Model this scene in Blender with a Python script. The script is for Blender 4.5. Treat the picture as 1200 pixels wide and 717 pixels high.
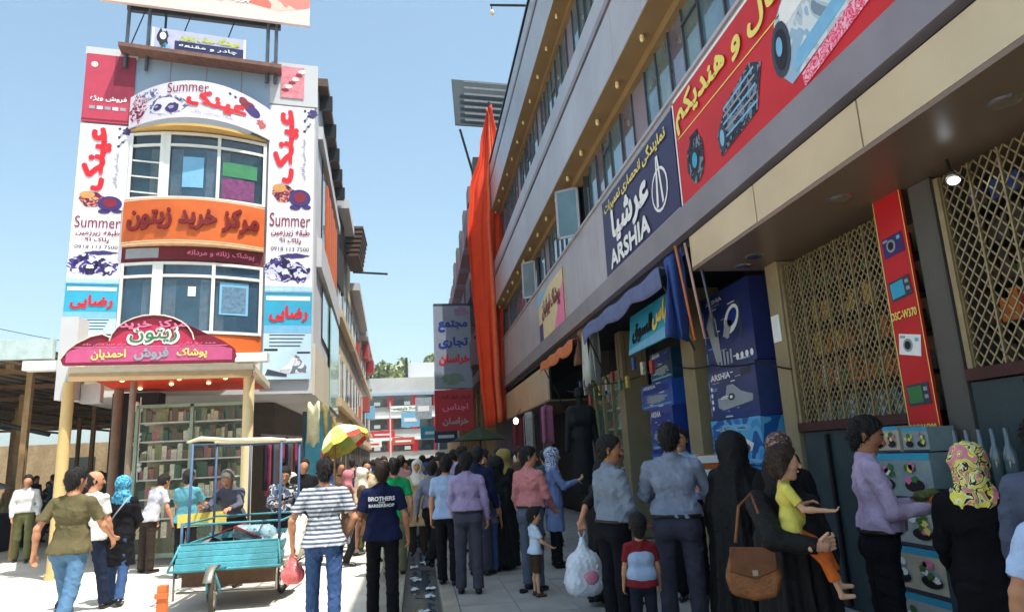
import bpy, math, random, unicodedata
import numpy as np
from mathutils import Vector, Matrix

for _o in list(bpy.data.objects): bpy.data.objects.remove(_o)
SC = bpy.context.scene
COL = SC.collection
rnd = random.Random(7)
R = math.radians

# ------------------------------------------------------------------ camera
cam_data = bpy.data.cameras.new('camera')
cam = bpy.data.objects.new('camera', cam_data)
COL.objects.link(cam)
cam_data.sensor_width = 36.0
cam_data.lens = 808.0 / 1200.0 * 36.0
cam_data.clip_start = 0.05
cam_data.clip_end = 3000.0
_u = Vector((-180.0, 3708.0, -808.0)).normalized()       # world up seen by the camera
_s = Vector((-110.0, -182.0, -808.0)); _s = (_s - _u * _s.dot(_u)).normalized()   # street direction
_x = _s.cross(_u)
_rot = Matrix((_x, _s, _u))
cam.matrix_world = Matrix.Translation((0, 0, 1.65)) @ _rot.to_4x4()
SC.camera = cam

# ------------------------------------------------------------------ world, sun, exposure
SUN_EL, SUN_AZ = 68.0, 43.5          # azimuth measured from +X towards -Y
world = bpy.data.worlds.new('World'); SC.world = world; world.use_nodes = True
_nt = world.node_tree; _bg = _nt.nodes['Background']
_sky = _nt.nodes.new('ShaderNodeTexSky'); _sky.sky_type = 'NISHITA'; _sky.sun_disc = False
_sky.sun_elevation = R(SUN_EL)
_sky.sun_rotation = R(90.0 + SUN_AZ)
_sky.air_density = 1.0; _sky.dust_density = 2.2; _sky.ozone_density = 1.0
_tint = _nt.nodes.new('ShaderNodeMix'); _tint.data_type = 'RGBA'; _tint.blend_type = 'MULTIPLY'; _tint.inputs['Factor'].default_value = 1.0
_tint.inputs['B'].default_value = (0.93, 1.12, 1.03, 1)      # the whole sky a shade more cyan
_nt.links.new(_sky.outputs[0], _tint.inputs['A']); _nt.links.new(_tint.outputs['Result'], _bg.inputs[0]); _bg.inputs[1].default_value = 0.125
sun_data = bpy.data.lights.new('sun', 'SUN'); sun = bpy.data.objects.new('sun', sun_data); COL.objects.link(sun)
sun_data.energy = 4.3; sun_data.angle = R(0.5); sun_data.color = (1.0, 0.95, 0.87)
_d = Vector((math.cos(R(SUN_EL)) * math.cos(R(SUN_AZ)), -math.cos(R(SUN_EL)) * math.sin(R(SUN_AZ)), math.sin(R(SUN_EL))))
sun.rotation_euler = _d.to_track_quat('Z', 'Y').to_euler()
SC.view_settings.view_transform = 'Standard'; SC.view_settings.look = 'None'
SC.view_settings.exposure = 1.0; SC.view_settings.gamma = 1.0
SC.cycles.max_bounces = 6; SC.cycles.diffuse_bounces = 3; SC.cycles.glossy_bounces = 3
SC.cycles.transparent_max_bounces = 12
SC.cycles.use_denoising = True

# ------------------------------------------------------------------ materials
def lin(c):
    out = []
    for v in c[:3]:
        v = v / 255.0
        out.append(v / 12.92 if v <= 0.04045 else ((v + 0.055) / 1.055) ** 2.4)
    return tuple(out) + (1.0,)

MATS = {}
def mat(name, col, rough=0.75, metal=0.0, vary=0.18, scale=6.0, bump=0.15, bscale=None, spec=0.35,
        emit=0.0, alpha=None, dirt=0.0, trans=0.0):
    """procedural surface: base colour broken up by noise, fine relief, optional dirt"""
    if name in MATS: return MATS[name]
    m = bpy.data.materials.new(name); m.use_nodes = True; MATS[name] = m
    nt = m.node_tree; N = nt.nodes; L = nt.links
    b = N['Principled BSDF']
    base = lin(col)
    b.inputs['Roughness'].default_value = rough
    b.inputs['Metallic'].default_value = metal
    b.inputs['Specular IOR Level'].default_value = spec
    tc = N.new('ShaderNodeTexCoord')
    nz = N.new('ShaderNodeTexNoise'); nz.inputs['Scale'].default_value = scale
    nz.inputs['Detail'].default_value = 5.0; nz.inputs['Roughness'].default_value = 0.6
    L.new(tc.outputs['Object'], nz.inputs['Vector'])
    rp = N.new('ShaderNodeValToRGB')
    rp.color_ramp.elements[0].position = 0.3; rp.color_ramp.elements[1].position = 0.7
    rp.color_ramp.elements[0].color = tuple(max(0, v * (1 - vary)) for v in base[:3]) + (1,)
    rp.color_ramp.elements[1].color = tuple(min(1, v * (1 + vary * 0.7)) for v in base[:3]) + (1,)
    L.new(nz.outputs['Fac'], rp.inputs['Fac'])
    last = rp.outputs['Color']
    if dirt > 0:
        n2 = N.new('ShaderNodeTexNoise'); n2.inputs['Scale'].default_value = scale * 0.23
        n2.inputs['Detail'].default_value = 8.0; n2.inputs['Distortion'].default_value = 0.6
        mp = N.new('ShaderNodeMapping'); mp.inputs['Scale'].default_value = (1, 1, 0.35)
        L.new(tc.outputs['Object'], mp.inputs['Vector']); L.new(mp.outputs[0], n2.inputs['Vector'])
        r2 = N.new('ShaderNodeValToRGB'); r2.color_ramp.elements[0].position = 0.42; r2.color_ramp.elements[1].position = 0.72
        L.new(n2.outputs['Fac'], r2.inputs['Fac'])
        mx = N.new('ShaderNodeMix'); mx.data_type = 'RGBA'
        ml = N.new('ShaderNodeMath'); ml.operation = 'MULTIPLY'; ml.inputs[1].default_value = dirt
        L.new(r2.outputs['Color'], ml.inputs[0]); L.new(ml.outputs[0], mx.inputs['Factor'])
        L.new(last, mx.inputs['A']); mx.inputs['B'].default_value = (base[0] * 0.42, base[1] * 0.38, base[2] * 0.33, 1)
        last = mx.outputs['Result']
    L.new(last, b.inputs['Base Color'])
    if bump > 0:
        nb = N.new('ShaderNodeTexNoise'); nb.inputs['Scale'].default_value = bscale or scale * 8
        nb.inputs['Detail'].default_value = 4.0
        L.new(tc.outputs['Object'], nb.inputs['Vector'])
        bp = N.new('ShaderNodeBump'); bp.inputs['Strength'].default_value = bump; bp.inputs['Distance'].default_value = 0.02
        L.new(nb.outputs['Fac'], bp.inputs['Height']); L.new(bp.outputs['Normal'], b.inputs['Normal'])
    if emit > 0:
        b.inputs['Emission Color'].default_value = base; b.inputs['Emission Strength'].default_value = emit
    if alpha is not None: b.inputs['Alpha'].default_value = alpha
    if trans > 0: b.inputs['Transmission Weight'].default_value = trans
    return m

def banded(name, c1, c2, freq=30.0, axis=2, duty=0.5, noise=0.3, rough=0.85):
    """woven stripes along one object axis"""
    if name in MATS: return MATS[name]
    m = mat(name, c1, rough=rough, vary=0.1)
    nt = m.node_tree; N = nt.nodes; L = nt.links; b = N['Principled BSDF']
    tc = N.new('ShaderNodeTexCoord'); sp = N.new('ShaderNodeSeparateXYZ'); L.new(tc.outputs['Object'], sp.inputs[0])
    nz = N.new('ShaderNodeTexNoise'); nz.inputs['Scale'].default_value = 9.0; L.new(tc.outputs['Object'], nz.inputs['Vector'])
    a = N.new('ShaderNodeMath'); a.operation = 'MULTIPLY'; a.inputs[1].default_value = freq; L.new(sp.outputs[axis], a.inputs[0])
    ad = N.new('ShaderNodeMath'); ad.operation = 'MULTIPLY_ADD'; ad.inputs[1].default_value = noise; L.new(nz.outputs['Fac'], ad.inputs[0]); L.new(a.outputs[0], ad.inputs[2])
    f = N.new('ShaderNodeMath'); f.operation = 'FRACT'; L.new(ad.outputs[0], f.inputs[0])
    g = N.new('ShaderNodeMath'); g.operation = 'GREATER_THAN'; g.inputs[1].default_value = duty; L.new(f.outputs[0], g.inputs[0])
    mx = N.new('ShaderNodeMix'); mx.data_type = 'RGBA'; L.new(g.outputs[0], mx.inputs['Factor'])
    mx.inputs['A'].default_value = lin(c1); mx.inputs['B'].default_value = lin(c2)
    L.new(mx.outputs['Result'], b.inputs['Base Color'])
    return m

def patched(name, cols, scale=14.0, rough=0.85):
    """printed pattern: irregular blobs of several colours"""
    if name in MATS: return MATS[name]
    m = mat(name, cols[0], rough=rough, vary=0.1)
    nt = m.node_tree; N = nt.nodes; L = nt.links; b = N['Principled BSDF']
    tc = N.new('ShaderNodeTexCoord'); nz = N.new('ShaderNodeTexNoise'); nz.inputs['Scale'].default_value = scale
    nz.inputs['Detail'].default_value = 1.5; nz.inputs['Distortion'].default_value = 1.2
    L.new(tc.outputs['Object'], nz.inputs['Vector'])
    rp = N.new('ShaderNodeValToRGB'); rp.color_ramp.interpolation = 'CONSTANT'
    els = rp.color_ramp.elements
    n = len(cols)
    els[0].position = 0.0; els[0].color = lin(cols[0])
    els[1].position = 0.36; els[1].color = lin(cols[1])
    for i in range(2, n):
        e = els.new(0.36 + 0.28 * (i - 1) / (n - 1)); e.color = lin(cols[i])
    L.new(nz.outputs['Fac'], rp.inputs['Fac']); L.new(rp.outputs['Color'], b.inputs['Base Color'])
    return m

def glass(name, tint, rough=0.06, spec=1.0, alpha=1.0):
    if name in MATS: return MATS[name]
    m = mat(name, tint, rough=rough, vary=0.4, scale=1.6, bump=0.02, bscale=3.0, spec=spec, alpha=alpha)  # mottled tint: uneven reflections put into the colour
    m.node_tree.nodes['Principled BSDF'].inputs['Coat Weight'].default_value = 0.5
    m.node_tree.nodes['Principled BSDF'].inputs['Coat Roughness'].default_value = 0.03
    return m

# ------------------------------------------------------------------ mesh helpers
def link(o): COL.objects.link(o); return o

class MB:
    """collects polygons (with a material index each) and links them as one object"""
    def __init__(s): s.v = []; s.f = []; s.m = []; s.sm = False
    def face(s, pts, mi=0):
        b = len(s.v); s.v.extend([tuple(p) for p in pts]); s.f.append(tuple(range(b, b + len(pts)))); s.m.append(mi)
    def box(s, x0, x1, y0, y1, z0, z1, mi=0):
        b = len(s.v)
        s.v += [(x0,y0,z0),(x1,y0,z0),(x1,y1,z0),(x0,y1,z0),(x0,y0,z1),(x1,y0,z1),(x1,y1,z1),(x0,y1,z1)]
        for q in ((0,3,2,1),(4,5,6,7),(0,1,5,4),(1,2,6,5),(2,3,7,6),(3,0,4,7)):
            s.f.append(tuple(b + i for i in q)); s.m.append(mi)
        return s
    def obox(s, o, a, b_, c, mi=0):
        """box from corner o along vectors a, b, c"""
        o, a, b_, c = map(Vector, (o, a, b_, c)); b = len(s.v)
        if a.cross(b_).dot(c) < 0: a, b_ = b_, a
        s.v += [tuple(p) for p in (o, o+a, o+a+b_, o+b_, o+c, o+a+c, o+a+b_+c, o+b_+c)]
        for q in ((0,3,2,1),(4,5,6,7),(0,1,5,4),(1,2,6,5),(2,3,7,6),(3,0,4,7)):
            s.f.append(tuple(b + i for i in q)); s.m.append(mi)
        return s
    def tube(s, pts, r, n=8, mi=0, closed_ends=True, flat=1.0):
        pts = [Vector(p) for p in pts]; rs = r if isinstance(r, (list, tuple)) else [r] * len(pts)
        rings = []; prev = None
        for i, p in enumerate(pts):
            t = (pts[min(i+1, len(pts)-1)] - pts[max(i-1, 0)]).normalized()
            ref = prev if prev is not None else (Vector((0,0,1)) if abs(t.z) < 0.9 else Vector((1,0,0)))
            a = (ref - t * ref.dot(t))
            if a.length < 1e-5: a = Vector((1,0,0)) - t * t.x
            a.normalize(); prev = a; c = t.cross(a)
            b = len(s.v); rings.append(b)
            for k in range(n):
                an = 2 * math.pi * k / n
                s.v.append(tuple(p + (a * math.cos(an) + c * math.sin(an) * flat) * rs[i]))
        for i in range(len(pts) - 1):
            for k in range(n):
                k2 = (k + 1) % n
                s.f.append((rings[i]+k, rings[i]+k2, rings[i+1]+k2, rings[i+1]+k)); s.m.append(mi)
        if closed_ends:
            s.f.append(tuple(rings[0]+k for k in reversed(range(n)))); s.m.append(mi)
            s.f.append(tuple(rings[-1]+k for k in range(n))); s.m.append(mi)
        return s
    def ell(s, c, rx, ry, rz, mi=0, nu=10, nv=7, rot=None):
        c = Vector(c); b = len(s.v)
        for j in range(nv + 1):
            ph = math.pi * j / nv
            for i in range(nu):
                th = 2 * math.pi * i / nu
                p = Vector((rx*math.sin(ph)*math.cos(th), ry*math.sin(ph)*math.sin(th), rz*math.cos(ph)))
                if rot is not None: p = rot @ p
                s.v.append(tuple(c + p))
        for j in range(nv):
            for i in range(nu):
                i2 = (i + 1) % nu
                s.f.append((b+j*nu+i, b+(j+1)*nu+i, b+(j+1)*nu+i2, b+j*nu+i2)); s.m.append(mi)
        return s
    def prism(s, poly, depth, mi=0):
        """poly: list of 3-D points, extruded by vector depth"""
        d = Vector(depth); n = len(poly); b = len(s.v)
        P = [Vector(p) for p in poly]
        s.v += [tuple(p) for p in P] + [tuple(p + d) for p in P]
        s.f.append(tuple(b + i for i in range(n))); s.m.append(mi)
        s.f.append(tuple(b + n + i for i in reversed(range(n)))); s.m.append(mi)
        for i in range(n):
            j = (i + 1) % n
            s.f.append((b+j, b+i, b+n+i, b+n+j)); s.m.append(mi)
        return s
    def grid(s, fn, nu, nv, mi=0, thick=None):
        """sheet fn(u,v) -> point, u,v in 0..1; thick gives it a back"""
        b = len(s.v)
        P = [[Vector(fn(i/nu, j/nv)) for j in range(nv+1)] for i in range(nu+1)]
        for i in range(nu+1):
            for j in range(nv+1): s.v.append(tuple(P[i][j]))
        w = nv + 1
        for i in range(nu):
            for j in range(nv):
                s.f.append((b+i*w+j, b+(i+1)*w+j, b+(i+1)*w+j+1, b+i*w+j+1)); s.m.append(mi)
        if thick is not None:
            t = Vector(thick); b2 = len(s.v)
            for i in range(nu+1):
                for j in range(nv+1): s.v.append(tuple(P[i][j] + t))
            for i in range(nu):
                for j in range(nv):
                    s.f.append((b2+i*w+j, b2+i*w+j+1, b2+(i+1)*w+j+1, b2+(i+1)*w+j)); s.m.append(mi)
            rim = [(i,0) for i in range(nu)] + [(nu,j) for j in range(nv)] + [(i,nv) for i in range(nu,0,-1)] + [(0,j) for j in range(nv,0,-1)]
            for q in range(len(rim)):
                i,j = rim[q]; i2,j2 = rim[(q+1) % len(rim)]
                s.f.append((b+i2*w+j2, b+i*w+j, b2+i*w+j, b2+i2*w+j2)); s.m.append(mi)
        return s
    def build(s, name, mats, parent=None, smooth=None, kind=None, bevel=0.0):
        off = parent_loc(parent)
        me = bpy.data.meshes.new(name)
        V = np.array(s.v, dtype=np.float64) - np.array(off)
        me.from_pydata([tuple(p) for p in V], [], s.f)
        if not isinstance(mats, (list, tuple)): mats = [mats]
        for m in mats: me.materials.append(m)
        if len(mats) > 1: me.polygons.foreach_set('material_index', s.m)
        if smooth or s.sm: me.polygons.foreach_set('use_smooth', [True] * len(me.polygons))
        me.update()
        o = link(bpy.data.objects.new(name, me))
        if parent is not None: o.parent = parent
        if kind: o['kind'] = kind
        if bevel:
            bv = o.modifiers.new('bevel', 'BEVEL'); bv.width = bevel; bv.segments = 1; bv.limit_method = 'ANGLE'
        return o

def parent_loc(p):
    x = Vector((0, 0, 0))
    while p is not None:
        x += Vector(p.location); p = p.parent
    return x

def thing(name, label, cat, loc=(0, 0, 0), group=None):
    o = link(bpy.data.objects.new(name, None)); o.location = loc; o.empty_display_size = 0.2
    o['label'] = label; o['category'] = cat
    if group: o['group'] = group
    return o
def tag(o, label, cat, group=None):
    o['label'] = label; o['category'] = cat
    if group: o['group'] = group
    return o
def struct(o): o['kind'] = 'structure'; return o
def kids(o): return [c for c in bpy.data.objects if c.parent == o]

# ------------------------------------------------------------------ lettering
def _forms():
    T = {}
    for cp in list(range(0xFB50, 0xFDFF)) + list(range(0xFE70, 0xFEFD)):
        d = unicodedata.decomposition(chr(cp)).split()
        if len(d) == 2 and d[0] in ('<isolated>', '<initial>', '<medial>', '<final>'):
            T.setdefault(chr(int(d[1], 16)), {})[d[0][1:-1]] = chr(cp)
    return T
FORMS = _forms()
def shape_text(s):
    if not any(ord(c) > 0x5ff for c in s): return s
    out = []
    for i, ch in enumerate(s):
        f = FORMS.get(ch)
        if not f: out.append(ch); continue
        pj = i > 0 and 'initial' in FORMS.get(s[i-1], {})
        nj = i + 1 < len(s) and s[i+1] in FORMS and 'initial' in f
        k = 'medial' if pj and nj and 'medial' in f else 'final' if pj and 'final' in f else 'initial' if nj else 'isolated'
        out.append(f.get(k, ch))
    return ''.join(reversed(out))
_TC = {}
def text_geo(s, bold):
    key = (s, bold)
    if key in _TC: return _TC[key]
    cu = bpy.data.curves.new('t', 'FONT'); cu.body = shape_text(s); cu.size = 1.0; cu.resolution_u = 3
    o = bpy.data.objects.new('t', cu); COL.objects.link(o)
    dg = bpy.context.evaluated_depsgraph_get(); dg.update()
    me = o.evaluated_get(dg).to_mesh()
    V = np.array([v.co[:] for v in me.vertices]).reshape(-1, 3); F = [tuple(p.vertices) for p in me.polygons]
    o.evaluated_get(dg).to_mesh_clear(); bpy.data.objects.remove(o); bpy.data.curves.remove(cu)
    if len(V):
        lo = V.min(0); hi = V.max(0); V = (V - lo) / np.maximum(hi - lo, 1e-6)
        asp = (hi[0] - lo[0]) / max(hi[1] - lo[1], 1e-6)
    else: asp = 1
    _TC[key] = (V, F, asp); return _TC[key]

class Board:
    """a flat (or mapped) sign: art and lettering are laid on it in metres, each layer 3 mm above the last"""
    def __init__(s, parent, fn, w, h, thick, mat_, name='board', nu=1, matside=None):
        s.p = parent; s.fn = fn; s.w = w; s.h = h; s.nu = nu
        m = MB(); m.grid(lambda u, v: fn(u*w, v*h, 0), nu, 1, thick=(Vector(fn(w/2, h/2, -thick)) - Vector(fn(w/2, h/2, 0))))
        s.board = m.build(name, mat_, parent)
        s.art = MB(); s.am = []
    def _mi(s, m):
        if m not in s.am: s.am.append(m)
        return s.am.index(m)
    def poly(s, pts, m, layer=1):
        s.art.face([s.fn(a, b, 0.003*layer) for a, b in pts], s._mi(m)); return s
    def rect(s, a0, b0, a1, b1, m, layer=1):
        n = max(1, int(round(s.nu * abs(a1-a0) / s.w))); mi = s._mi(m)
        for i in range(n):
            x0 = a0 + (a1-a0)*i/n; x1 = a0 + (a1-a0)*(i+1)/n
            s.art.face([s.fn(x0,b0,.003*layer), s.fn(x1,b0,.003*layer), s.fn(x1,b1,.003*layer), s.fn(x0,b1,.003*layer)], mi)
        return s
    def ell(s, ca, cb, ra, rb, m, layer=1, rot=0.0, n=18):
        c, q = math.cos(rot), math.sin(rot)
        return s.poly([(ca + ra*math.cos(t)*c - rb*math.sin(t)*q, cb + ra*math.cos(t)*q + rb*math.sin(t)*c) for t in [2*math.pi*k/n for k in range(n)]], m, layer)
    def splat(s, ca, cb, ra, rb, m, layer=1, seed=0, n=22, rough=0.3):
        g = random.Random(seed); return s.poly([(ca + ra*math.cos(t)*(1+g.uniform(-rough,rough)), cb + rb*math.sin(t)*(1+g.uniform(-rough,rough))) for t in [2*math.pi*k/n for k in range(n)]], m, layer)
    def flush(s, name='printed_picture'):
        if s.art.f: s.art.build(name, s.am, s.p)
        s.art = MB(); s.am = []; return s
    def text(s, txt, a0, b0, a1, b1, m, layer=3, bold=0.02, vert=0, name='lettering', depth=0.0, fit=True):
        """fills the box a0..a1, b0..b1; vert=1 turns the line to run upwards, -1 downwards"""
        V, F, asp = text_geo(txt, bold)
        if not len(V): return
        W, H = a1-a0, b1-b0
        out = MB(); P = []; LV = []; FF = []
        em = min(H if not vert else W, 9) * bold * 1.1
        offs = [(0, 0)] if bold <= .012 else [(math.cos(t)*em, math.sin(t)*em) for t in [2*math.pi*k/8 for k in range(8)]]
        for k_, (ox, oy) in enumerate(offs):      # a bolder stroke: eight close copies, each a hair above the last
            b_ = len(P)
            for x, y, _ in V:
                if vert == 1: a, b = a0 + (1-y)*W, b0 + x*H
                elif vert == -1: a, b = a0 + y*W, b0 + (1-x)*H
                else: a, b = a0 + x*W, b0 + y*H
                P.append((a+ox, b+oy)); LV.append(.0003*k_)
            FF += [tuple(i + b_ for i in f) for f in F]
        out.v = [tuple(s.fn(a, b, .003*layer + depth + l_)) for (a, b), l_ in zip(P, LV)]; out.f = list(FF); out.m = [0]*len(FF); F = FF
        if depth > 0:
            from collections import Counter
            n = len(P); out.v += [tuple(s.fn(a, b, .003)) for a, b in P]
            C = Counter(); E = {}
            for f in F:
                for i in range(len(f)):
                    e = (f[i], f[(i+1) % len(f)]); k = tuple(sorted(e)); C[k] += 1; E[k] = e
            for k, c in C.items():
                if c == 1:
                    a, b = E[k]; out.f.append((b, a, a+n, b+n)); out.m.append(0)
        return out.build(name, m, s.p)

def flatfn(o, right, up):
    o = Vector(o); r = Vector(right).normalized(); u = Vector(up).normalized(); n = r.cross(u)
    return lambda a, b, l: o + r*a + u*b + n*l
# ------------------------------------------------------------------ figures: one continuous surface each, grown from a distance field
class Field:
    def __init__(s, lo, hi, h):
        s.lo = np.array(lo, float); s.h = h
        s.n = np.maximum(np.ceil((np.array(hi) - s.lo) / h).astype(int) + 1, 4)
        s.v = np.full(s.n, 0.15, np.float32)
        s.ax = [(s.lo[i] + h*np.arange(s.n[i])).astype(np.float32) for i in range(3)]
    def _blk(s, lo, hi):
        a = np.clip(((lo - s.lo)/s.h).astype(int), 0, s.n); b = np.clip(((hi - s.lo)/s.h).astype(int) + 2, 0, s.n)
        return tuple(slice(a[i], b[i]) for i in range(3))
    def dist(s, blk, p0, p1, r0, r1, flat, cap):
        x = s.ax[0][blk[0]][:, None, None]; y = s.ax[1][blk[1]][None, :, None]; z = s.ax[2][blk[2]][None, None, :]
        d = p1 - p0; L = float(d @ d) + 1e-12
        qx, qy, qz = x - p0[0], y - p0[1], z - p0[2]
        t = (qx*d[0] + qy*d[1] + qz*d[2]) / L; tc = np.clip(t, 0, 1)
        qx = qx - tc*d[0]; qy = qy - tc*d[1]; qz = qz - tc*d[2]
        l2 = qx*qx + qy*qy + qz*qz
        if flat is not None:
            fd, ff = flat; g = qx*fd[0] + qy*fd[1] + qz*fd[2]; l2 = l2 + g*g*(ff*ff - 1)
        r = np.sqrt(l2) - (r0 + (r1 - r0)*tc)
        if cap: r = np.maximum(r, (t - 1)*math.sqrt(L))
        return r
    def add(s, p0, p1, r0, r1=None, k=0.03, flat=None, cap=False, sub=False):
        if r1 is None: r1 = r0
        p0 = np.array(p0, float); p1 = np.array(p1, float); m = max(r0, r1) + k + 2*s.h
        if flat is not None and flat[1] < 1: m = max(r0, r1)/flat[1] + k + 2*s.h
        blk = s._blk(np.minimum(p0, p1) - m, np.maximum(p0, p1) + m)
        if any(b.stop <= b.start for b in blk): return s
        r = s.dist(blk, p0, p1, r0, r1, flat, cap); v = s.v[blk]
        if sub:
            s.v[blk] = np.maximum(v, -r); return s
        hh = np.clip(0.5 + 0.5*(v - r)/k, 0, 1); s.v[blk] = v*(1 - hh) + r*hh - k*hh*(1 - hh)
        return s
    def cut(s, p, n):
        """keeps the side that n points away from"""
        p = np.array(p, float); n = np.array(n, float); n /= np.linalg.norm(n)
        x = s.ax[0][:, None, None]; y = s.ax[1][None, :, None]; z = s.ax[2][None, None, :]
        s.v = np.maximum(s.v, ((x-p[0])*n[0] + (y-p[1])*n[1] + (z-p[2])*n[2]).astype(np.float32)); return s
    def folds(s, amp, seed=0, wl=0.11, stretch=(1, 1, 0.45), power=1):
        g = np.random.RandomState(seed); x = s.ax[0][:, None, None]; y = s.ax[1][None, :, None]; z = s.ax[2][None, None, :]
        tot = 0
        for i in range(5):
            k = g.normal(size=3)*np.array(stretch); k = k/np.linalg.norm(k)*2*np.pi/(wl*g.uniform(0.6, 1.7))
            w = np.sin(x*k[0] + y*k[1] + z*k[2] + g.uniform(0, 6.3) + 1.3*np.sin(z*g.uniform(8, 20) + g.uniform(0, 6)))
            tot = tot + (w if power != 1 else (.30 - 1.15*np.maximum(0, 1.035 - np.sqrt(w*w + .07))**1.6))       # narrow ridges, broad valleys
        s.v = (s.v + amp*np.minimum(tot/(1.0 if power == 1 else 2.2), .35 if power == 1 else 9)).astype(np.float32); return s
    def pleats(s, c, n, amp, ztop, zbot):
        x = s.ax[0][:, None, None]; y = s.ax[1][None, :, None]; z = s.ax[2][None, None, :]
        th = np.arctan2(y - c[1], x - c[0]); w = np.clip((ztop - z)/(ztop - zbot), 0, 1)
        s.v = (s.v + amp*w*(np.sin(n*th + 2*np.sin(2*th + 1) + z*1.5) + 0.5*np.sin((2*n+1)*th + z*3))).astype(np.float32); return s
    def build(s, name, mats, parent, pick=None):
        v = s.v; v[0] = v[-1] = 0.1; v[:, 0] = v[:, -1] = 0.1; v[:, :, 0] = v[:, :, -1] = 0.1
        b = v < 0; nx, ny, nz = v.shape
        c = [b[i:nx-1+i, j:ny-1+j, k:nz-1+k] for i in (0,1) for j in (0,1) for k in (0,1)]
        al = c[0].copy(); an = c[0].copy()
        for q in c[1:]: al &= q; an |= q
        act = an & ~al; I = np.argwhere(act)
        if not len(I): return None
        idx = np.full(act.shape, -1, np.int32); idx[act] = np.arange(len(I))
        acc = np.zeros((len(I), 3)); cnt = np.zeros(len(I))
        C = [np.array(q) for q in np.ndindex(2, 2, 2)]
        val = {tuple(q): v[I[:,0]+q[0], I[:,1]+q[1], I[:,2]+q[2]] for q in C}
        for q in C:
            for a in range(3):
                if q[a] == 0:
                    q2 = q.copy(); q2[a] = 1; va, vb = val[tuple(q)], val[tuple(q2)]
                    m = (va < 0) != (vb < 0); t = np.where(m, va/np.where(va == vb, 1, va - vb), 0)
                    p = q[None, :] + np.zeros((len(I), 3)); p[:, a] = t
                    acc[m] += p[m]; cnt[m] += 1
        V = s.lo + s.h*(I + acc/cnt[:, None]); F = []
        for a in range(3):
            sl0 = [slice(1, n-1) for n in v.shape]; sl1 = list(sl0); sl0[a] = slice(0, v.shape[a]-1); sl1[a] = slice(1, v.shape[a])
            A, B = b[tuple(sl0)], b[tuple(sl1)]; m = A != B; J = np.argwhere(m)
            if not len(J): continue
            for ax in range(3):
                if ax != a: J[:, ax] += 1
            u, w = [(1, 2), (2, 0), (0, 1)][a]
            def at(du, dw):
                K = J.copy(); K[:, u] += du; K[:, w] += dw; return idx[K[:,0], K[:,1], K[:,2]]
            q = np.stack([at(-1,-1), at(0,-1), at(0,0), at(-1,0)], 1)
            fl = ~A[m]; q[fl] = q[fl][:, ::-1]; F.append(q)
        F = np.concatenate(F); F = F[(F >= 0).all(1)]
        me = bpy.data.meshes.new(name); me.vertices.add(len(V)); me.vertices.foreach_set('co', V.astype(np.float32).ravel())
        me.loops.add(len(F)*4); me.loops.foreach_set('vertex_index', F.astype(np.int32).ravel())
        me.polygons.add(len(F)); me.polygons.foreach_set('loop_start', np.arange(0, len(F)*4, 4, dtype=np.int32))
        me.polygons.foreach_set('loop_total', np.full(len(F), 4, np.int32))
        me.polygons.foreach_set('use_smooth', np.ones(len(F), bool))
        if not isinstance(mats, (list, tuple)): mats = [mats]
        for m_ in mats: me.materials.append(m_)
        me.update(calc_edges=True)
        o = link(bpy.data.objects.new(name, me)); o.parent = parent
        return o

def V3(*a): return np.array(a, float)
def rotx(p, a, c):            # lean forward (about the x axis through c)
    q = p - c; s_, k = math.sin(a), math.cos(a); return c + V3(q[0], q[1]*k + q[2]*s_, -q[1]*s_ + q[2]*k)
def rotz(d, a):
    return V3(d[0]*math.cos(a) - d[1]*math.sin(a), d[0]*math.sin(a) + d[1]*math.cos(a), d[2])

SKIN = mat('skin_olive', (190, 134, 102), rough=0.55, vary=0.1, scale=20, bump=0.05)
SKIN_L = mat('skin_light', (206, 156, 126), rough=0.55, vary=0.1, scale=20, bump=0.05)
SKIN_D = mat('skin_tanned', (164, 110, 80), rough=0.55, vary=0.12, scale=20, bump=0.05)
HAIR = mat('hair_black', (22, 17, 15), rough=0.5, vary=0.3, scale=60, bump=0.6, bscale=160)
HAIR_B = mat('hair_brown', (52, 34, 24), rough=0.5, vary=0.3, scale=60, bump=0.6, bscale=160)
HAIR_G = mat('hair_grey', (120, 112, 105), rough=0.6, vary=0.3, scale=60, bump=0.6, bscale=160)
EYEM = mat('eye_dark', (24, 16, 14), rough=0.2, vary=0.05)
LIPM = mat('lips', (140, 74, 66), rough=0.5, vary=0.05)
BELT = mat('belt_leather', (30, 22, 18), rough=0.45)
SHOE_BK = mat('shoe_black', (24, 22, 22), rough=0.35)
SHOE_BR = mat('shoe_brown', (78, 50, 34), rough=0.45)
SHOE_WH = mat('shoe_white', (196, 194, 188), rough=0.6)

def cloth(name, c, dirt=0.0):
    nm = 'cloth_' + name
    if nm in MATS: return MATS[nm]
    m = mat(nm, c, rough=0.9, vary=0.16, scale=9, bump=0.3, bscale=60, spec=0.12)
    nt = m.node_tree; N = nt.nodes; L = nt.links                    # second, broader relief: creases
    tc = N.new('ShaderNodeTexCoord'); mp = N.new('ShaderNodeMapping'); mp.inputs['Scale'].default_value = (1, 1, .55); mp.inputs['Rotation'].default_value = (.3, .5, 0)
    nz = N.new('ShaderNodeTexNoise'); nz.inputs['Scale'].default_value = 6.5; nz.inputs['Detail'].default_value = 3.0; nz.inputs['Distortion'].default_value = 1.6
    bp = N.new('ShaderNodeBump'); bp.inputs['Strength'].default_value = .5; bp.inputs['Distance'].default_value = .02
    L.new(tc.outputs['Object'], mp.inputs['Vector']); L.new(mp.outputs[0], nz.inputs['Vector']); L.new(nz.outputs['Fac'], bp.inputs['Height'])
    old = next(n for n in N if n.type == 'BUMP' and n != bp); L.new(old.outputs['Normal'], bp.inputs['Normal'])
    L.new(bp.outputs['Normal'], N['Principled BSDF'].inputs['Normal'])
    return m

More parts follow.
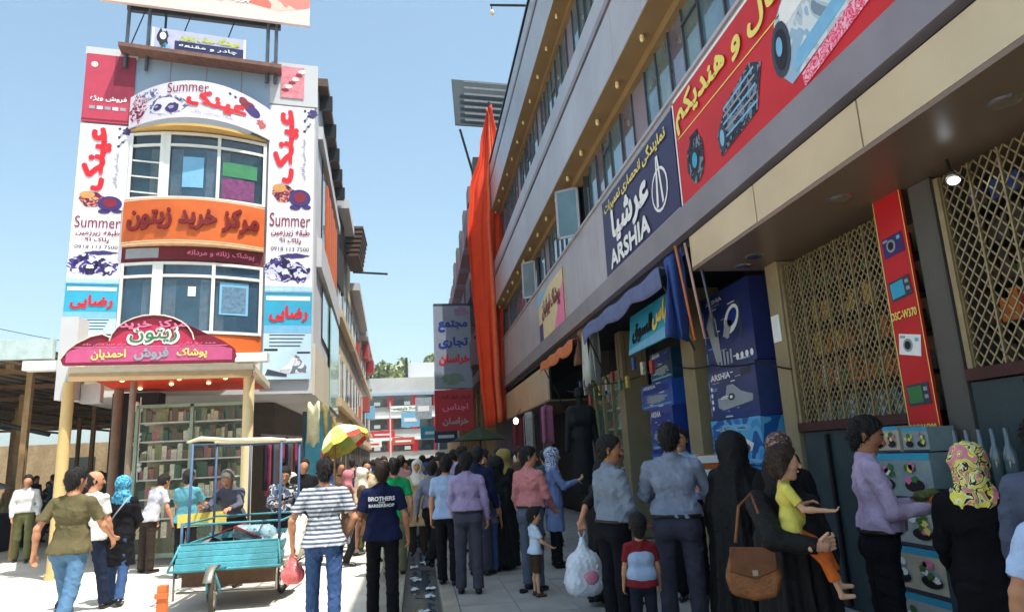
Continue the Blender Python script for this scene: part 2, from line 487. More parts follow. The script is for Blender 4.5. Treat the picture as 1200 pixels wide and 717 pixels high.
def person(label, loc, yaw=0.0, h=1.74, wide=1.0, skin=SKIN, hair=HAIR, hairstyle='short', top='shirt', topmat=None,
           legs='trousers', legmat=None, shoes=SHOE_BK, arms=((5, 11, 14, 0), (5, 11, 14, 0)), stance=((0, 0), (0, 0)),
           lean=0.0, head=(0, 0), hs=1.0, vox=0.012, face=False, group=None, moustache=False, scarf=None, belly=0.0,
           belt=True, seed=0, lift=0.0, beard=None, tuck=True, collar=True, pants_len=1.0, cat='person', name='person', fingers=True, hood=None):
    S = h/1.75
    root = thing(name, label, cat, loc, group); root.rotation_euler.z = R(yaw)
    fwd = V3(0, 1, 0)
    # skeleton
    hipz = 0.93
    hip = V3(0, 0, hipz)
    legp = {}
    for sd, (a, k) in zip((-1, 1), stance):
        a, k = R(a), R(k); h0 = hip + V3(sd*0.09*wide, 0, -0.02)
        kn = h0 + 0.43*V3(sd*0.03, math.sin(a), -math.cos(a)); an = kn + 0.42*V3(sd*0.02, math.sin(a-k), -math.cos(a-k))
        legp[sd] = [h0, kn, an, a-k]
    low = min(legp[-1][2][2], legp[1][2][2]) - 0.075
    dz = -low + lift/S
    def up(p): return p + V3(0, 0, dz)
    for sd in legp: legp[sd] = [up(q) for q in legp[sd][:3]] + [legp[sd][3]]
    hip = up(hip); L = R(lean)
    def T(p): return rotx(up(p), L, hip)
    sp = {n_: T(V3(0, y, z)) for n_, y, z in (('belly', 0.02, 1.04), ('waist', 0.01, 1.12), ('chest', 0.0, 1.29), ('shou', -0.01, 1.405), ('neck', -0.012, 1.485), ('neck2', 0.008, 1.56))}
    hc = T(V3(0, 0.02, 1.632)); hy, hp = R(head[0]), R(head[1])
    if hs != 1.0: hc = hc + V3(0, 0, 0.10*(hs-1))
    def Hd(x, y, z):          # head-local point
        q = V3(x, y, z)*hs; s_, k_ = math.sin(hp + L*0.4), math.cos(hp + L*0.4)
        q = V3(q[0], q[1]*k_ + q[2]*s_, -q[1]*s_ + q[2]*k_); return hc + rotz(q, hy)
    armp = {}
    for sd, ar in zip((-1, 1), arms):
        a, b_, e, c_ = [R(x) for x in ar[:4]]
        sh = T(V3(sd*0.172*wide, -0.01, 1.405))
        el = sh + 0.285*V3(sd*math.sin(b_), math.sin(a)*math.cos(b_), -math.cos(a)*math.cos(b_))
        dv = V3(-sd*math.sin(c_) + sd*math.sin(b_)*0.4*math.cos(e), math.sin(a+e)*math.cos(c_), -math.cos(a+e)*math.cos(c_)); dv /= np.linalg.norm(dv)
        wr = el + 0.255*dv; armp[sd] = [sh, el, wr, dv]
    allp = [hc + V3(0, 0, .16*hs), hc] + [q for a_ in armp.values() for q in a_[:3]] + [a_[2] + a_[3]*0.2 for a_ in armp.values()] + [q for l_ in legp.values() for q in l_[:3]]
    A = np.array(allp); lo = A.min(0) - V3(.22, .25, .12); hi = A.max(0) + V3(.22, .25, .08)
    lo[2] = min(lo[2], 0 + dz*0 - 0.03) if lift == 0 else lo[2]
    FL = (fwd, 1.45)
    def fld(l=None, u=None, vx=None):
        return Field((lo if l is None else l)*S, (hi if u is None else u)*S, vx or vox)
    def ad(f, p0, p1, r0, r1=None, k=0.03, flat=None, cap=False, sub=False):
        f.add(np.array(p0)*S, np.array(p1)*S, r0*S, (r0 if r1 is None else r1)*S, k*S, flat, cap, sub)
    lat = V3(1, 0, 0)*wide
    def torso(f, g, hips=True):
        if hips: ad(f, hip - lat*.075, hip + lat*.075, .108+g, k=.05, flat=(fwd, 1.15))
        ad(f, sp['belly'] - lat*.06, sp['belly'] + lat*.06, .105+g+belly*.6, k=.06, flat=(fwd, 1.2 - belly*3))
        if belly > 0: ad(f, sp['belly'] + V3(0, .05, .02), sp['belly'] + V3(0, .05, .03), .085+g+belly, k=.06)
        ad(f, sp['waist'] - lat*.048, sp['waist'] + lat*.048, .097+g+belly*.4, k=.06, flat=(fwd, 1.22))
        ad(f, sp['chest'] - lat*.062, sp['chest'] + lat*.062, .107+g, k=.06, flat=(fwd, 1.16))
        ad(f, sp['shou'] - lat*.125 - V3(0,0,.012), sp['shou'] + lat*.125 - V3(0,0,.012), .055+g*.6, k=.05, flat=(fwd, 1.05))
        for sd_ in (-1, 1): ad(f, sp['neck'] - V3(0, 0, .012), sp['shou'] + lat*sd_*.12 + V3(0, 0, .012), .042+g*.6, .042+g*.6, k=.03)
        ad(f, sp['shou'], sp['neck'], .07+g*.6, .052+g*.6, k=.04)
    def hand(f, sd, g=0.0):
        sh, el, wr, dv = armp[sd]; side = np.cross(dv, fwd if abs(dv[1]) < .8 else V3(0, 0, 1)); side /= np.linalg.norm(side)+1e-9
        pn = np.cross(side, dv); pn /= np.linalg.norm(pn)+1e-9
        # palm faces the thigh when the arm hangs: width runs front-back
        wd = pn if abs(dv[1]) < .6 else side
        nm = np.cross(wd, dv)*(1 if sd > 0 else -1)
        if abs(dv[1]) < .6: nm = V3(-sd, 0, 0) - dv*(V3(-sd, 0, 0) @ dv); nm /= np.linalg.norm(nm)
        pc = wr + dv*.055
        for t in (-1, -.33, .33, 1): ad(f, wr + wd*t*.014, pc + wd*t*.027 + dv*.02, .016, .015, k=.012)
        if not fingers:
            ad(f, pc + dv*.02, pc + dv*.075 + nm*.03, .028, .018, k=.02, flat=(nm, 1.6)); return
        cv = ar_curl
        for t, ln in zip((-1, -.33, .33, 1), (.030, .036, .034, .026)):
            b0 = pc + wd*t*.029 + dv*.024; d1 = dv*math.cos(cv) + nm*math.sin(cv); d2 = dv*math.cos(2.1*cv) + nm*math.sin(2.1*cv)
            b1 = b0 + d1*ln*1.2; ad(f, b0, b1, .0092, .0086, k=.006); ad(f, b1, b1 + d2*ln, .0086, .0072, k=.006)
        tb = wr + dv*.022 + wd*.02*(1 if fwd @ wd >= 0 else -1); sgn = 1 if fwd @ wd >= 0 else -1
        t1 = tb + dv*.028 + wd*sgn*.026 + nm*.012; ad(f, tb, t1, .0125, .0105, k=.01); ad(f, t1, t1 + dv*.03 + nm*.008, .0105, .008, k=.006)
    ar_curl = 0.55
    # ---- body
    f = fld()
    torso(f, -0.015 if top != 'none' else -.004)
    ad(f, sp['neck'], sp['neck2'], .054, .05, k=.03)
    ad(f, sp['neck2'], Hd(0, -.02, -.04), .05, .055*hs, k=.03)
    hf = (rotz(lat, hy), 1.18)
    ad(f, Hd(0, -.02, .03), Hd(0, -.005, .03), .098*hs, k=.02, flat=hf)      # cranium
    ad(f, Hd(0, .035, -.01), Hd(0, .03, -.06), .068*hs, .052*hs, k=.03, flat=(rotz(lat, hy), 1.05))
    ad(f, Hd(0, .045, -.095), Hd(0, .055, -.10), .03*hs, .024*hs, k=.035)     # chin
    ad(f, Hd(0, .088, .012), Hd(0, .112, -.028), .010*hs, .0155*hs, k=.012)    # nose
    for sd in (-1, 1):
        ad(f, Hd(sd*.018, .088, .028), Hd(sd*.045, .078, .026), .012*hs, .010*hs, k=.012)    # brow
        ad(f, Hd(sd*.084, -.005, .012), Hd(sd*.082, -.002, -.03), .017*hs, .012*hs, k=.008, flat=(rotz(lat, hy), 2.0))
        ad(f, Hd(sd*.03, .062, -.03), Hd(sd*.042, .05, -.03), .022*hs, k=.02)
    ad(f, Hd(-.018, .092, -.062), Hd(.018, .092, -.062), .008*hs, k=.01)
    for sd in (-1, 1):
        sh, el, wr, dv = armp[sd]
        ad(f, sh, el, .042 if top in ('shirt', 'coat') else .045, .035, k=.03); ad(f, el, wr, .038, .025, k=.015); ad(f, el*.75 + wr*.25, el*.65 + wr*.35, .036, k=.02)
        hand(f, sd)
        h0, kn, an, fa = legp[sd]
        ad(f, h0, kn, .070, .044, k=.03); ad(f, kn, an, .043, .031, k=.02)
        ad(f, kn*.7 + an*.3 - V3(0, .012, 0), kn*.6 + an*.4 - V3(0, .012, 0), .043, k=.03)
        ft = V3(0, math.cos(fa*0.6), math.sin(fa*0.6)*.8)
        ad(f, an - V3(0, 0, .03), an + ft*.13 - V3(0, 0, .045), .034, .026, k=.02)
    f.build('body', skin, root)
    bz = lambda a_, b_: (np.array(a_), np.array(b_))
    # ---- shoes
    if shoes is not None:
        for sd in (-1, 1):
            h0, kn, an, fa = legp[sd]
            q = fld(an - V3(.12, .16, .12), an + V3(.12, .26, .12), min(vox, .01))
            ft = V3(0, math.cos(fa*0.6), math.sin(fa*0.6)*.8)
            ad(q, an - V3(0, .0, .035) - ft*.032, an + ft*.165 - V3(0, 0, .045), .042, .034, k=.02, flat=(V3(0, 0, 1), 1.15))
            ad(q, an - V3(0, .01, .0), an - V3(0, .01, .03), .038, .042, k=.02)
            if abs(fa) < .2: q.cut((an - V3(0, 0, .073))*S, (0, 0, -1))
            q.build('shoe', shoes, root)
    # ---- trousers
    if legs in ('trousers', 'shorts', 'jeans'):
        q = fld(None, np.array([hi[0], hi[1], hip[2] + .16]))
        ad(q, hip - lat*.075 - V3(0, 0, .01), hip + lat*.075 - V3(0, 0, .01), .113, k=.05, flat=(fwd, 1.12))
        ad(q, sp['belly']*.6 + hip*.4 - lat*.06, sp['belly']*.6 + hip*.4 + lat*.06, .108 + belly*.5, k=.05, flat=(fwd, 1.16))
        for sd in (-1, 1):
            h0, kn, an, fa = legp[sd]
            lw = .017 if legs == 'jeans' else .026
            if legs == 'shorts':
                ad(q, h0, kn, .093, .082, k=.03, cap=True)
            else:
                ad(q, h0, kn, .092, .060 + lw*.6, k=.035)
                e_ = kn + (an - kn)*(pants_len*1.02); ad(q, kn, e_, .058 + lw*.6, .046 + lw, k=.02, cap=True)
            ad(q, h0*.5 + hip*.5 - V3(0, .045, .02), h0 - V3(0, .045, .03), .078, k=.04)
        q.folds(.0065*S, seed, .18, (.6, .6, 1.0)); q.cut(V3(0, 0, hip[2] + (.105 if top == 'shirt' else .05))*S, (0, math.sin(L*.5), math.cos(L*.5)))
        q.build('trousers', legmat, root)
    # ---- top
    if top in ('shirt', 'tee', 'polo', 'coat', 'vest'):
        g = .014 if top != 'coat' else .022
        q = fld(); torso(q, g, hips=True)
        hem = {'shirt': 1.0 if tuck else .86, 'tee': .885, 'polo': .875, 'coat': .52, 'vest': .93}[top]
        if top == 'coat':
            ad(q, hip - lat*.05, V3(0, hip[1], hem + dz) - lat*.10, .125, .135, k=.05, flat=(fwd, 1.0)); ad(q, hip + lat*.05, V3(0, hip[1], hem + dz) + lat*.10, .125, .135, k=.05)
        elif not tuck or top != 'shirt':
            ad(q, hip - lat*.08 - V3(0, .012, .05), hip + lat*.08 - V3(0, .012, .05), .126+g, k=.05, flat=(fwd, 1.02))
        else:
            ad(q, sp['belly'] - lat*.07 - V3(0, 0, .02), sp['belly'] + lat*.07 - V3(0, 0, .02), .120+g+belly*.6, k=.04, flat=(fwd, 1.14))
        q.cut(up(V3(0, 0, hem))*S, (0, 0, -1))
        for sd in (-1, 1):
            sh, el, wr, dv = armp[sd]
            if top in ('shirt', 'coat'):
                ad(q, sh, el, .060, .054, k=.022); e_ = el + (wr-el)*.97; ad(q, el, e_, .054, .040, k=.012, cap=True)
            elif top in ('tee', 'polo'):
                e_ = sh + (el-sh)*.72; ad(q, sh, e_, .061, .062, k=.022, cap=True)
        q.folds(.0085*S, seed + 3, .20, (1, 1, .5) if top != 'shirt' else (.8, .8, .8))
        q.cut(sp['neck']*S + V3(0, .02, .022)*S, rotx(V3(0, -.35, 1), L, V3(0, 0, 0)))
        q.build({'coat': 'coat', 'vest': 'vest'}.get(top, 'shirt'), topmat, root)
        if collar and top in ('shirt', 'polo'):
            c = fld(sp['neck'] - V3(.12, .12, .06), sp['neck'] + V3(.12, .12, .1), min(vox, .009))
            ad(c, sp['neck'], sp['neck'] + (sp['neck2']-sp['neck'])*.42, .071, .064, k=.01, cap=True); ad(c, sp['neck'] - V3(0, 0, .05), sp['neck2'], .058, sub=True)
            ad(c, sp['neck'] + V3(0, .07, -.03), sp['neck'] + V3(0, .10, .05), .02, .03, sub=True)
            c.build('collar', topmat, root)
    if belt and legs in ('trousers', 'jeans') and top == 'shirt' and tuck:
        q = fld(hip - V3(.3, .25, .1), hip + V3(.3, .25, .25)); b0 = hip + V3(0, .008, .075)
        ad(q, b0 - lat*.07, b0 + lat*.07, .138 + belly*.6, k=.02, flat=(fwd, 1.16)); q.cut((b0 + V3(0, 0, .014))*S, (0, 0, 1)); q.cut((b0 - V3(0, 0, .014))*S, (0, 0, -1))
        q.build('belt', BELT, root)
    # ---- hair
    bl, bu = hc - V3(.2, .22, .3)*max(hs, 1), hc + V3(.2, .2, .22)*max(hs, 1)
    if scarf is None and hood is None and hairstyle != 'none':
        q = fld(bl, bu, min(vox, .009) if vox > .0105 else .0065)
        up_h = Hd(0, 0, 1) - hc; up_h /= np.linalg.norm(up_h); fw_h = Hd(0, 1, 0) - hc; fw_h /= np.linalg.norm(fw_h)
        ad(q, Hd(0, -.022, .036), Hd(0, -.004, .038), .108*hs, k=.02, flat=hf)
        ad(q, Hd(0, -.045, -.03), Hd(0, -.05, -.06), .075*hs, .058*hs, k=.03)
        if hairstyle == 'full': ad(q, Hd(0, .01, .085), Hd(0, .06, .075), .055*hs, .035*hs, k=.03, flat=(fw_h, .8))
        if hairstyle == 'bob':
            for sd in (-1, 1): ad(q, Hd(sd*.075, -.02, .02), Hd(sd*.085, -.015, -.09), .045*hs, .035*hs, k=.03)
            ad(q, Hd(0, .02, .08), Hd(0, .07, .05), .06*hs, .035*hs, k=.03)
        if hairstyle == 'curly':
            for k_ in range(26):
                g_ = random.Random(seed*50 + k_); a1, a2 = g_.uniform(0, 6.3), g_.uniform(-.6, 1.3)
                ad(q, Hd(.1*math.cos(a1)*math.cos(a2), -.03 + .1*math.sin(a1)*math.cos(a2), .04 + .1*math.sin(a2)), Hd(.1*math.cos(a1)*math.cos(a2), -.03 + .1*math.sin(a1)*math.cos(a2), .03 + .1*math.sin(a2)), .032*hs, k=.01)
        q.folds(.005*min(1, S*hs*(.8 if hs > 1.3 else 1)), seed+9, .022, (1, 1, .4), power=2)
        dn = fw_h*.83 - up_h*.56 if hairstyle not in ('bald',) else fw_h*.7 + up_h*.75
        q.cut((hc + fw_h*.034*hs + up_h*.0)*S, dn) if hairstyle not in ('bald',) else q.cut((hc - fw_h*.02 + up_h*.05)*S, dn)
        ho = q.build('hair', hair, root)
        if vox < .0125 and ho is not None and hairstyle != 'bald':      # loose tufts that break the outline
            me = ho.data; nv = len(me.vertices); co = np.empty(nv*3, np.float32); no = np.empty(nv*3, np.float32)
            me.vertices.foreach_get('co', co); me.vertex_normals.foreach_get('vector', no); co = co.reshape(-1, 3); no = no.reshape(-1, 3)
            g_ = np.random.RandomState(seed+77); pick = g_.randint(0, nv, 700); t_ = MB()
            for i_ in pick:
                p_ = Vector(co[i_]); n_ = Vector(no[i_]); d2 = (n_*.55 + Vector((0, -.15, -.6)) + Vector(g_.normal(0, .28, 3))).normalized(); sd_ = n_.cross(d2)
                if sd_.length < .05: continue
                sd_ = sd_.normalized()*.0035; ln = (.018 + .02*g_.rand())*(.45 if hs > 1.1 else 1)
                if n_.y > .55 and n_.z < .5: continue
                t_.face([p_ - sd_ - n_*.003, p_ + sd_ - n_*.003, p_ + d2*ln])
            if t_.f: o_ = t_.build('hair_tufts', hair, None, kind='stuff'); o_.parent = root
    if scarf is not None or hood is not None:
        q = fld(hc - V3(.26, .26, .42), bu + V3(.05, .05, .05))
        fw_h = Hd(0, 1, 0) - hc; fw_h /= np.linalg.norm(fw_h)
        ad(q, Hd(0, -.03, .035), Hd(0, -.005, .035), .117*hs, k=.02, flat=(rotz(lat, hy), 1.08))
        ad(q, Hd(0, -.01, -.04), sp['neck'] + V3(0, 0, .03), .092*hs, .088, k=.05)
        ad(q, sp['neck'] + V3(0, 0, .0), sp['shou'] + V3(0, .04, -.08), .10, .12, k=.06, flat=(fwd, 1.1))
        ad(q, sp['shou'] - lat*.09, sp['shou'] + lat*.09, .075, k=.06)
        ad(q, Hd(0, .09, -.005), Hd(0, .12, -.035), .066*hs, .07*hs, sub=True)
        q.folds(.006, seed+5, .09, (1, 1, .7)); q.cut((sp['shou'] - V3(0, 0, .12))*S, (0, 0, -1))
        q.build('headscarf', scarf or hood, root)
    if face:
        for sd in (-1, 1):
            e = MB(); c_ = Hd(sd*.031, .083, .008)*S; e.ell(c_, .013*S*hs, .008*S*hs, .0065*S*hs, nu=8, nv=6); o = e.build('eye', EYEM, None, smooth=True); o.parent = root
            e = MB(); e.tube([Hd(sd*.014, .099, .028)*S, Hd(sd*.032, .097, .034)*S, Hd(sd*.052, .084, .026)*S], [.0045*S, .005*S, .003*S], 6); o = e.build('eyebrow', hair, None, smooth=True); o.parent = root
        e = MB(); e.tube([Hd(-.024, .088, -.064)*S, Hd(0, .097, -.062)*S, Hd(.024, .088, -.064)*S], [.004*S, .007*S, .004*S], 6); o = e.build('lips', LIPM, None, smooth=True); o.parent = root
        if moustache:
            e = MB(); e.tube([Hd(-.034, .088, -.058)*S, Hd(-.012, .102, -.046)*S, Hd(.012, .102, -.046)*S, Hd(.034, .088, -.058)*S], [.005*S, .009*S, .009*S, .005*S], 6); o = e.build('moustache', hair, None, smooth=True); o.parent = root
    root['_hands'] = [list(map(float, (armp[sd][2] + armp[sd][3]*.08)*S)) for sd in (-1, 1)]
    root['_hc'] = list(map(float, hc*S)); root['_S'] = S
    return root

def hand_world(p, side):
    """world point of a hand (side 0 left, 1 right)"""
    x, y, z = p['_hands'][side]; a = p.rotation_euler.z; l = p.location
    return Vector((l.x + x*math.cos(a) - y*math.sin(a), l.y + x*math.sin(a) + y*math.cos(a), l.z + z))

CHADOR = cloth('chador_black', (13, 12, 15)); CHADOR.node_tree.nodes['Principled BSDF'].inputs['Roughness'].default_value = .7; CHADOR.node_tree.nodes['Principled BSDF'].inputs['Specular IOR Level'].default_value = .3
def chador_woman(label, loc, yaw=0, h=1.62, inner=None, seed=0, vox=.014, face=False, lean=0, bulge=None, group=None, m=None, open_front=False, skin=SKIN_L):
    """woman under a floor-length chador: body, dress, inner scarf and the draped cloth"""
    p = person(label, loc, yaw, h, skin=skin, top='coat', topmat=cloth('dark_coat', (40, 38, 46)), legmat=cloth('dark_grey_trousers', (44, 44, 50)),
               arms=((25, 10, 95, 30), (25, 10, 95, 30)), scarf=inner or cloth('inner_scarf', (58, 46, 52)), vox=vox, face=face, lean=lean, seed=seed, belt=False, group=group, fingers=vox < .011)
    S = h/1.75; hc = np.array(p['_hc'])
    f = Field((-.42, -.42, .02), (.42, .5, h+.1), vox)
    f.add(hc + V3(0, -.03, .035)*S, hc + V3(0, -.01, .03)*S, .135*S, k=.03)
    f.add(hc + V3(0, -.05, -.02), (0, -.04, 1.42*S), .125*S, .12*S, k=.06)
    f.add((-.13*S, 0, 1.38*S), (.13*S, 0, 1.38*S), .10*S, k=.08)
    f.add((-.10*S, .05, 1.1*S), (.10*S, .05, 1.1*S), .19*S, k=.1)
    f.add((0, .02, 1.15*S), (0, .0, .06), .24*S, .30*S, k=.1, cap=True)
    f.add((0, .18, 1.12*S), (0, .16, 1.0*S), .12*S, k=.1)
    if bulge: f.add(bulge, V3(*bulge) + V3(0, 0, -.1), .15, k=.1)
    f.pleats((0, 0), 9, .030, 1.5*S, .3); f.folds(.006, seed+2, .16, (1, 1, .3))
    f.add(hc + V3(0, .10, .0), hc + V3(0, .14, -.05), .078*S, .085*S, sub=True)
    if open_front: f.add(V3(0, .30, 1.30*S), V3(0, .34, .25), .05, .09, sub=True)
    f.cut((0, 0, .04), (0, 0, -1)); f.build('chador', m or CHADOR, p)
    return p
# ------------------------------------------------------------------ ground
M_road = mat('pale_concrete', (218, 210, 196), rough=0.9, vary=0.12, scale=1.3, bump=0.35, bscale=40, dirt=0.35)
M_pave = mat('pavement_cement', (150, 148, 146), rough=0.8, vary=0.14, scale=3.0, bump=0.25, bscale=60, dirt=0.5)
M_kerb = mat('kerb_stone', (158, 152, 142), rough=0.8, vary=0.16, scale=5, bump=0.4, dirt=0.4)
M_earth = mat('bare_ground', (168, 156, 136), rough=0.95, vary=0.15, scale=0.4, bump=0.3, dirt=0.3)
M_wet = mat('gutter_wet', (92, 92, 92), rough=0.35, vary=0.2, scale=4, bump=0.2)
M_water = mat('gutter_water', (70, 82, 92), rough=0.04, vary=0.1, spec=1.0, bump=0.12, bscale=9)

g = MB(); g.box(-400, 400, -60, 1500, -0.6, -0.10); struct(g.build('ground', M_earth))
g = MB(); g.box(-14, -0.60, -12, 120, -0.10, 0.0); struct(g.build('road', M_road))
g = MB(); g.box(-0.60, 0.24, -12, 120, -0.14, -0.066); struct(g.build('gutter', M_wet))
g = MB(); g.box(0.42, 4.3, -12, 120, -0.10, 0.085); struct(g.build('pavement', M_pave))
gut = bpy.data.objects['gutter']; pav = bpy.data.objects['pavement']

def copies(src, spots, parent):
    for (x, y, z) in spots:
        c = src.copy(); link(c); c.location = (x, y, z); c.parent = parent
# strip of stone slabs between the road and the open channel
m = MB(); m.box(0.006, 0.384, 0.006, 0.594, -0.066, 0.004); s0 = m.build('slab', M_kerb, gut, bevel=.006); s0.location = (-0.60, 4.0, 0)
copies(s0, [(-0.60, 4.0 + .6*i, 0.002*((i*7) % 3 - 1)) for i in range(1, 90)], gut)
m = MB(); m.box(0.0, 0.18, 0.005, 0.795, -0.08, 0.10); s0 = m.build('kerb_stone', M_kerb, pav, bevel=.012); s0.location = (0.24, 4.0, 0)
copies(s0, [(0.24, 4.0 + .8*i, 0.003*((i*5) % 3 - 1)) for i in range(1, 70)], pav)
m = MB(); m.box(0.003, 0.597, 0.003, 0.597, 0.085, 0.098); s0 = m.build('paving_slab', M_pave, pav); s0.location = (0.42, 5.0, 0)
copies(s0, [(0.42 + .6*i, 5.0 + .6*j, 0.0012*((i*3 + j*7) % 4)) for i in range(6) for j in range(48) if (i, j) != (0, 0)], pav)
# water lying in the channel
for k, (y0, y1) in enumerate([(6.4, 9.2), (9.5, 11.8), (12.3, 14.0), (14.8, 16.0)]):
    w = MB(); n = 18; g_ = random.Random(k)
    L_ = [(-0.12 + g_.uniform(-.03, .05) + (0.06 if i in (0, n) else 0), y0 + (y1-y0)*i/n) for i in range(n+1)]
    R_ = [(0.14 + g_.uniform(-.04, .07) - (0.06 if i in (0, n) else 0), y0 + (y1-y0)*i/n) for i in range(n+1)]
    for i in range(n): w.face([(L_[i][0], L_[i][1], -.060), (R_[i][0], R_[i][1], -.060), (R_[i+1][0], R_[i+1][1], -.060), (L_[i+1][0], L_[i+1][1], -.060)])
    struct(w.build('water', M_water))
# litter in the gutter and on the pavement
M_litter = mat('crumpled_plastic', (205, 215, 225), rough=0.3, vary=0.2)
for k in range(9):
    g_ = random.Random(100+k); x, y = g_.uniform(-.12, .15), g_.uniform(7.5, 13)
    sc_ = MB(); sc_.grid(lambda u, v: (x + (u-.5)*.12 + g_.uniform(-.02, .02), y + (v-.5)*.13 + g_.uniform(-.02, .02), -.045 + g_.uniform(0, .03)), 4, 4)
    tag(sc_.build('litter', M_litter, smooth=True), 'scrap of pale plastic lying in the wet gutter', 'litter', 'scraps of plastic lying in the gutter')
cup = MB(); cup.tube([(1.15, 8.42, .12), (1.23, 8.46, .125)], [.03, .022], 8)
tag(cup.build('crushed_cup', cloth('dark_cup', (40, 38, 40))), 'small dark crushed cup on the pavement before the toddler', 'cup')

# ------------------------------------------------------------------ right-hand shopping building
F = 3.2; FB = 2.95; W = 4.05
M_panel = mat('panel_lilac_grey', (176, 172, 178), rough=0.38, vary=0.12, scale=1.1, bump=0.06, bscale=5, metal=0.25, dirt=0.4)
M_panel2 = mat('panel_upper', (176, 174, 178), rough=0.35, vary=0.12, scale=1.1, bump=0.06, bscale=5, metal=0.3, dirt=0.4)
M_strip = mat('strip_grey', (140, 134, 142), rough=0.45, vary=0.15, scale=1.3, bump=0.08, metal=0.2, dirt=0.5)
M_seam = mat('dark_seam', (26, 26, 34), rough=0.5)
M_soffit = mat('soffit_brown', (142, 116, 80), rough=0.6, vary=0.12, scale=2, dirt=0.25)
M_soffit2 = mat('soffit_canopy', (120, 100, 84), rough=0.32, vary=0.10, scale=1.2, bump=0.04, spec=0.6)
M_cream = mat('cream_panel', (206, 186, 152), rough=0.24, vary=0.10, scale=1.1, bump=0.05, bscale=4, spec=0.7, dirt=0.35)
M_roof = mat('roof_felt', (60, 58, 56), rough=0.9)
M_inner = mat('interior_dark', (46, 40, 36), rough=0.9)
M_mull = mat('mullion_metal', (92, 96, 104), rough=0.4, metal=0.5)
M_bulbm = mat('bulb_glass', (236, 214, 160), rough=0.2, vary=0.05, spec=0.8)
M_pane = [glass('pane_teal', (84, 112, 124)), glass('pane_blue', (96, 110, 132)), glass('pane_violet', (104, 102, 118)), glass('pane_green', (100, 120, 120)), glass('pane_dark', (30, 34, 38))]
M_mauve = mat('panel_mauve', (128, 116, 126), rough=0.4, vary=0.08, dirt=0.2)

Y0, Y1 = -9.0, 25.4
rb = thing('shopping_building', 'long grey panelled shopping building with ribbon windows along the right side', 'building', (4.0, 10.0, 0))
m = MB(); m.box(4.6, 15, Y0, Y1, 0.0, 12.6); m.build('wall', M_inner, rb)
m = MB(); m.box(FB+.02, 15, Y0, Y1, 12.72, 12.9); m.build('roof', M_roof, rb)
m = MB(); m.box(FB-.02, FB+.02, Y0, Y1, 12.78, 12.86); m.build('roof_edge', M_seam, rb)
# spandrel, bands: real panels
def panel_row(name, x, dx, z0, z1, ys, mt, parent, back=True, gap=.012):
    for a, b in zip(ys[:-1], ys[1:]):
        q = MB(); q.box(x, x+dx, a+gap/2, b-gap/2, z0, z1); q.build(name, mt, parent)
def rng(a, b, st):
    n = int(round((b-a)/st)); return [a + (b-a)*i/n for i in range(n+1)]
yy = rng(Y0, Y1, 1.56)
panel_row('panel', F, .06, 4.45, 5.86, yy, M_panel, rb)
m = MB(); m.box(F+.065, 4.6, Y0, Y1, 4.1, 5.84); m.build('spandrel_core', M_seam, rb)
m = MB(); m.box(F-.03, F+.30, Y0, Y1, 5.862, 5.91); m.build('window_sill', M_panel, rb)
m = MB(); m.box(F-.05, F+.12, Y0, Y1, 4.12, 4.443); m.build('lower_strip', M_strip, rb)
m = MB(); m.box(F+.07, 4.6, Y0, Y1, 4.00, 4.11); m.build('shadow_gap', M_seam, rb)
# storey bands that overhang the windows
yb = rng(Y0, Y1, 1.28)
for (zb, zs, zt) in ((7.15, 8.16, 8.80), (10.85, 12.0, 12.70)):
    panel_row('band_panel', FB, .05, zb+.004, zs, yb, M_panel2, rb, gap=.008)
    m = MB(); m.box(FB+.052, 3.6, Y0, Y1, zb+.02, zt-.02); m.build('band_core', M_seam, rb)
    m = MB(); m.box(FB-.012, FB+.05, Y0, Y1, zs+.07, zs+.20); m.build('band_rail', M_strip, rb)
    m = MB(); m.box(FB+.01, FB+.05, Y0, Y1, zs+.20, zt); m.build('band_sill', M_panel2, rb)
    m = MB(); m.box(FB+.004, 3.75, Y0, Y1, zb-.02, zb+.0); m.build('soffit', M_soffit, rb)
    m = MB(); m.box(3.27, 3.45, Y0, Y1, zb-.16, zb-.022); m.build('window_head', M_soffit, rb)
    i = 0; y = 4.4
    while y < 25:
        q = MB(); q.tube([(3.1, y, zb-.02), (3.1, y, zb-.06)], [.028, .034], 8); q.ell((3.1, y, zb-.085), .035, .035, .045, 0, 8, 6)
        o = q.build('soffit_bulb', M_bulbm, rb, smooth=True); y += 1.2
# ribbon windows
def ribbon(z0, z1, seed, openings=()):
    g_ = random.Random(seed); y = 3.0; k = 0
    fr = MB()
    while y < 25.0:
        w_ = 0.48 if k % 7 in (0, 1, 2, 3) else 0.62
        y2 = min(y + w_, 25.3)
        kind = (k % 7)
        isopen = any(a <= (y+y2)/2 <= b for a, b in openings)
        mt = M_mauve if kind == 4 else M_pane[g_.choice([0, 0, 1, 1, 2, 3])]
        if isopen: mt = None
        if mt is not None:
            q = MB(); tilt = g_.uniform(-.012, .012)
            q.obox((3.36 + tilt, y+.012, z0), (.02, 0, 0), (-tilt*1.6, y2-y-.024, 0), (0, 0, z1-z0))
            q.build('wall_panel' if kind == 4 else 'window_pane', mt, rb)
        fr.box(3.33, 3.40, y2-.014, y2+.014, z0, z1)
        if kind == 0:
            fr.box(3.32, 3.40, y+.0, y2, (z0+z1)/2+.3, (z0+z1)/2+.33)
        y = y2; k += 1
    fr.box(3.33, 3.40, 3.0, 25.3, z0-.0, z0+.04)
    fr.build('window_frame', M_mull, rb)
    m = MB(); m.box(3.55, 3.58, Y0, Y1, z0, z1); m.build('curtain', mat('curtain_cloth', (120, 124, 132), vary=.25, scale=3), rb)
    m = MB(); m.box(3.34, 3.40, Y0, 3.0, z0, z1); m.build('wall_panel', M_mauve, rb)
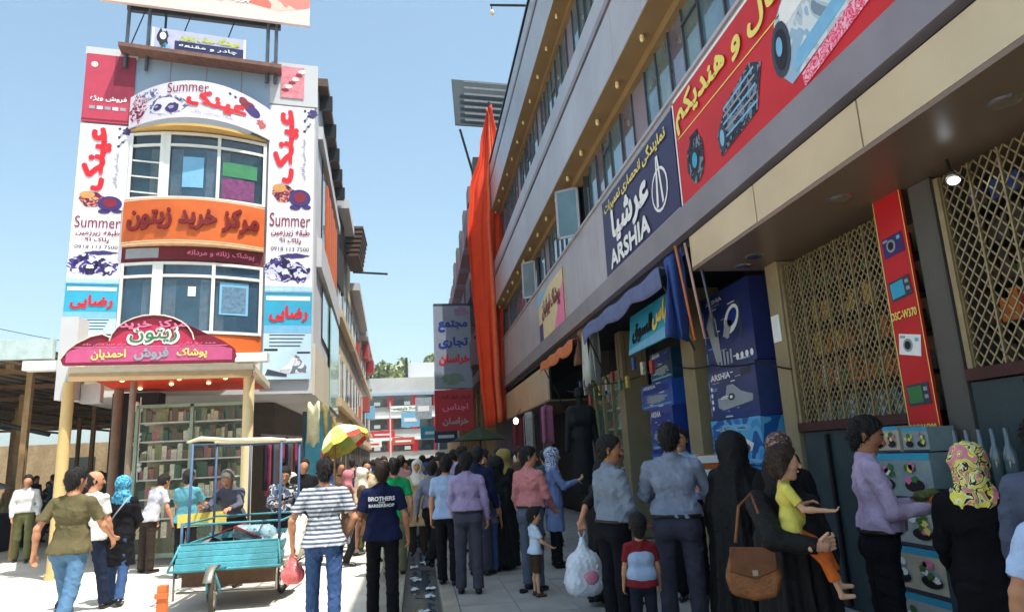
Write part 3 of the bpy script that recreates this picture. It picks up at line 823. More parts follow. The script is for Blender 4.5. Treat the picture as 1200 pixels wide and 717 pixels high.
ribbon(5.91, 6.99, 3, openings=((12.0, 12.9), (17.6, 18.3)))
ribbon(8.80, 10.69, 5)
# dark open casements with swung-out sashes
for (ya, yb_, sw) in ((12.0, 12.95, .42), (17.5, 18.3, .34)):
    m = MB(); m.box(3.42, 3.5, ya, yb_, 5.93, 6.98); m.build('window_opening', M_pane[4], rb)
    sash = MB(); a = Vector((3.33, yb_, 5.93)); d_ = Vector((-sw, .30, 0)); L_ = d_.length
    for o_, w_, h_ in ((0, 1, .05), (0, .08, 1.02), (.92, .08, 1.02), (0, 1, .05)):
        pass
    sash.obox(a, d_, (.02, .02, 0), (0, 0, .05)); sash.obox(a + Vector((0, 0, 1.0)), d_, (.02, .02, 0), (0, 0, .05))
    sash.obox(a, d_*.1, (.02, .02, 0), (0, 0, 1.05)); sash.obox(a + d_*.9, d_*.1, (.02, .02, 0), (0, 0, 1.05))
    s_ = sash.build('open_sash', M_panel2, rb)
    q = MB(); q.obox(a + d_*.1 + Vector((.004, .004, .05)), d_*.8, (.006, .006, 0), (0, 0, .95)); q.build('window_pane', M_pane[0], rb)
# canopies over the shops (near and far) with their panels, soffit and lamps
def canopy(name, label, ya, yb_, z0, z1, xb, js):
    t = thing(name, label, 'canopy', (F, (ya+yb_)/2, z0))
    for a, b in zip(js[:-1], js[1:]):
        q = MB(); q.box(F, F+.05, a+.009, b-.009, z0+.02, z1); q.build('fascia_panel', M_cream, t)
    q = MB(); q.box(F+.052, F+.1, ya, yb_, z0+.02, z1); q.build('fascia_core', M_seam, t)
    q = MB(); q.box(F+.003, xb, ya, yb_, z0-.02, z0+.018); q.build('soffit', M_soffit2, t)
    q = MB(); q.box(F+.1, xb, yb_-.05, yb_, z0+.02, z1); q.build('end_cap', M_cream, t)
    return t
cn = canopy('shop_canopy', 'polished cream canopy over the nearest shuttered shops', Y0, 7.4, 3.67, 4.06, 4.6, [Y0, -5.3, -3.7, -2.1, -.5, 1.0, 2.6, 4.2, 5.8, 7.4])
cf = canopy('shop_canopy', 'cream canopy over the far shops beyond the orange awning', 16.8, 25.3, 2.95, 3.85, 5.0, [16.8, 19.6, 22.4, 25.3])
M_lampring = mat('lamp_chrome', (200, 196, 190), rough=0.2, metal=0.9)
M_lampglow = mat('lamp_lens', (215, 205, 190), rough=0.15, spec=0.9)
for (x, y) in ((3.58, 5.09), (3.66, 6.79), (3.64, 3.45), (3.6, 1.8), (3.72, 7.18)):
    q = MB(); q.tube([(x, y, 3.65), (x, y, 3.635)], [.10, .085], 16); r_ = q.build('downlight', M_lampring, cn, smooth=False)
    q = MB(); q.ell((x, y, 3.635), .06, .06, .02, 0, 12, 6); l_ = q.build('lens', M_lampglow, None, smooth=True); l_.parent = r_
q = MB(); q.box(FB+.6, 15, 3.05-.0, 3.06, 0, 0.01)

# ------------------------------------------------------------------ shopfront line
M_pillar = mat('pillar_plaster', (150, 134, 104), rough=0.7, vary=0.12, scale=3, dirt=0.35)
M_pilg = mat('pillar_grey', (92, 88, 84), rough=0.6, vary=0.12, scale=3, dirt=0.3)
M_gold = mat('grille_brass', (160, 144, 112), rough=0.38, metal=0.55, vary=0.2, scale=12)
M_sillr = mat('sill_maroon', (70, 34, 34), rough=0.5)
M_teal = mat('teal_sheet', (66, 82, 88), rough=0.4, metal=0.4, vary=0.15, dirt=0.3)
M_darkm = mat('dark_metal', (34, 36, 40), rough=0.45, metal=0.4)
M_wirem = mat('black_cable', (14, 14, 16), rough=0.6)
M_wood = mat('pale_wood', (176, 146, 104), rough=0.7, vary=0.2, scale=8)

def pillar(y0, y1, x, mt, label, ztop=3.65, z0=.1):
    q = MB(); q.box(x, x+.5, y0, y1, z0, ztop); o = q.build('pillar', mt, None, bevel=.015); tag(o, label, 'pillar'); return o
pillar(6.98, 7.24, 4.0, M_pillar, 'beige plastered pillar between the blue juicer posters and the brass shutter')
pillar(4.62, 4.86, 4.02, M_pilg, 'dark grey pillar just to the right of the red camera banner')
pillar(2.0, 2.25, 4.02, M_pilg, 'grey pillar at the right edge beyond the second shutter')
pillar(9.2, 9.62, 3.85, M_pillar, 'pillar left of the blue juicer posters beneath the blue awning', 3.9)
pillar(12.6, 12.95, 3.85, M_pillar, 'narrow yellowish pillar between the box shop and the glass door', 3.9)
pillar(15.1, 15.4, 3.85, M_pilg, 'grey pillar beyond the glass shop door under the orange awning', 3.9)

def shutter(label, ya, yb_, z0, z1, cell, seed, goods):
    t = thing('lattice_shutter', label, 'shutter', (W, (ya+yb_)/2, z0))
    nY = max(3, int(round((yb_-ya)/cell))); cy = (yb_-ya)/nY; nZ = int(round((z1-z0)/(cell*1.25))); cz = (z1-z0)/nZ
    q = MB(); r_ = .0042
    for i in range(nY):
        for j in range(nZ):
            a0, a1 = ya + cy*i, ya + cy*(i+1); b0, b1 = z0 + cz*j, z0 + cz*(j+1); am = (a0+a1)/2; bm = (b0+b1)/2
            for k_, (p, p2) in enumerate((((a0, bm), (am, b0)), ((am, b0), (a1, bm)), ((a1, bm), (am, b1)), ((am, b1), (a0, bm)))):
                x_ = W + (.004 if k_ % 2 else -.004)
                d_ = Vector((0, p2[0]-p[0], p2[1]-p[1])); n_ = Vector((0, -d_.z, d_.y)).normalized()*r_*1.4
                q.obox(Vector((x_, p[0], p[1])) - n_, d_, n_*2, (.008, 0, 0))
    o = q.build('lattice', M_gold, t, kind='stuff')
    q = MB()
    for k_ in range(nY+1):
        if k_ % 3 == 0: q.box(W-.012, W+.012, ya+cy*k_-.008, ya+cy*k_+.008, z0, z1)
    q.build('upright', M_gold, t)
    for (a, b) in ((ya-.07, ya), (yb_, yb_+.05)):
        q = MB(); q.box(W-.03, W+.04, a, b, z0, z1); q.build('side_rail', M_gold, t)
    q = MB(); q.box(W-.05, W+.08, ya-.08, yb_+.06, z0-.09, z0-.004); q.build('sill', M_sillr, t)
    # lit goods on the shelves behind
    s_ = thing('shop_shelf', goods[0], 'shelf', (W+.4, (ya+yb_)/2, z0))
    q = MB(); q.box(W+.48, W+.5, ya-.1, yb_+.1, z0-.1, z1); q.build('back_panel', mat('shelf_back', (120, 96, 70), vary=.3, scale=3), s_)
    for j in range(5):
        zz = z0 + (z1-z0)*j/5.0
        q = MB(); q.box(W+.14, W+.48, ya-.05, yb_+.05, zz-.012, zz+.006); q.build('shelf_board', M_darkm, s_)
        pack = MB(); g_ = random.Random(seed*10+j); y = ya; mi = 0
        cols = goods[1][j]
        while y < yb_ - .03:
            w_ = g_.uniform(.035, .11); h_ = g_.uniform(.08, .24)
            if h_ > (z1-z0)/5 - .03: h_ = (z1-z0)/5 - .04
            pack.obox((W+.16+g_.uniform(0, .05), y, zz+.007), (.12, g_.uniform(-.01, .01), 0), (0, w_*.93, 0), (0, 0, h_), g_.randrange(len(cols)))
            y += w_
        pack.build('packages', cols, s_, kind='stuff')
    return t
def pk(n, c): return mat('pack_' + n, c, rough=0.35, vary=0.35, scale=24, bump=0.1)
P_or, P_ye, P_wh, P_gr, P_te, P_rd, P_bk, P_bl = pk('orange', (196, 104, 36)), pk('yellow', (206, 170, 74)), pk('white', (190, 200, 196)), pk('green', (74, 116, 66)), pk('teal', (90, 140, 140)), pk('red', (166, 42, 38)), pk('brown', (70, 54, 44)), pk('blue', (52, 86, 150))
shutter('brass lattice shutter between the juicer posters and the red camera banner', 5.3, 6.9, 1.85, 3.56, .074, 1,
        ('dim shelf of orange and green packets behind the nearer-left brass shutter', [[P_te, P_wh, P_te], [P_or, P_or, P_ye, P_gr, P_wh], [P_gr, P_or, P_ye, P_bk], [P_bk, P_bk, P_ye], [P_bk, P_bk, P_gr]]))
shutter('brass lattice shutter at the right edge beyond the grey pillar', 2.35, 4.52, 2.12, 3.60, .090, 2,
        ('dim shelf of dark goods behind the right-edge brass shutter', [[P_te, P_bl, P_bk], [P_bk, P_or, P_bk, P_rd], [P_bk, P_bk, P_gr], [P_bk], [P_bk, P_bl]]))
q = MB(); q.box(W+.0, W+.06, 5.2, 6.95, .1, 1.75); tag(q.build('shop_counter_panel', M_teal), 'teal grey sheet panel under the left brass shutter', 'panel')
q = MB(); q.box(W+.0, W+.06, 2.28, 4.6, .1, 2.02); tag(q.build('shop_counter_panel', M_teal), 'teal grey sheet panel under the right-edge brass shutter', 'panel')
for k, y in enumerate((2.9, 3.5, 4.1, 5.6, 6.0, 6.5)):
    q = MB(); q.box(W-.035, W-.002, y-.02, y+.02, .12, 1.72 if y > 5 else 2.0); tag(q.build('cover_strip', M_darkm), ['nearest', 'second', 'third', 'fourth', 'fifth', 'farthest'][k] + ' dark metal strip on the teal sheet panels under the shutters', 'strip')
g_ = random.Random(61)
for k in range(14):       # small goods on strings in front of the carton shop and along the awnings
    y = 9.75 + .42*k if k < 7 else 12.4 + .38*(k-7); z = g_.uniform(2.5, 3.0); c_ = [(180, 60, 60), (210, 200, 180), (60, 90, 150), (200, 170, 80), (90, 130, 90)][k % 5]
    t = thing('hanging_packet', ['red', 'cream', 'blue', 'yellow', 'green'][k % 5] + ' small packet on a string, number %s along the awnings from the juicer cartons' % ['one', 'two', 'three', 'four', 'five', 'six', 'seven', 'eight', 'nine', 'ten', 'eleven', 'twelve', 'thirteen', 'fourteen'][k], 'packet', (3.45, y, z), 'packets hung along the shop awnings')
    q = MB(); q.obox((3.42, y-.05, z), (.05, .02, 0), (0, .12, 0), (0, 0, .19)); q.build('packet', mat('hp%d' % (k % 5), c_, rough=.3, vary=.4, scale=20), t); q = MB(); q.tube([(3.44, y, z+.19), (3.44, y, 3.55)], .004, 4); q.build('string', M_wirem, t)
# bright reflector lamp above the second shutter
t = thing('spot_lamp', 'small bright spot lamp hanging at the corner of the second shutter', 'lamp', (3.93, 4.3, 3.6))
q = MB(); q.tube([(3.93, 4.3, 3.65), (3.93, 4.28, 3.52)], [.012, .012], 6); q.build('bracket', M_darkm, t)
q = MB(); q.tube([(3.93, 4.28, 3.54), (3.90, 4.24, 3.46)], [.02, .055], 12, closed_ends=True); q.build('reflector', M_lampring, t, smooth=True)
q = MB(); q.ell((3.898, 4.235, 3.455), .042, .042, .03); q.build('bulb', mat('spot_glow', (235, 245, 255), emit=3.0, bump=0), t, smooth=True)

M_red = mat('banner_red', (196, 30, 36), rough=0.45, vary=0.16, scale=1.5, bump=0.06, bscale=6)
M_redd = mat('banner_red_deep', (150, 20, 28), rough=0.5)
M_navy = mat('banner_navy', (38, 40, 82), rough=0.4, vary=0.15, scale=1.2, bump=0.06, bscale=6)
M_white = mat('print_white', (232, 232, 232), rough=0.5, vary=0.04)
M_yel = mat('print_yellow', (236, 214, 110), rough=0.5, vary=0.05)
M_gry = mat('print_grey', (150, 156, 166), rough=0.5, vary=0.1)
M_blk = mat('print_black', (24, 24, 30), rough=0.5, vary=0.1)
M_dgr = mat('print_slate', (58, 62, 76), rough=0.5, vary=0.2)
M_lbl = mat('print_light_blue', (120, 178, 216), rough=0.5, vary=0.1)
M_cyan = mat('print_cyan', (52, 160, 196), rough=0.5, vary=0.12, scale=2)
M_dbl = mat('print_deep_blue', (30, 56, 140), rough=0.4, vary=0.15, scale=2)
M_pink = mat('print_pink', (226, 120, 160), rough=0.5, vary=0.1)
M_mar = mat('print_maroon', (128, 24, 48), rough=0.5, vary=0.1)
M_prp = mat('print_indigo', (60, 44, 110), rough=0.5, vary=0.15)
M_rtx = mat('print_bright_red', (214, 24, 40), rough=0.5, vary=0.05)
M_grn = mat('print_green', (60, 120, 70), rough=0.5, vary=0.15)

# red camera banner over the near shops (seen from the street the line runs right to left = towards the far end)
# board coordinates: a grows towards the camera (-Y), b up
def right_fn(y_far, z0, x=F-.02): return flatfn((x, y_far, z0), (0, -1, 0), (0, 0, 1))
t = thing('camera_banner', 'big red banner with cameras and yellow lettering on the near facade', 'sign', (F, 4.4, 4.45))
B = Board(t, right_fn(7.44, 4.45), 6.6, 1.36, .03, M_red)
B.rect(0, 0, .035, 1.36, M_white, 1); B.rect(0, 1.325, 6.6, 1.36, M_white, 1)
B.rect(.1, .82, 5.0, .835, M_yel, 2)
# small compact camera
def cam_small(B, cx, cy, s):
    B.splat(cx, cy, .24*s, .27*s, patched('print_camera', [(26, 28, 36), (60, 66, 80), (40, 44, 56), (120, 130, 146)], 9), 2, 3, 20, .12); B.ell(cx-.02*s, cy-.02*s, .13*s, .15*s, M_blk, 3); B.ell(cx-.02*s, cy-.02*s, .07*s, .09*s, M_cyan, 4); B.rect(cx-.1*s, cy+.22*s, cx+.12*s, cy+.3*s, M_blk, 3)
cam_small(B, .52, .40, 1.0)
# stacked dark recorder
B.poly([(1.15, .12), (1.95, .22), (2.12, .62), (1.9, .74), (1.35, .60), (1.1, .38)], MATS['print_camera'], 2)
for i in range(5): B.poly([(1.22+.02*i, .26+.075*i), (1.98, .30+.085*i), (1.98, .325+.085*i), (1.22+.02*i, .285+.075*i)], M_gry if i % 2 else M_lbl, 3)
B.ell(1.22, .3, .09, .15, M_dgr, 4); B.ell(1.22, .3, .05, .09, M_lbl, 5)
# white handycam
B.poly([(2.35, .36), (2.55, .14), (3.6, .34), (3.72, .86), (3.5, 1.12), (2.75, 1.08), (2.4, .80)], patched('print_handycam', [(120, 140, 160), (176, 190, 204), (206, 214, 222), (150, 180, 206)], 3), 2)
B.poly([(2.5, .66), (3.55, .84), (3.6, 1.02), (3.45, 1.1), (2.75, 1.04), (2.5, .86)], M_white, 3)
B.poly([(2.75, .9), (3.3, .98), (3.35, 1.18), (2.95, 1.16)], M_dgr, 3)
B.poly([(2.62, .2), (3.6, .4), (3.62, .55), (2.66, .36)], M_lbl, 3)
B.ell(2.46, .52, .15, .26, M_dgr, 4); B.ell(2.46, .52, .10, .19, M_blk, 5); B.ell(2.45, .55, .05, .09, M_lbl, 6)
B.poly([(2.72, .02), (3.85, .24), (3.85, .42), (2.7, .14)], patched('print_pinkdots', [(226, 70, 110), (236, 150, 180), (220, 60, 90), (240, 180, 200)], 16), 3)
B.poly([(3.98, .5), (4.7, .55), (4.7, 1.1), (4.0, 1.12)], M_dgr, 2); B.poly([(4.06, .6), (4.5, .63), (4.5, 1.0), (4.06, 1.03)], M_dbl, 3); B.ell(4.3, .8, .12, .13, M_gry, 4)
B.flush()
B.text('دوربین دیجیتال و هندیکم', .12, .86, 4.9, 1.26, M_yel, 6, .035)

t = thing('shop_sign', 'navy fascia sign with white ARSHIA lettering left of the red banner', 'sign', (F, 9.1, 4.45))
B = Board(t, right_fn(10.82, 4.45), 3.33, 1.33, .03, M_navy)
B.rect(0, 0, 3.33, .03, M_gry, 1); B.rect(0, 1.30, 3.33, 1.33, M_gry, 1); B.rect(0, 0, .03, 1.33, M_gry, 1)
B.ell(2.72, .50, .30, .30, M_white, 2); B.ell(2.72, .50, .26, .26, M_navy, 3)
B.poly([(2.66, .28), (2.72, .92), (2.80, .28), (2.86, .30), (2.76, .96), (2.68, .96), (2.58, .28)], M_white, 4)
B.flush()
B.text('نمایندگی انحصاری تعمیرات', .2, 1.02, 3.1, 1.24, M_yel, 5, .03)
B.text('عرشیا', .55, .42, 2.3, .98, M_white, 5, .05)
B.text('ARSHIA', .35, .09, 2.25, .36, M_white, 5, .06)

t = thing('shop_sign', 'faded cream and pink fascia sign near the open window', 'sign', (F, 15.7, 4.45))
B = Board(t, right_fn(17.3, 4.45), 3.15, 1.18, .03, mat('sign_cream', (216, 196, 150), rough=.5, vary=.12))
B.poly([(1.9, 0), (3.15, 0), (3.15, .95), (2.5, .6)], M_pink, 1); B.rect(0, 0, .5, .45, M_prp, 1); B.rect(3.09, 0, 3.15, 1.18, M_mar, 2)
B.poly([(0, .9), (1.4, 1.18), (0, 1.18)], M_lbl, 1); B.flush()
B.text('پوشاک ایرانیان', .5, .45, 2.7, .95, M_mar, 4, .03)

# vertical red camera banner on the shopfront
t = thing('camera_banner', 'narrow vertical red banner of pocket cameras between the two brass shutters', 'sign', (4.0, 5.05, 1.7))
B = Board(t, flatfn((3.97, 5.22, 1.60), (0, -1, 0), (0, 0, 1)), .34, 2.06, .02, M_red)
B.rect(0, 0, .008, 2.06, M_yel, 1); B.rect(.332, 0, .34, 2.06, M_yel, 1)
for (cy, tone, rot, dev) in ((1.62, M_prp, .06, 'lens'), (1.25, M_dgr, .10, 'screen'), (.78, M_white, -.20, 'lens'), (.38, M_dgr, .03, 'screen')):
    c_, s_ = math.cos(rot), math.sin(rot)
    def rc(x0, y0, x1, y1, m_, l_):
        B.poly([(.17 + x*c_ - y*s_, cy + x*s_ + y*c_) for x, y in ((x0, y0), (x1, y0), (x1, y1), (x0, y1))], m_, l_)
    rc(-.125, -.085, .125, .085, tone, 2)
    if dev == 'lens':
        B.ell(.15, cy, .055, .055, M_gry, 3); B.ell(.15, cy, .035, .035, M_blk, 4); rc(.06, .03, .1, .06, M_lbl, 3); rc(-.11, .05, -.05, .07, M_gry, 3)
    else:
        rc(-.11, -.065, .05, .065, M_cyan if cy > 1 else M_grn, 3); rc(.07, .02, .11, .05, M_gry, 3); rc(.07, -.04, .11, -.01, M_gry, 3)
B.flush()
B.text('DSC-W370', .02, 1.00, .32, 1.065, M_yel, 5, .03); B.text('DSC-W390', .02, .08, .32, .145, M_yel, 5, .03)

# stacked juicer posters / cartons
def juicer_box(name, label, y0, y1, z0, z1, x, depth, ground, kind, group=None):
    t = thing(name, label, 'box', (x, (y0+y1)/2, z0), group)
    w, h = y1-y0, z1-z0
    B = Board(t, flatfn((x, y1, z0), (0, -1, 0), (0, 0, 1)), w, h, depth, ground, 'carton')
    g_ = random.Random(hash(label) % 1000 if False else len(label))
    if kind == 'juicer':
        B.poly([(.08*w, .62*h), (.22*w, .1*h), (.34*w, .1*h), (.3*w, .66*h), (.2*w, .8*h)], M_gry, 1)
        B.ell(.62*w, .58*h, .17*w, .15*h, M_white, 2, .5); B.ell(.64*w, .60*h, .11*w, .09*h, M_dbl, 3, .5); B.poly([(.42*w, .40*h), (.54*w, .36*h), (.64*w, .56*h), (.5*w, .6*h)], M_gry, 3)
        for i in range(5): B.rect((.24+.07*i)*w, .04*h, (.28+.07*i)*w, (.2+.02*(i % 3))*h, M_gry, 2)
        for i in range(4): B.ell((.66+.09*i)*w, .10*h, .03*w, .03*w, M_white, 2)
        B.rect(.1*w, .86*h, .5*w, .93*h, M_prp, 1); B.rect(.75*w, .3*h, .8*w, .8*h, M_dgr, 1)
    elif kind == 'mixer':
        B.poly([(.2*w, .25*h), (.3*w, .18*h), (.55*w, .22*h), (.9*w, .28*h), (.92*w, .4*h), (.7*w, .5*h), (.55*w, .66*h), (.42*w, .66*h), (.38*w, .48*h), (.2*w, .42*h)], M_gry, 2)
        B.ell(.5*w, .42*h, .07*w, .07*h, M_dgr, 3); B.ell(.5*w, .42*h, .03*w, .03*h, M_white, 4)
        for i in range(4): B.ell(.08*w, (.25+.13*i)*h, .022*w, .022*w, M_white, 2)
        B.rect(.3*w, .06*h, .95*w, .11*h, M_dbl, 1); B.rect(.72*w, .78*h, .92*w, .92*h, M_dgr, 1)
    elif kind == 'vacuum':
        B.poly([(.25*w, .3*h), (.5*w, .25*h), (.8*w, .3*h), (.85*w, .45*h), (.65*w, .6*h), (.35*w, .5*h)], M_white, 2)
        B.ell(.72*w, .36*h, .06*w, .08*h, M_dgr, 3); B.poly([(.05*w, .1*h), (.95*w, .05*h), (.95*w, .12*h), (.05*w, .18*h)], M_lbl, 1)
        B.splat(.5*w, .8*h, .35*w, .08*h, M_lbl, 1, 4)
        B.poly([(.1*w, .5*h), (.3*w, .75*h), (.28*w, .78*h), (.06*w, .53*h)], M_white, 2)
    elif kind == 'plain':
        B.rect(.1*w, .62*h, .9*w, .86*h, M_dbl, 1); B.splat(.5*w, .35*h, .3*w, .16*h, M_gry, 2, len(label)); B.rect(.06*w, .08*h, .94*w, .14*h, M_lbl, 1)
    for i in range(16):
        cx, cy, ww = g_.uniform(.05, .8)*w, g_.uniform(.03, .96)*h, g_.uniform(.03, .16)*w
        B.rect(cx, cy, min(cx+ww, .97*w), cy+.012, [M_gry, M_lbl, M_white][i % 3], 1 + (i % 2)*4)
    for i in range(3): B.rect(.02*w, (.1+.28*i)*h, .035*w, (.26+.28*i)*h, M_lbl, 1)
    B.flush()
    if kind in ('mixer', 'plain', 'juicer'): B.text('ARSHIA', (.10 if kind != 'juicer' else .12)*w, .80*h if kind != 'juicer' else .87*h, .52*w if kind != 'juicer' else .48*w, .92*h, M_white, 4, .04)
    return t
pb = lambda n, c: mat('carton_' + n, c, rough=.3, vary=.2, scale=3, bump=.05)
juicer_box('appliance_carton', 'tall navy juicer carton topmost of the stack by the beige pillar', 7.5, 8.9, 2.62, 3.62, 3.92, .5, pb('navy', (38, 48, 104)), 'juicer')
juicer_box('appliance_carton', 'navy carton with grey mixer picture in the middle of the tall stack', 7.5, 8.85, 1.98, 2.61, 3.88, .5, pb('navy2', (50, 62, 112)), 'mixer')
juicer_box('appliance_carton', 'sky blue carton with white vacuum cleaner below the mixer carton', 7.45, 8.8, 1.42, 1.97, 3.84, .5, patched('carton_sky_print', [(40, 110, 180), (60, 140, 200), (90, 170, 214), (30, 90, 160)], 2.5, .35), 'vacuum')
juicer_box('appliance_carton', 'light blue carton hidden low behind the shoppers under the vacuum carton', 7.5, 8.8, .72, 1.41, 3.86, .5, pb('sky2', (60, 130, 190)), 'plain')
juicer_box('appliance_carton', 'pale blue bottom carton standing on the pavement under the tall stack', 7.5, 8.8, .1, .71, 3.84, .5, pb('sky3', (80, 120, 180)), 'plain')
# open box shop further on
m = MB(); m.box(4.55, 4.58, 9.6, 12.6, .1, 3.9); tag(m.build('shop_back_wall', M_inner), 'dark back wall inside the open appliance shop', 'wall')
for (z0, z1, y0, y1, x, c, l) in ((2.72, 3.2, 10.15, 11.15, 3.9, (30, 66, 96), 'dark teal carton topmost of the stack in the open shop'), (2.3, 2.71, 10.1, 11.6, 3.85, (34, 80, 170), 'blue wide carton second from the top in the open shop stack'),
                          (1.6, 2.29, 10.05, 11.1, 3.8, (30, 60, 140), 'deep blue carton third down in the open shop stack'), (.9, 1.59, 10.0, 11.2, 3.8, (40, 90, 170), 'mid blue carton fourth down in the open shop stack'), (.1, .89, 10.0, 11.2, 3.78, (30, 56, 120), 'dark blue carton at the foot of the open shop stack')):
    juicer_box('appliance_carton', l, y0, y1, z0, z1, x, .55, pb('c%d' % int(z0*10), c), 'plain')
# price sheet on the beige pillar
q = MB(); q.box(3.985, 3.995, 7.03, 7.2, 2.75, 3.05); o = q.build('paper_notice', M_white); tag(o, 'small white paper notice taped on the beige pillar', 'notice')
# sagging cables along the pillars
def cable(label, pts, r=.010, grp=None, name='cable', mt=None):
    P = []
    for a, b in zip(pts[:-1], pts[1:]):
        a, b = Vector(a), Vector(b); L_ = (b-a).length
        for i in range(8): P.append(a.lerp(b, i/8) - Vector((0, 0, .06*L_*4*(i/8)*(1-i/8)*.5)))
    P.append(Vector(pts[-1])); q = MB(); q.tube(P, r, 6, closed_ends=True)
    o = q.build(name, mt or M_wirem, None, smooth=True); tag(o, label, 'cable', grp); return o
cable('black cable drooping across the juicer cartons to the brass shutter', [(3.75, 9.6, 2.82), (3.72, 8.3, 2.66), (3.8, 7.2, 2.55), (3.98, 6.9, 2.42)])
cable('thin black cable sagging between the awnings above the glass door', [(3.3, 15.0, 3.0), (3.35, 12.6, 2.9), (3.6, 9.7, 2.86)])

# glass-door shop
t = thing('glass_shop_door', 'green tinted glass shop door with lit shelves behind it', 'door', (3.95, 14.0, .1))
q = MB()
for y in (12.98, 13.62, 14.3, 15.05): q.box(3.9, 3.97, y-.03, y+.03, .1, 3.2)
q.box(3.9, 3.97, 12.98, 15.05, 3.14, 3.2); q.build('door_frame', mat('frame_yellowish', (150, 140, 96), rough=.4), t)
q = MB(); q.box(3.93, 3.94, 13.0, 15.03, .12, 3.14); q.build('pane', glass('door_glass', (120, 160, 140), alpha=.22), t)
for i in range(7):
    q = MB(); q.box(4.1, 4.45, 13.0, 15.0, .5+.4*i, .53+.4*i); q.build('shelf_board', M_white, t)
q = MB(); q.box(4.46, 4.5, 12.95, 15.1, .1, 3.3); q.build('back_panel', mat('shop_green', (70, 104, 84), vary=.3, scale=2), t)
gq = random.Random(4); q = MB()
for i in range(7):
    y = 13.02
    while y < 14.95:
        w_ = gq.uniform(.05, .14); q.box(4.15, 4.3, y, y+w_*.8, .532+.4*i, .532+.4*i + gq.uniform(.1, .3), gq.randrange(4)); y += w_
q.build('packages', [P_wh, P_gr, P_te, P_rd], t, kind='stuff')

# awnings
def awning(label, y0, y1, mt, xin, zt, xout, zb, drop, side=None, seed=0, poles=True):
    t = thing('fabric_awning', label, 'awning', ((xin+xout)/2, (y0+y1)/2, zb)); g_ = random.Random(seed)
    ph = g_.uniform(0, 6)
    q = MB(); q.grid(lambda u, v: (xin + (xout-xin)*v, y0 + (y1-y0)*u, zt + (zb-zt)*v - .07*math.sin(math.pi*v)*(1 + .5*math.sin(9*u+ph)) + .02*math.sin(23*u+ph)*v), 20, 8, thick=(0, 0, -.01)); q.build('canopy_cloth', mt, t, smooth=True)
    q = MB(); q.grid(lambda u, v: (xout - .02 + .03*math.sin(19*u+ph)*v, y0 + (y1-y0)*u, zb - drop*v*(1 + .12*math.sin(14*u+ph)) + .02*math.sin(23*u+ph)), 24, 4, thick=(.008, 0, 0)); q.build('valance', mt, t, smooth=True)
    if side is not None:
        ys, len_, ms = side
        q = MB(); q.grid(lambda u, v: (xin - .12 + (xout-xin+.12)*u + .05*math.sin(8*u+3*v), ys + .06*math.sin(10*u + 2*v), (zt + (zb-zt)*u) - len_*v*(1-.25*u)), 14, 10, thick=(0, .01, 0)); q.build('side_cloth', ms, t, smooth=True)
    if poles:
        for yp in (y0+.1, y1-.1):
            q = MB(); q.tube([(xin, yp, zb-1.0), (xout, yp, zb-.02)], .014, 6); q.build('strut', M_darkm, t)
    return t
M_tarpb = mat('tarp_blue', (48, 74, 140), rough=.6, vary=.15, scale=5, bump=.4, bscale=14)
M_tarpo = mat('tarp_orange', (196, 108, 62), rough=.8, vary=.2, scale=5, bump=.4, bscale=14)
M_tarpg = mat('tarp_greyblue', (92, 102, 140), rough=.7, vary=.15, scale=5, bump=.4, bscale=14)
M_tarpw = mat('tarp_white', (178, 178, 172), rough=.8, vary=.15, scale=5, bump=.4, bscale=14)
awning('faded blue tarpaulin awning with dark blue side curtain below the navy sign', 7.7, 11.7, M_tarpg, 3.3, 4.02, 2.92, 3.78, .24, (7.62, 1.15, M_tarpb), 1)
awning('torn orange and brown awning left of the blue one', 12.2, 15.6, M_tarpo, 3.3, 4.0, 2.85, 3.70, .22, (12.1, .7, mat('tarp_brown', (120, 82, 60), vary=.2, bump=.4)), 2)
awning('hanging whitish plastic sheet awning between orange and blue awnings', 11.75, 12.15, M_tarpw, 3.3, 3.98, 3.0, 3.8, .9, (11.72, 1.2, M_tarpw), 3, poles=False)
# poles folded with the blue awning
for k, (x, y) in enumerate(((3.12, 7.52), (3.2, 7.42), (3.29, 7.32))):
    q = MB(); q.tube([(x-.05, y, 4.0), (x+.05, y-.06, 2.85)], .016, 8)
    tag(q.build('awning_pole', [M_tarpo, mat('pole_pinkish', (190, 150, 140)), M_mull][k], smooth=True), ['orange pole nearest the street', 'pinkish pole in the middle', 'grey pole nearest the cartons'][k] + ' hanging beside the dark blue curtain', 'pole')
t = thing('shop_sign', 'turquoise shop sign with black and yellow lettering under the blue awning', 'sign', (3.5, 9.3, 3.2))
B = Board(t, flatfn((3.34, 10.5, 3.12), (0, -1, 0), (.12, 0, 1)), 2.3, .62, .03, M_cyan)
B.poly([(0, 0), (2.3, 0), (2.3, .2), (0, .08)], M_lbl, 1); B.poly([(1.7, .1), (2.3, .3), (2.3, .62), (1.9, .62)], M_grn, 1); B.flush()
B.text('السوق', .2, .14, 1.1, .46, M_blk, 4, .05); B.text('لباس', 1.15, .2, 1.8, .56, M_yel, 4, .05)
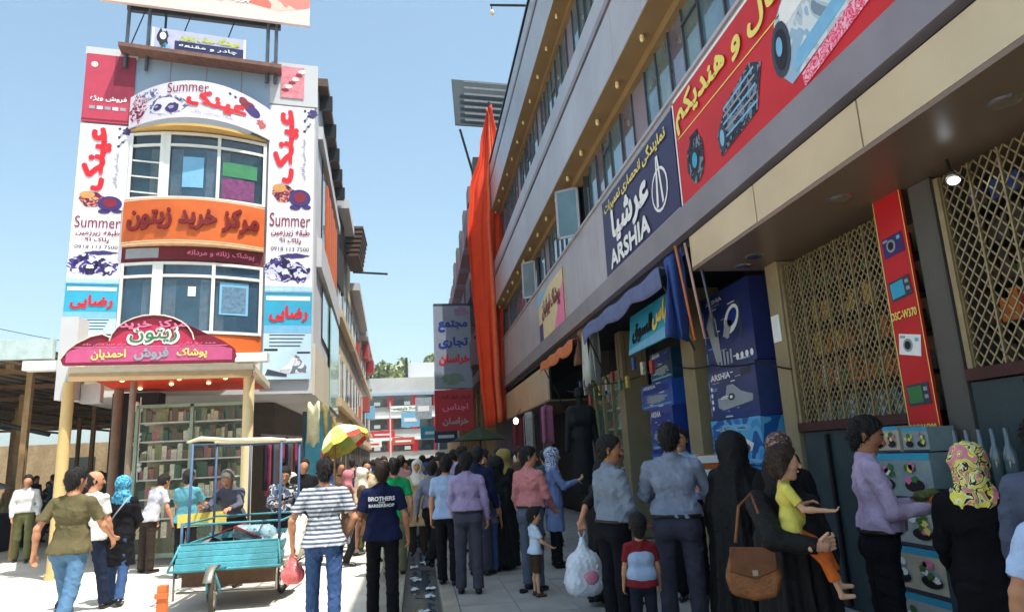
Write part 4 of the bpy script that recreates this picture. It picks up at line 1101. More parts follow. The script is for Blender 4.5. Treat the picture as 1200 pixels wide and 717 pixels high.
# big orange drape at the far end of the building
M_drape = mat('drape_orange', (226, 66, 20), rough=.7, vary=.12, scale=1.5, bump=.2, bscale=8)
t = thing('banner_drape', 'tall orange cloth draped from the roof down the far end of the facade', 'banner', (2.8, 25.2, 2.6))
def dr(u, v):   # v: 0 top .. 1 bottom
    L_ = [2.95, 2.62, 2.15, 2.02, 2.10, 2.20, 2.30, 2.42]; R_ = [3.15, 3.38, 3.44, 3.36, 3.30, 3.25, 3.22, 3.26]
    x = min(v*7, 6.999); i = int(x); f_ = x - i; f_ = f_*f_*(3-2*f_)
    a = L_[i]*(1-f_) + L_[i+1]*f_; b = R_[i]*(1-f_) + R_[i+1]*f_
    zt, zb = 15.3, 2.7 + .25*u
    return (a + (b-a)*u, 25.0 + .17*math.sin(5.5*u + 2.2*v) + .045*math.sin(19*u - 3*v) + .02*math.sin(37*u + 9*v), zt + (zb-zt)*v)
q = MB(); q.grid(dr, 40, 40, thick=(0, .012, 0)); q.build('cloth', M_drape, t, smooth=True)
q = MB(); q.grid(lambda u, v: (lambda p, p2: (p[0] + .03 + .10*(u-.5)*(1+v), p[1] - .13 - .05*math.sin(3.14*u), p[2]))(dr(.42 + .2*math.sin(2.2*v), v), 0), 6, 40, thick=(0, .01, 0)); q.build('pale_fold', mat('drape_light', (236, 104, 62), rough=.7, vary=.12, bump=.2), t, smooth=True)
q = MB(); q.tube([(3.2, 25.0, 12.9), (3.05, 25.0, 15.5)], .05, 6); q.build('pole', M_darkm, t)
# rooftop billboard seen from behind / below
t = thing('rooftop_billboard', 'dark framed billboard seen from behind on the roof at the far end', 'billboard', (3.6, 26, 13))
q = MB(); q.obox((1.75, 26.0, 15.0), (2.9, .5, .1), (0, .08, 0), (-.1, 0, 2.05)); q.build('panel', mat('billboard_back', (52, 62, 70), rough=.6, metal=.3, vary=.2, scale=2), t)
for i in range(7):
    q = MB(); z = 15.12 + .29*i; q.obox((2.15, 25.9, z), (2.4, .4, .09), (0, -.03, 0), (0, 0, .09)); q.build('rail', mat('rail_grey', (96, 104, 108), rough=.5, metal=.4), t)
for x in (1.95, 3.0, 4.1):
    q = MB(); q.tube([(x, 26.2, 14.9), (x+.6, 26.8, 12.9)], .05, 6); q.build('post', M_darkm, t)
t = thing('roof_lamp', 'dark bracket arm with a small hanging lamp on the roof edge', 'lamp', (3.0, 15.9, 13.2))
q = MB(); q.tube([(3.3, 15.9, 13.25), (3.05, 15.95, 13.32), (2.1, 16.0, 13.32)], [.05, .035, .03], 8); q.build('arm', M_darkm, t, smooth=True)
q = MB(); q.tube([(2.14, 16.0, 13.3), (2.14, 16.0, 13.15)], .012, 6); q.build('cord', M_darkm, t)
q = MB(); q.ell((2.14, 16, 13.1), .06, .06, .08); q.build('bulb', M_bulbm, t, smooth=True)
# ------------------------------------------------------------------ corner building on the left
PL = Vector((-2.4, 16.5, 0)); DL = Vector((math.cos(R(9)), math.sin(R(9)), 0)); NL = Vector((DL.y, -DL.x, 0)); UP = Vector((0, 0, 1))
def LF(s, z, off=0.0): return PL + DL*s + UP*z + NL*off
SV = Vector((-0.05, 1, 0)).normalized(); SN = Vector((SV.y, -SV.x, 0))      # side wall direction and its outward normal
def LS(t, z, off=0.0): return PL + SV*t + UP*z + SN*off
M_lwall = mat('facade_white', (196, 196, 200), rough=.7, vary=.06, scale=1.5, dirt=.2)
M_lblue = mat('facade_bluegrey', (150, 166, 184), rough=.5, vary=.06, scale=1, metal=.2)
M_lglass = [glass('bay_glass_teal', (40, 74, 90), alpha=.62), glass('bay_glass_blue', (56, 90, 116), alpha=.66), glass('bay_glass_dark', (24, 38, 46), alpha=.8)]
M_wframe = mat('window_frame_white', (226, 226, 222), rough=.4, vary=.04)
M_orange = mat('sign_orange', (210, 100, 40), rough=.5, vary=.14, scale=2, dirt=.2)
M_ochre = mat('soffit_ochre', (206, 166, 92), rough=.6, vary=.06)

lb = thing('corner_building', 'narrow white corner building hung with vertical banners on the left', 'building', (-4.9, 17, 0))
m = MB()
m.prism([LF(-5.2, 3.3, -.02), LF(0, 3.3, -.02), LS(8.5, 3.3, -.02), LF(-5.2, 3.3, -.02) + SV*8.5], (0, 0, 8.2)); m.build('wall', M_lwall, lb)
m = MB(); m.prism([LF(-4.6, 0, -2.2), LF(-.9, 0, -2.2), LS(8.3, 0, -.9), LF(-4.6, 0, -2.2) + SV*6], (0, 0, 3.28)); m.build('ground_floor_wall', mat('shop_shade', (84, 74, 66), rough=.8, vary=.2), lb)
# roof edge and white rectangles up there
m = MB(); m.obox(LF(-5.2, 11.3, .0), DL*1.1, NL*.06, UP*.2); m.build('parapet_panel', M_lwall, lb); m = MB(); m.obox(LF(-1.12, 10.5, .0), DL*1.15, NL*.05, UP*1.15); m.build('parapet_panel', M_lwall, lb)
m = MB(); m.obox(LF(-4.2, 9.4, -.1), DL*3.1, NL*.12, UP*2.1); m.build('attic_wall', M_lblue, lb)
for s_ in (-3.4, -2.6, -1.8):
    m = MB(); m.obox(LF(s_, 10.6, .02), DL*.02, NL*.012, UP*.9); m.build('panel_joint', M_strip, lb)
def bay(off0, depth):
    def fn(a, b, l, z0=0.0):
        t = (a - 1.5)/1.5; return LF(-4.15 + a, z0 + b, off0 + depth*(1 - t*t) + l)
    return fn
# curved glazed bays: two storeys
def bay_windows(z0, z1, seed):
    fn = bay(.02, .32); g_ = random.Random(seed)
    w = thing_part('bay_window', lb)
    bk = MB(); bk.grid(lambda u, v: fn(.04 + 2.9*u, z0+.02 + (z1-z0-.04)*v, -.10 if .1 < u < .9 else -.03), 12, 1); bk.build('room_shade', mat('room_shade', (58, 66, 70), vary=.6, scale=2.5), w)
    for (ca, cb_) in ((.95, 1.2), (1.7, 1.92), (2.02, 2.2), (2.75, 2.92), (.5, .70)):
        cu_ = MB(); cu_.grid(lambda u, v: fn(ca + (cb_-ca)*u, z0+.06 + (z1-z0-.45)*v, -.05 + .012*math.sin(30*u + 2*v)), 10, 3); cu_.build('curtain', mat('bay_curtain', (176, 176, 168), rough=.9, vary=.3, scale=8), w, smooth=True)
    cols = [0.02, .55, .72, 1.05, 1.85, 1.98, 2.92]
    fr = MB()
    def pt(a, z, l=0): return fn(a, z, l)
    for a in (0.02, .72, 1.93, 2.93):
        fr.obox(pt(a, z0), fn(a+.07, z0, 0) - fn(a, z0, 0), NL*.06, UP*(z1-z0))
    for z in (z0, z1-.35, z1-.06):
        for i in range(12):
            a = 3.0*i/12; fr.obox(pt(a, z), fn(a+.25, z, 0) - fn(a, z, 0), NL*.05, UP*.06)
    fr.obox(pt(.70, z0), fn(.92, z0, 0) - fn(.70, z0, 0), NL*.055, UP*(z1-z0))
    fr.build('window_frame', M_wframe, w)
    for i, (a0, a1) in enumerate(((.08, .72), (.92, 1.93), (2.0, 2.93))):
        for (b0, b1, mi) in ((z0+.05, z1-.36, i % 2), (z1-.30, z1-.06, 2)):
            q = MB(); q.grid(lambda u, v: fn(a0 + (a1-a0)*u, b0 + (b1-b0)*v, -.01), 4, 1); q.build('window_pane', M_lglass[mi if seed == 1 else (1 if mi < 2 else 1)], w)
    if seed == 1:       # louvred opening at the left
        for k in range(3):
            q = MB(); q.obox(fn(.1, z0+.2+.38*k, -.0), fn(.7, z0+.1+.38*k, 0) - fn(.1, z0+.2+.38*k, 0), NL*.03, UP*.03); q.build('louvre', M_wframe, w)
        q = MB(); q.grid(lambda u, v: fn(2.05 + .7*u, z0+.1+.5*v, .0), 3, 1); q.build('paper', mat('paper_magenta', (120, 60, 110), vary=.4, scale=10), w)
        q = MB(); q.grid(lambda u, v: fn(2.05 + .75*u, z0+.65+.35*v, .0), 3, 1); q.build('paper', mat('paper_green', (60, 130, 90), vary=.2), w)
        q = MB(); q.grid(lambda u, v: fn(1.2 + .45*u, z0+.3+.75*v, .0), 3, 1); q.build('paper', M_lbl, w)
    else:
        q = MB(); q.grid(lambda u, v: fn(2.1 + .6*u, z0+.45+.75*v, .0), 3, 1); q.build('paper', M_lbl, w)
        q = MB(); q.grid(lambda u, v: fn(1.45 + .16*u, z0+.85+.22*v, .0), 2, 1); q.build('paper', M_white, w)
        q = MB(); q.grid(lambda u, v: fn(2.15 + .5*u, z0+.5+.6*v, .004), 3, 1); q.build('paper_print', mat('print_faint', (96, 128, 156), vary=.4, scale=14), w)
def thing_part(name, parent):
    o = link(bpy.data.objects.new(name, None)); o.parent = parent; return o
bay_windows(7.74, 9.38, 1)
bay_windows(4.62, 6.25, 2)
# storey slabs of the bay
fb = bay(.02, .34)
q = MB(); q.prism([bay(.06, .60)(3.0*i/14, 9.42, 0) for i in range(15)] + [LF(-1.15, 9.42, -.05), LF(-4.15, 9.42, -.05)], (0, 0, .06)); q.build('bay_ceiling', M_ochre, lb)
q = MB(); q.grid(lambda u, v: bay(.02, .35)(3.0*u, 4.15 + .45*v, 0), 14, 1, thick=NL*-.05); q.build('orange_apron', M_orange, lb)
q = MB(); q.grid(lambda u, v: bay(.02, .30)(3.0*u, 6.25 + .42*v, 0), 14, 1, thick=NL*-.05); q.build('lower_fascia', mat('fascia_maroon', (120, 44, 52), vary=.2), lb)
q = MB(); q.prism([bay(.02, .30)(3.0*i/14, 6.24, 0) for i in range(15)] + [LF(-1.15, 6.24, -.05), LF(-4.15, 6.24, -.05)], (0, 0, .02)); q.build('bay_floor', M_lwall, lb)

M_smoke = patched('print_smoke', [(110, 114, 146), (70, 66, 110), (150, 152, 176), (206, 206, 222)], 8)
# arched top sign
t = thing('arched_sign', 'arched white sign with red Persian lettering and sunglasses above the upper bay window', 'sign', LF(-2.6, 9.6))
def archfn(a, b, l):
    t_ = (a - 1.55)/1.55; rise = .16*(1 - t_*t_)
    return LF(-4.18 + a, 9.47 + rise + b*(0.92 + .16*(1-t_*t_)), .12 + .55*(1 - t_*t_) + l)
M_art = mat('sign_white_violet', (214, 208, 222), rough=.45, vary=.05, scale=3)
B = Board(t, archfn, 3.1, .86, .05, M_art, nu=24)
B.splat(.2, .42, .18, .38, patched('print_flower', [(120, 40, 60), (60, 30, 70), (170, 80, 90), (206, 190, 210)], 10), 1, 5, 30); B.splat(.45, .66, .22, .14, M_smoke, 1, 6, 30); B.splat(.85, .32, .42, .24, M_smoke, 1, 7, 26, .2)
for (x, y, r_) in ((.65, .3, .1), (.98, .24, .15)): B.splat(x, y, r_, r_*.8, M_prp, 2, int(x*99), 20, .15); B.splat(x-.03, y+.02, r_*.4, r_*.25, M_gry, 3, 5)
B.splat(2.6, .6, .2, .13, M_mar, 2, 9); B.ell(2.72, .52, .15, .13, M_prp, 3); B.ell(2.5, .68, .1, .09, M_mar, 3); B.splat(2.9, .3, .1, .12, mat('print_rust', (176, 90, 90)), 1, 10)
for i in range(6): B.splat(2.2+.12*i, .72-.03*i, .03, .04, M_prp, 1, 20+i)
B.flush()
B.text('Summer', .85, .6, 1.75, .84, M_mar, 4, .01); B.text('عینک', 1.3, .22, 2.55, .62, M_rtx, 5, .06); B.text('طبقه زیرزمین پلاک', 1.4, .08, 2.3, .18, M_gry, 4, .01)
# orange curved sign with raised letters
t = thing('curved_sign', 'orange curved fascia sign with raised dark red Persian letters between the bay windows', 'sign', LF(-2.65, 6.7))
fo = bay(.14, .42)
B = Board(t, lambda a, b, l: fo(a, b + 6.66, l), 3.0, 1.04, .05, M_orange, nu=24)
B.rect(0, 1.0, 3.0, 1.03, mat('trim_cream', (226, 190, 150)), 1); B.rect(0, .02, 3.0, .05, mat('trim_cream', (226, 190, 150)), 1); B.flush()
B.text('مرکز خرید زیتون', .12, .30, 2.88, .86, mat('letter_dark_red', (120, 22, 26), rough=.4), 1, .03, depth=.05, name='raised_lettering')
q = MB(); q.prism([bay(.15, .42)(3.0*i/14, 6.63, 0) for i in range(15)] + [LF(-1.15, 6.63, 0), LF(-4.15, 6.63, 0)], (0, 0, .03)); q.build('base_panel', mat('trim_cream', (226, 190, 150)), t)
t = thing('fascia_sign', 'small dark red strip sign tucked under the orange curved sign', 'sign', LF(-2.65, 6.3))
B = Board(t, lambda a, b, l: bay(.04, .31)(a + .1, b + 6.3, l), 2.8, .3, .02, mat('strip_maroon', (110, 30, 44), vary=.2), nu=14)
B.rect(0, .05, .7, .28, M_gry, 1); B.flush(); B.text('پوشاک زنانه و مردانه', 1.3, .08, 2.7, .24, M_pink, 3, .03)

# vertical banners (two alike, each side of the bay)
M_ban = mat('banner_vinyl', (226, 222, 232), rough=.45, vary=.04, scale=1.5, bump=.1, bscale=5)
def vbanner(label, s0, z0, w, tall, first):
    t = thing('vertical_banner', label, 'banner', LF(s0, z0))
    h = 10.45 - z0 if first else tall
    B = Board(t, lambda a, b, l: LF(s0 + a, z0 + b, .06 + l), w, h, .03, M_ban)
    k = (h)/6.85
    def y(v): return v*k
    B.rect(0, 0, w, y(1.2), mat('print_ice', (186, 212, 226), rough=.5, vary=.1, scale=2), 1)
    B.rect(0, y(2.0), w, y(2.12), M_lbl, 1)
    B.rect(0, y(1.25), w, y(2.05), M_cyan, 1); B.rect(0, y(1.08), w, y(1.26), M_lbl, 2); B.rect(.04, y(1.86), w-.04, y(1.96), M_white, 2)
    B.rect(0, y(2.08), w, y(2.20), mat('print_pale_blue', (170, 205, 228)), 2)
    # shoes
    B.poly([(.25*w, y(.12)), (.95*w, y(.15)), (.9*w, y(.3)), (.72*w, y(.56)), (.62*w, y(.55)), (.55*w, y(.35)), (.35*w, y(.25))], patched('print_shoe', [(150, 156, 168), (190, 196, 206), (214, 218, 226), (110, 116, 130)], 5), 2)
    B.poly([(.3*w, y(.2)), (.6*w, y(.25)), (.66*w, y(.5)), (.62*w, y(.5)), (.5*w, y(.32))], M_white, 3); B.poly([(.05*w, y(.1)), (.5*w, y(.06)), (.5*w, y(.12)), (.1*w, y(.24))], M_dgr, 3)
    for i in range(4): B.rect(.12*w, y(1.02-.085*i), (.86-.03*i)*w, y(1.045-.085*i), M_dgr, 2)
    B.rect(.02*w, y(.66), .3*w, y(.71), M_blk, 2); B.rect(.7*w, y(.78) if 0 else y(.60), .98*w, y(.64), M_blk, 2)
    # indigo sunglasses picture
    pi_ = patched('print_indigo_photo', [(46, 34, 96), (28, 22, 60), (70, 56, 130), (196, 196, 222)], 7); B.splat(.3*w, y(2.62), .30*w, y(.30), pi_, 2, 31, 30, .18); B.splat(.72*w, y(2.55), .26*w, y(.24), pi_, 2, 32, 30, .18); B.splat(.6*w, y(2.95), .3*w, y(.06), M_prp, 2, 33)
    for (x, yy_) in ((.42, 2.55), (.78, 2.48), (.86, 2.72), (.16, 2.42)): B.splat(x*w, y(yy_), .07*w, y(.07), M_white, 3, int(x*100), 16, .35)
    # sunglasses with round lenses
    B.splat(.35*w, y(4.52), .24*w, y(.22), patched('print_maroon_photo', [(110, 30, 60), (60, 20, 50), (150, 60, 80), (206, 150, 120)], 9), 2, 40, 26, .12); B.ell(.7*w, y(4.42), .24*w, y(.23), M_prp, 3); B.ell(.7*w, y(4.44), .14*w, y(.14), M_mar, 4); B.ell(.25*w, y(4.66), .15*w, y(.11), mat('print_tan', (206, 150, 90)), 3)
    B.ell(.6*w, y(4.18), .12*w, y(.07), M_prp, 3); B.ell(.85*w, y(4.2), .1*w, y(.06), M_prp, 3)
    for i in range(9): B.splat((.78+.04*(i % 4))*w, y(6.2 + .07*i), .03*w, y(.04), M_gry if i % 2 else M_dgr, 2, 50+i)
    B.splat(.95*w, y(6.7), .1*w, y(.12), M_prp, 2, 70)
    B.flush()
    B.text('رضایی', .12*w, y(1.36), .9*w, y(1.72), M_rtx, 5, .04)
    B.text('0918 113 7500', .1*w, y(3.07), .92*w, y(3.17), M_blk, 4, .01)
    B.text('پلاک ۱۹', .28*w, y(3.24), .74*w, y(3.40), M_mar, 4, .02)
    B.text('طبقه زیرزمین', .1*w, y(3.44), .93*w, y(3.62), M_mar, 4, .02)
    B.text('Summer', .06*w, y(3.68), .94*w, y(4.02), M_mar, 4, .01)
    B.text('عینک', .12*w, y(4.82), .62*w, y(6.72), M_rtx, 5, .06, vert=1)
    B.text('عینک طبی و آفتابی', .70*w, y(4.9), .82*w, y(6.0), M_gry, 4, .02, vert=1)
    return t
vbanner('vertical white eyewear banner on the right corner of the white building', -1.10, 3.62, 1.06, 6.85, True)
vbanner('vertical white eyewear banner left of the bay below a dark red board', -5.17, 4.15, 1.03, 5.4, False)
t = thing('red_board', 'dark red board with faint white print at the upper left of the white building', 'sign', LF(-5.17, 9.6))
B = Board(t, lambda a, b, l: LF(-5.17 + a, 9.60 + b, .07 + l), 1.03, 1.72, .04, mat('board_rose', (184, 60, 84), rough=.5, vary=.1))
B.rect(.6, .95, 1.03, 1.72, mat('board_dusky', (140, 44, 66)), 1); B.rect(0, .04, 1.03, .08, M_mar, 1); B.ell(.18, 1.45, .07, .07, M_white, 2)
for i in range(5): B.rect(.14+.16*i, .32, .26+.16*i, .40, M_white if i % 2 else M_gry, 2)
B.flush(); B.text('فروش ویژه', .15, .52, .9, .66, M_white, 3, .03)
t = thing('small_poster', 'faded pink poster on the top right corner panel', 'poster', LF(-.8, 10.7))
B = Board(t, lambda a, b, l: LF(-.86 + a, 10.68 + b, .07 + l), .55, .86, .01, mat('poster_pink', (214, 130, 140), vary=.3, scale=8))
for i in range(6): B.splat(.1 + .08*i, .2 + .11*i, .09, .05, M_white if i % 2 else M_mar, 1, 80+i)
B.flush()
# roof-top frame and billboards
t = thing('roof_frame', 'rusty steel frame with platform on the roof of the white building', 'scaffold', LF(-2.6, 11.3))
for s_ in (-4.35, -3.9, -1.2, -1.0):
    q = MB(); q.tube([LF(s_, 11.0, .12), LF(s_, 12.65, .12)], .045, 6); q.build('post', M_mull, t)
q = MB(); q.tube([LF(-3.55, 11.5, .1), LF(-3.55, 12.6, .1)], .03, 6); q.build('post', M_darkm, t)
q = MB(); q.obox(LF(-4.45, 11.38, -.3), DL*3.6 - UP*.12, NL*.75, UP*.10); q.build('platform', mat('rusty_deck', (120, 86, 76), rough=.8, vary=.3, scale=6), t)
q = MB(); q.obox(LF(-4.4, 12.55, .02), DL*3.5, NL*.12, UP*.12); q.build('beam', M_darkm, t)
for i in range(3):
    q = MB(); q.tube([LF(-4.3+1.0*i, 11.45, .15), LF(-4.0+1.0*i, 12.55, .15)], .016, 6); q.build('brace', M_darkm, t)
t = thing('rooftop_sign', 'small rooftop sign with a veiled woman and yellow green lettering', 'sign', LF(-3, 11.5))
B = Board(t, lambda a, b, l: LF(-3.8 + a, 11.47 + b - a*.03, .25 + l), 2.1, .62, .05, mat('sign_lavender', (176, 176, 204), vary=.1))
B.rect(0, 0, .05, .62, M_white, 1); B.rect(2.05, 0, 2.1, .62, M_white, 1); B.rect(.5, .1, 2.05, .34, M_navy, 1); B.splat(.24, .36, .12, .24, M_blk, 2, 90); B.ell(.24, .42, .07, .1, M_white, 3); B.poly([(.05, .04), (.5, .04), (.3, .25)], M_lbl, 2)
B.flush(); B.text('فروشگاه حجاب زیتون', .62, .36, 1.95, .56, mat('print_lime', (190, 200, 70)), 4, .04); B.text('چادر و مقنعه', .6, .16, 1.9, .28, M_white, 4, .02)
t = thing('rooftop_billboard', 'large pale red billboard topping the white corner building', 'billboard', LF(-2.6, 12.6))
B = Board(t, lambda a, b, l: LF(-4.95 + a, 12.62 + b - a*.0, .30 + l), 4.75, 2.2, .1, mat('billboard_cream', (222, 200, 194), rough=.5, vary=.06))
B.poly([(0, .42), (1.5, .35), (2.6, .55), (4.0, .3), (4.75, .5), (4.75, 2.2), (0, 2.2)], patched('print_salmon', [(226, 160, 146), (222, 130, 120), (232, 190, 176), (216, 110, 100)], 1.2), 1)
B.rect(1.55, .42, 2.2, .62, M_mar, 2); B.splat(3.7, 1.0, .8, .35, mat('print_coral', (220, 110, 90)), 2, 91); B.flush()
B.text('مرکز خرید زیتون', .3, .65, 1.5, 1.0, M_mar, 4, .04); B.text('بزرگترین', 2.3, .42, 3.3, .66, M_white, 4, .04)

# entrance canopy and the domed sign
ec = thing('entrance_canopy', 'flat entrance canopy with glowing red underside in front of the white building', 'canopy', (-4.6, 14, 3.4))
q = MB(); q.prism([(-6.02, 12.9, 3.42), (-2.95, 13.05, 3.42), (-3.3, 16.25, 3.42), (-7.4, 15.65, 3.42)], (0, 0, .12)); q.build('roof_slab', mat('canopy_edge', (214, 200, 176), vary=.08, rough=.6), ec)
q = MB(); q.prism([(-5.8, 13.05, 3.38), (-3.15, 13.2, 3.38), (-3.4, 16.1, 3.38), (-6.3, 15.75, 3.38)], (0, 0, .035)); q.build('red_ceiling', mat('ceiling_red', (232, 62, 26), rough=.35, vary=.08), ec)
q = MB(); q.prism([(-6.0, 12.88, 3.28), (-2.97, 13.03, 3.28), (-2.97, 13.1, 3.28), (-6.0, 12.95, 3.28)], (0, 0, .14)); q.build('front_beam', mat('beam_tan', (170, 140, 104), vary=.1), ec)
for (x, y) in ((-5.4, 13.6), (-4.8, 14.4), (-4.1, 14.4), (-3.6, 13.7), (-5.6, 15.0), (-4.4, 13.6), (-3.5, 15.0)):
    q = MB(); q.ell((x, y, 3.36), .045, .045, .03); q.build('ceiling_lamp', mat('lamp_warm', (255, 214, 150), emit=1.5, bump=0), ec, smooth=True)
for (x, y, r_, z1, l, mt) in ((-6.12, 13.2, .095, 3.30, 'round tan pillar at the left front of the red entrance canopy', mat('column_tan', (206, 176, 120), rough=.6, vary=.06)), (-3.12, 13.5, .10, 3.36, 'cream pillar at the right front of the red entrance canopy', mat('column_cream', (222, 200, 156), rough=.6, vary=.06)),
                    (-6.0, 15.0, .09, 3.36, 'brown grey post behind the tan pillar', mat('column_brown', (120, 96, 80), rough=.6)), (-5.12, 13.4, .055, 3.3, 'thin grey post left of the glass showcase', mat('column_grey', (140, 120, 104), rough=.5))):
    q = MB(); q.tube([(x, y, 0), (x, y, .1), (x, y, .1), (x, y, z1)], [r_*1.25, r_*1.25, r_, r_], 16); o = q.build('pillar', mt, None); tag(o, l, 'pillar')
t = thing('white_boxing', 'white boxed corner above the tan pillar under the left banner', 'bulkhead', (-6.3, 14, 3.4))
q = MB(); q.box(-6.95, -6.03, 13.25, 13.5, 3.43+.12, 3.60+.12); q.build('arm', M_wframe, t); q = MB(); q.box(-6.35, -6.05, 13.2, 13.6, 3.0, 4.5); q.box(-6.03, -5.7, 13.45, 13.6, 2.95, 3.3); q.build('panel', M_lwall, t)
t = thing('corner_cantilever', 'short white beam end at the right of the domed sign', 'bulkhead', (-3.0, 13, 3.6))
q = MB(); q.box(-3.25, -2.7, 12.95, 13.2, 3.56, 3.72); q.build('beam', M_wframe, t)
t = thing('domed_sign', 'crimson cloud shaped sign with yellow and white Persian lettering over the entrance', 'sign', (-4.65, 12.9, 3.5))
fn = flatfn((-6.08, 12.82, 3.54), (1, .045, 0), (0, 0, 1))
out = [(0, .02), (2.8, .02), (2.86, .12), (2.8, .28), (2.6, .42), (2.38, .52), (2.2, .56), (2.1, .50)]
for k in range(13): an = math.pi*(.02 + .96*k/12); out.append((1.42 + .70*math.cos(an), .40 + .50*math.sin(an)))
out += [(.72, .50), (.6, .56), (.42, .52), (.2, .40), (.06, .28), (-.04, .12)]
q = MB(); d_ = (Vector(fn(0, 0, -.12)) - Vector(fn(0, 0, 0))); q.prism([fn(a, b, 0) for a, b in out], d_); q.build('board', M_mar, t)
class _B(Board):
    def __init__(s, parent, fn): s.p = parent; s.fn = fn; s.w = 3; s.h = 1; s.nu = 1; s.art = MB(); s.am = []
B = _B(t, fn)
B.poly([(.04, .06), (2.78, .06), (2.78, .26), (2.5, .33), (.3, .33), (.04, .26)], mat('sign_rose', (196, 84, 130), rough=.5, vary=.1), 1)
B.poly([(.5, .33), (2.3, .33), (2.1, .44), (1.9, .6), (1.42, .72), (.95, .6), (.72, .44)], mat('sign_crimson', (190, 44, 80), rough=.5, vary=.1), 1)
B.rect(.1, .32, 2.7, .335, M_pink, 2); B.flush()
B.text('مرکز خرید', .88, .64, 1.98, .80, M_pink, 4, .04)
B.text('زیتون', 1.03, .38, 1.85, .66, M_white, 4, .10); B.text('زیتون', 1.05, .40, 1.83, .64, M_grn, 6, .02)
B.text('احمدیان', .45, .10, 1.0, .28, M_yel, 4, .03); B.text('پوشاک', 1.85, .10, 2.35, .28, M_yel, 4, .03); B.text('فروش', 1.15, .09, 1.7, .30, M_gry, 4, .05)
B.text('مرکز خرید کالای خانه', .3, .345, 1.0, .40, M_pink, 4, .02); B.text('عمده و تکی', 1.9, .345, 2.5, .40, M_pink, 4, .02)
for k, ed in enumerate((-1, 1)): pass
q = MB(); q.tube([fn(a, b, .01) for a, b in out[7:] ] , .012, 6); q.build('neon_edge', mat('edge_cream', (226, 206, 190)), t)

# showcase
t = thing('glass_showcase', 'tall green framed glass showcase full of folded goods under the entrance canopy', 'showcase', (-4.7, 16, 0))
xa, xb_, yf = -5.35, -3.35, 14.3
M_gfr = mat('frame_green', (136, 158, 138), rough=.4, metal=.3)
q = MB()
for x in (xa, (xa+xb_)/2, xb_): q.box(x-.03, x+.03, yf-.03, yf+.03, .15, 2.95)
q.box(xa, xb_, yf-.03, yf+.03, 2.9, 2.96); q.box(xa, xb_, yf-.03, yf+.03, .12, .2); q.build('frame', M_gfr, t)
for k in range(6): 
    q = MB(); q.box(xa+.03, xb_-.03, yf+.05, yf+.6, .80+.36*k, .825+.36*k); q.build('shelf', M_wframe, t)
q = MB(); q.box(xa+.03, xb_-.03, yf-.004, yf+.004, .2, 2.9); q.build('pane', glass('showcase_glass', (90, 120, 110), alpha=.10), t)
q = MB(); q.box(xa, xb_, yf+.62, yf+.66, .1, 3.0); q.build('back_panel', mat('showcase_back', (150, 140, 104), vary=.3, scale=3), t)
q = MB(); g_ = random.Random(12)
for k in range(7):
    x = xa+.06
    while x < xb_-.10:
        w_ = g_.uniform(.05, .13); zb = .466+.36*k; q.box(x, x+w_*.92, yf+.08+g_.uniform(0, .05), yf+.45, zb, zb+g_.uniform(.12, .30), g_.randrange(6)); x += w_
q.build('folded_goods', [pk('olive', (140, 142, 90)), pk('cream', (220, 210, 176)), pk('dkgreen', (70, 96, 76)), pk('umber', (110, 80, 60)), pk('rose', (176, 110, 110)), pk('ivory', (226, 220, 200))], t, kind='stuff')
q = MB(); q.box(-6.2, -5.3, 15.2, 15.6, 0, 3.3); o = q.build('dark_wall', mat('wall_black', (28, 26, 30), vary=.2)); tag(o, 'dark wall with hanging white jewellery left of the showcase', 'wall')
t = thing('hanging_jewellery', 'string of white ornaments hanging on the dark wall left of the showcase', 'ornament', (-5.55, 15.1, 1.5)); g_ = random.Random(2)
for k in range(16):
    z = 1.55 + .1*k; q = MB(); q.ell((-5.6 + g_.uniform(-.14, .14), 15.12, z), g_.uniform(.03, .08), .02, g_.uniform(.03, .08), 0, 8, 6); q.build('bead', M_white, t, smooth=True)
q = MB(); q.tube([(-5.6, 15.14, 1.5), (-5.62, 15.14, 3.2)], .012, 5); q.build('cord', M_white, t)
t = thing('shop_rail', 'dark rail of hanging goods to the right of the cream pillar', 'rack', (-2.9, 15, 0)); g_ = random.Random(5)
q = MB(); q.tube([(-3.1, 14.6, 2.3), (-2.6, 16.4, 2.3)], .02, 6); q.build('rail', M_mull, t)
for k in range(14):
    x = -3.05 + .033*k; y = 14.7 + .12*k; q = MB(); l_ = g_.uniform(.5, 1.4); q.grid(lambda u, v: (x + .05*math.sin(7*u+k), y + .08*u, 2.28 - l_*v), 4, 4, thick=(.01, 0, 0)); q.build('garment', cloth('hang%d' % (k % 5), [(40, 30, 48), (150, 60, 90), (30, 30, 34), (70, 80, 96), (96, 70, 60)][k % 5]), t, smooth=True)
t = thing('blue_door', 'dull blue door leaf standing at the shaded ground floor corner', 'door', (-2.3, 18, 0))
q = MB(); q.obox((-2.75, 17.4, .0), (.62, .15, 0), (0, .05, 0), (0, 0, 2.95)); q.build('leaf', mat('door_blue', (52, 92, 116), rough=.5, vary=.15, scale=2), t)
q = MB(); q.obox((-2.68, 17.37, .5), (.42, .10, 0), (0, .02, 0), (0, 0, 2.1)); q.build('door_panel', mat('door_teal', (40, 104, 124), rough=.5, vary=.15), t)

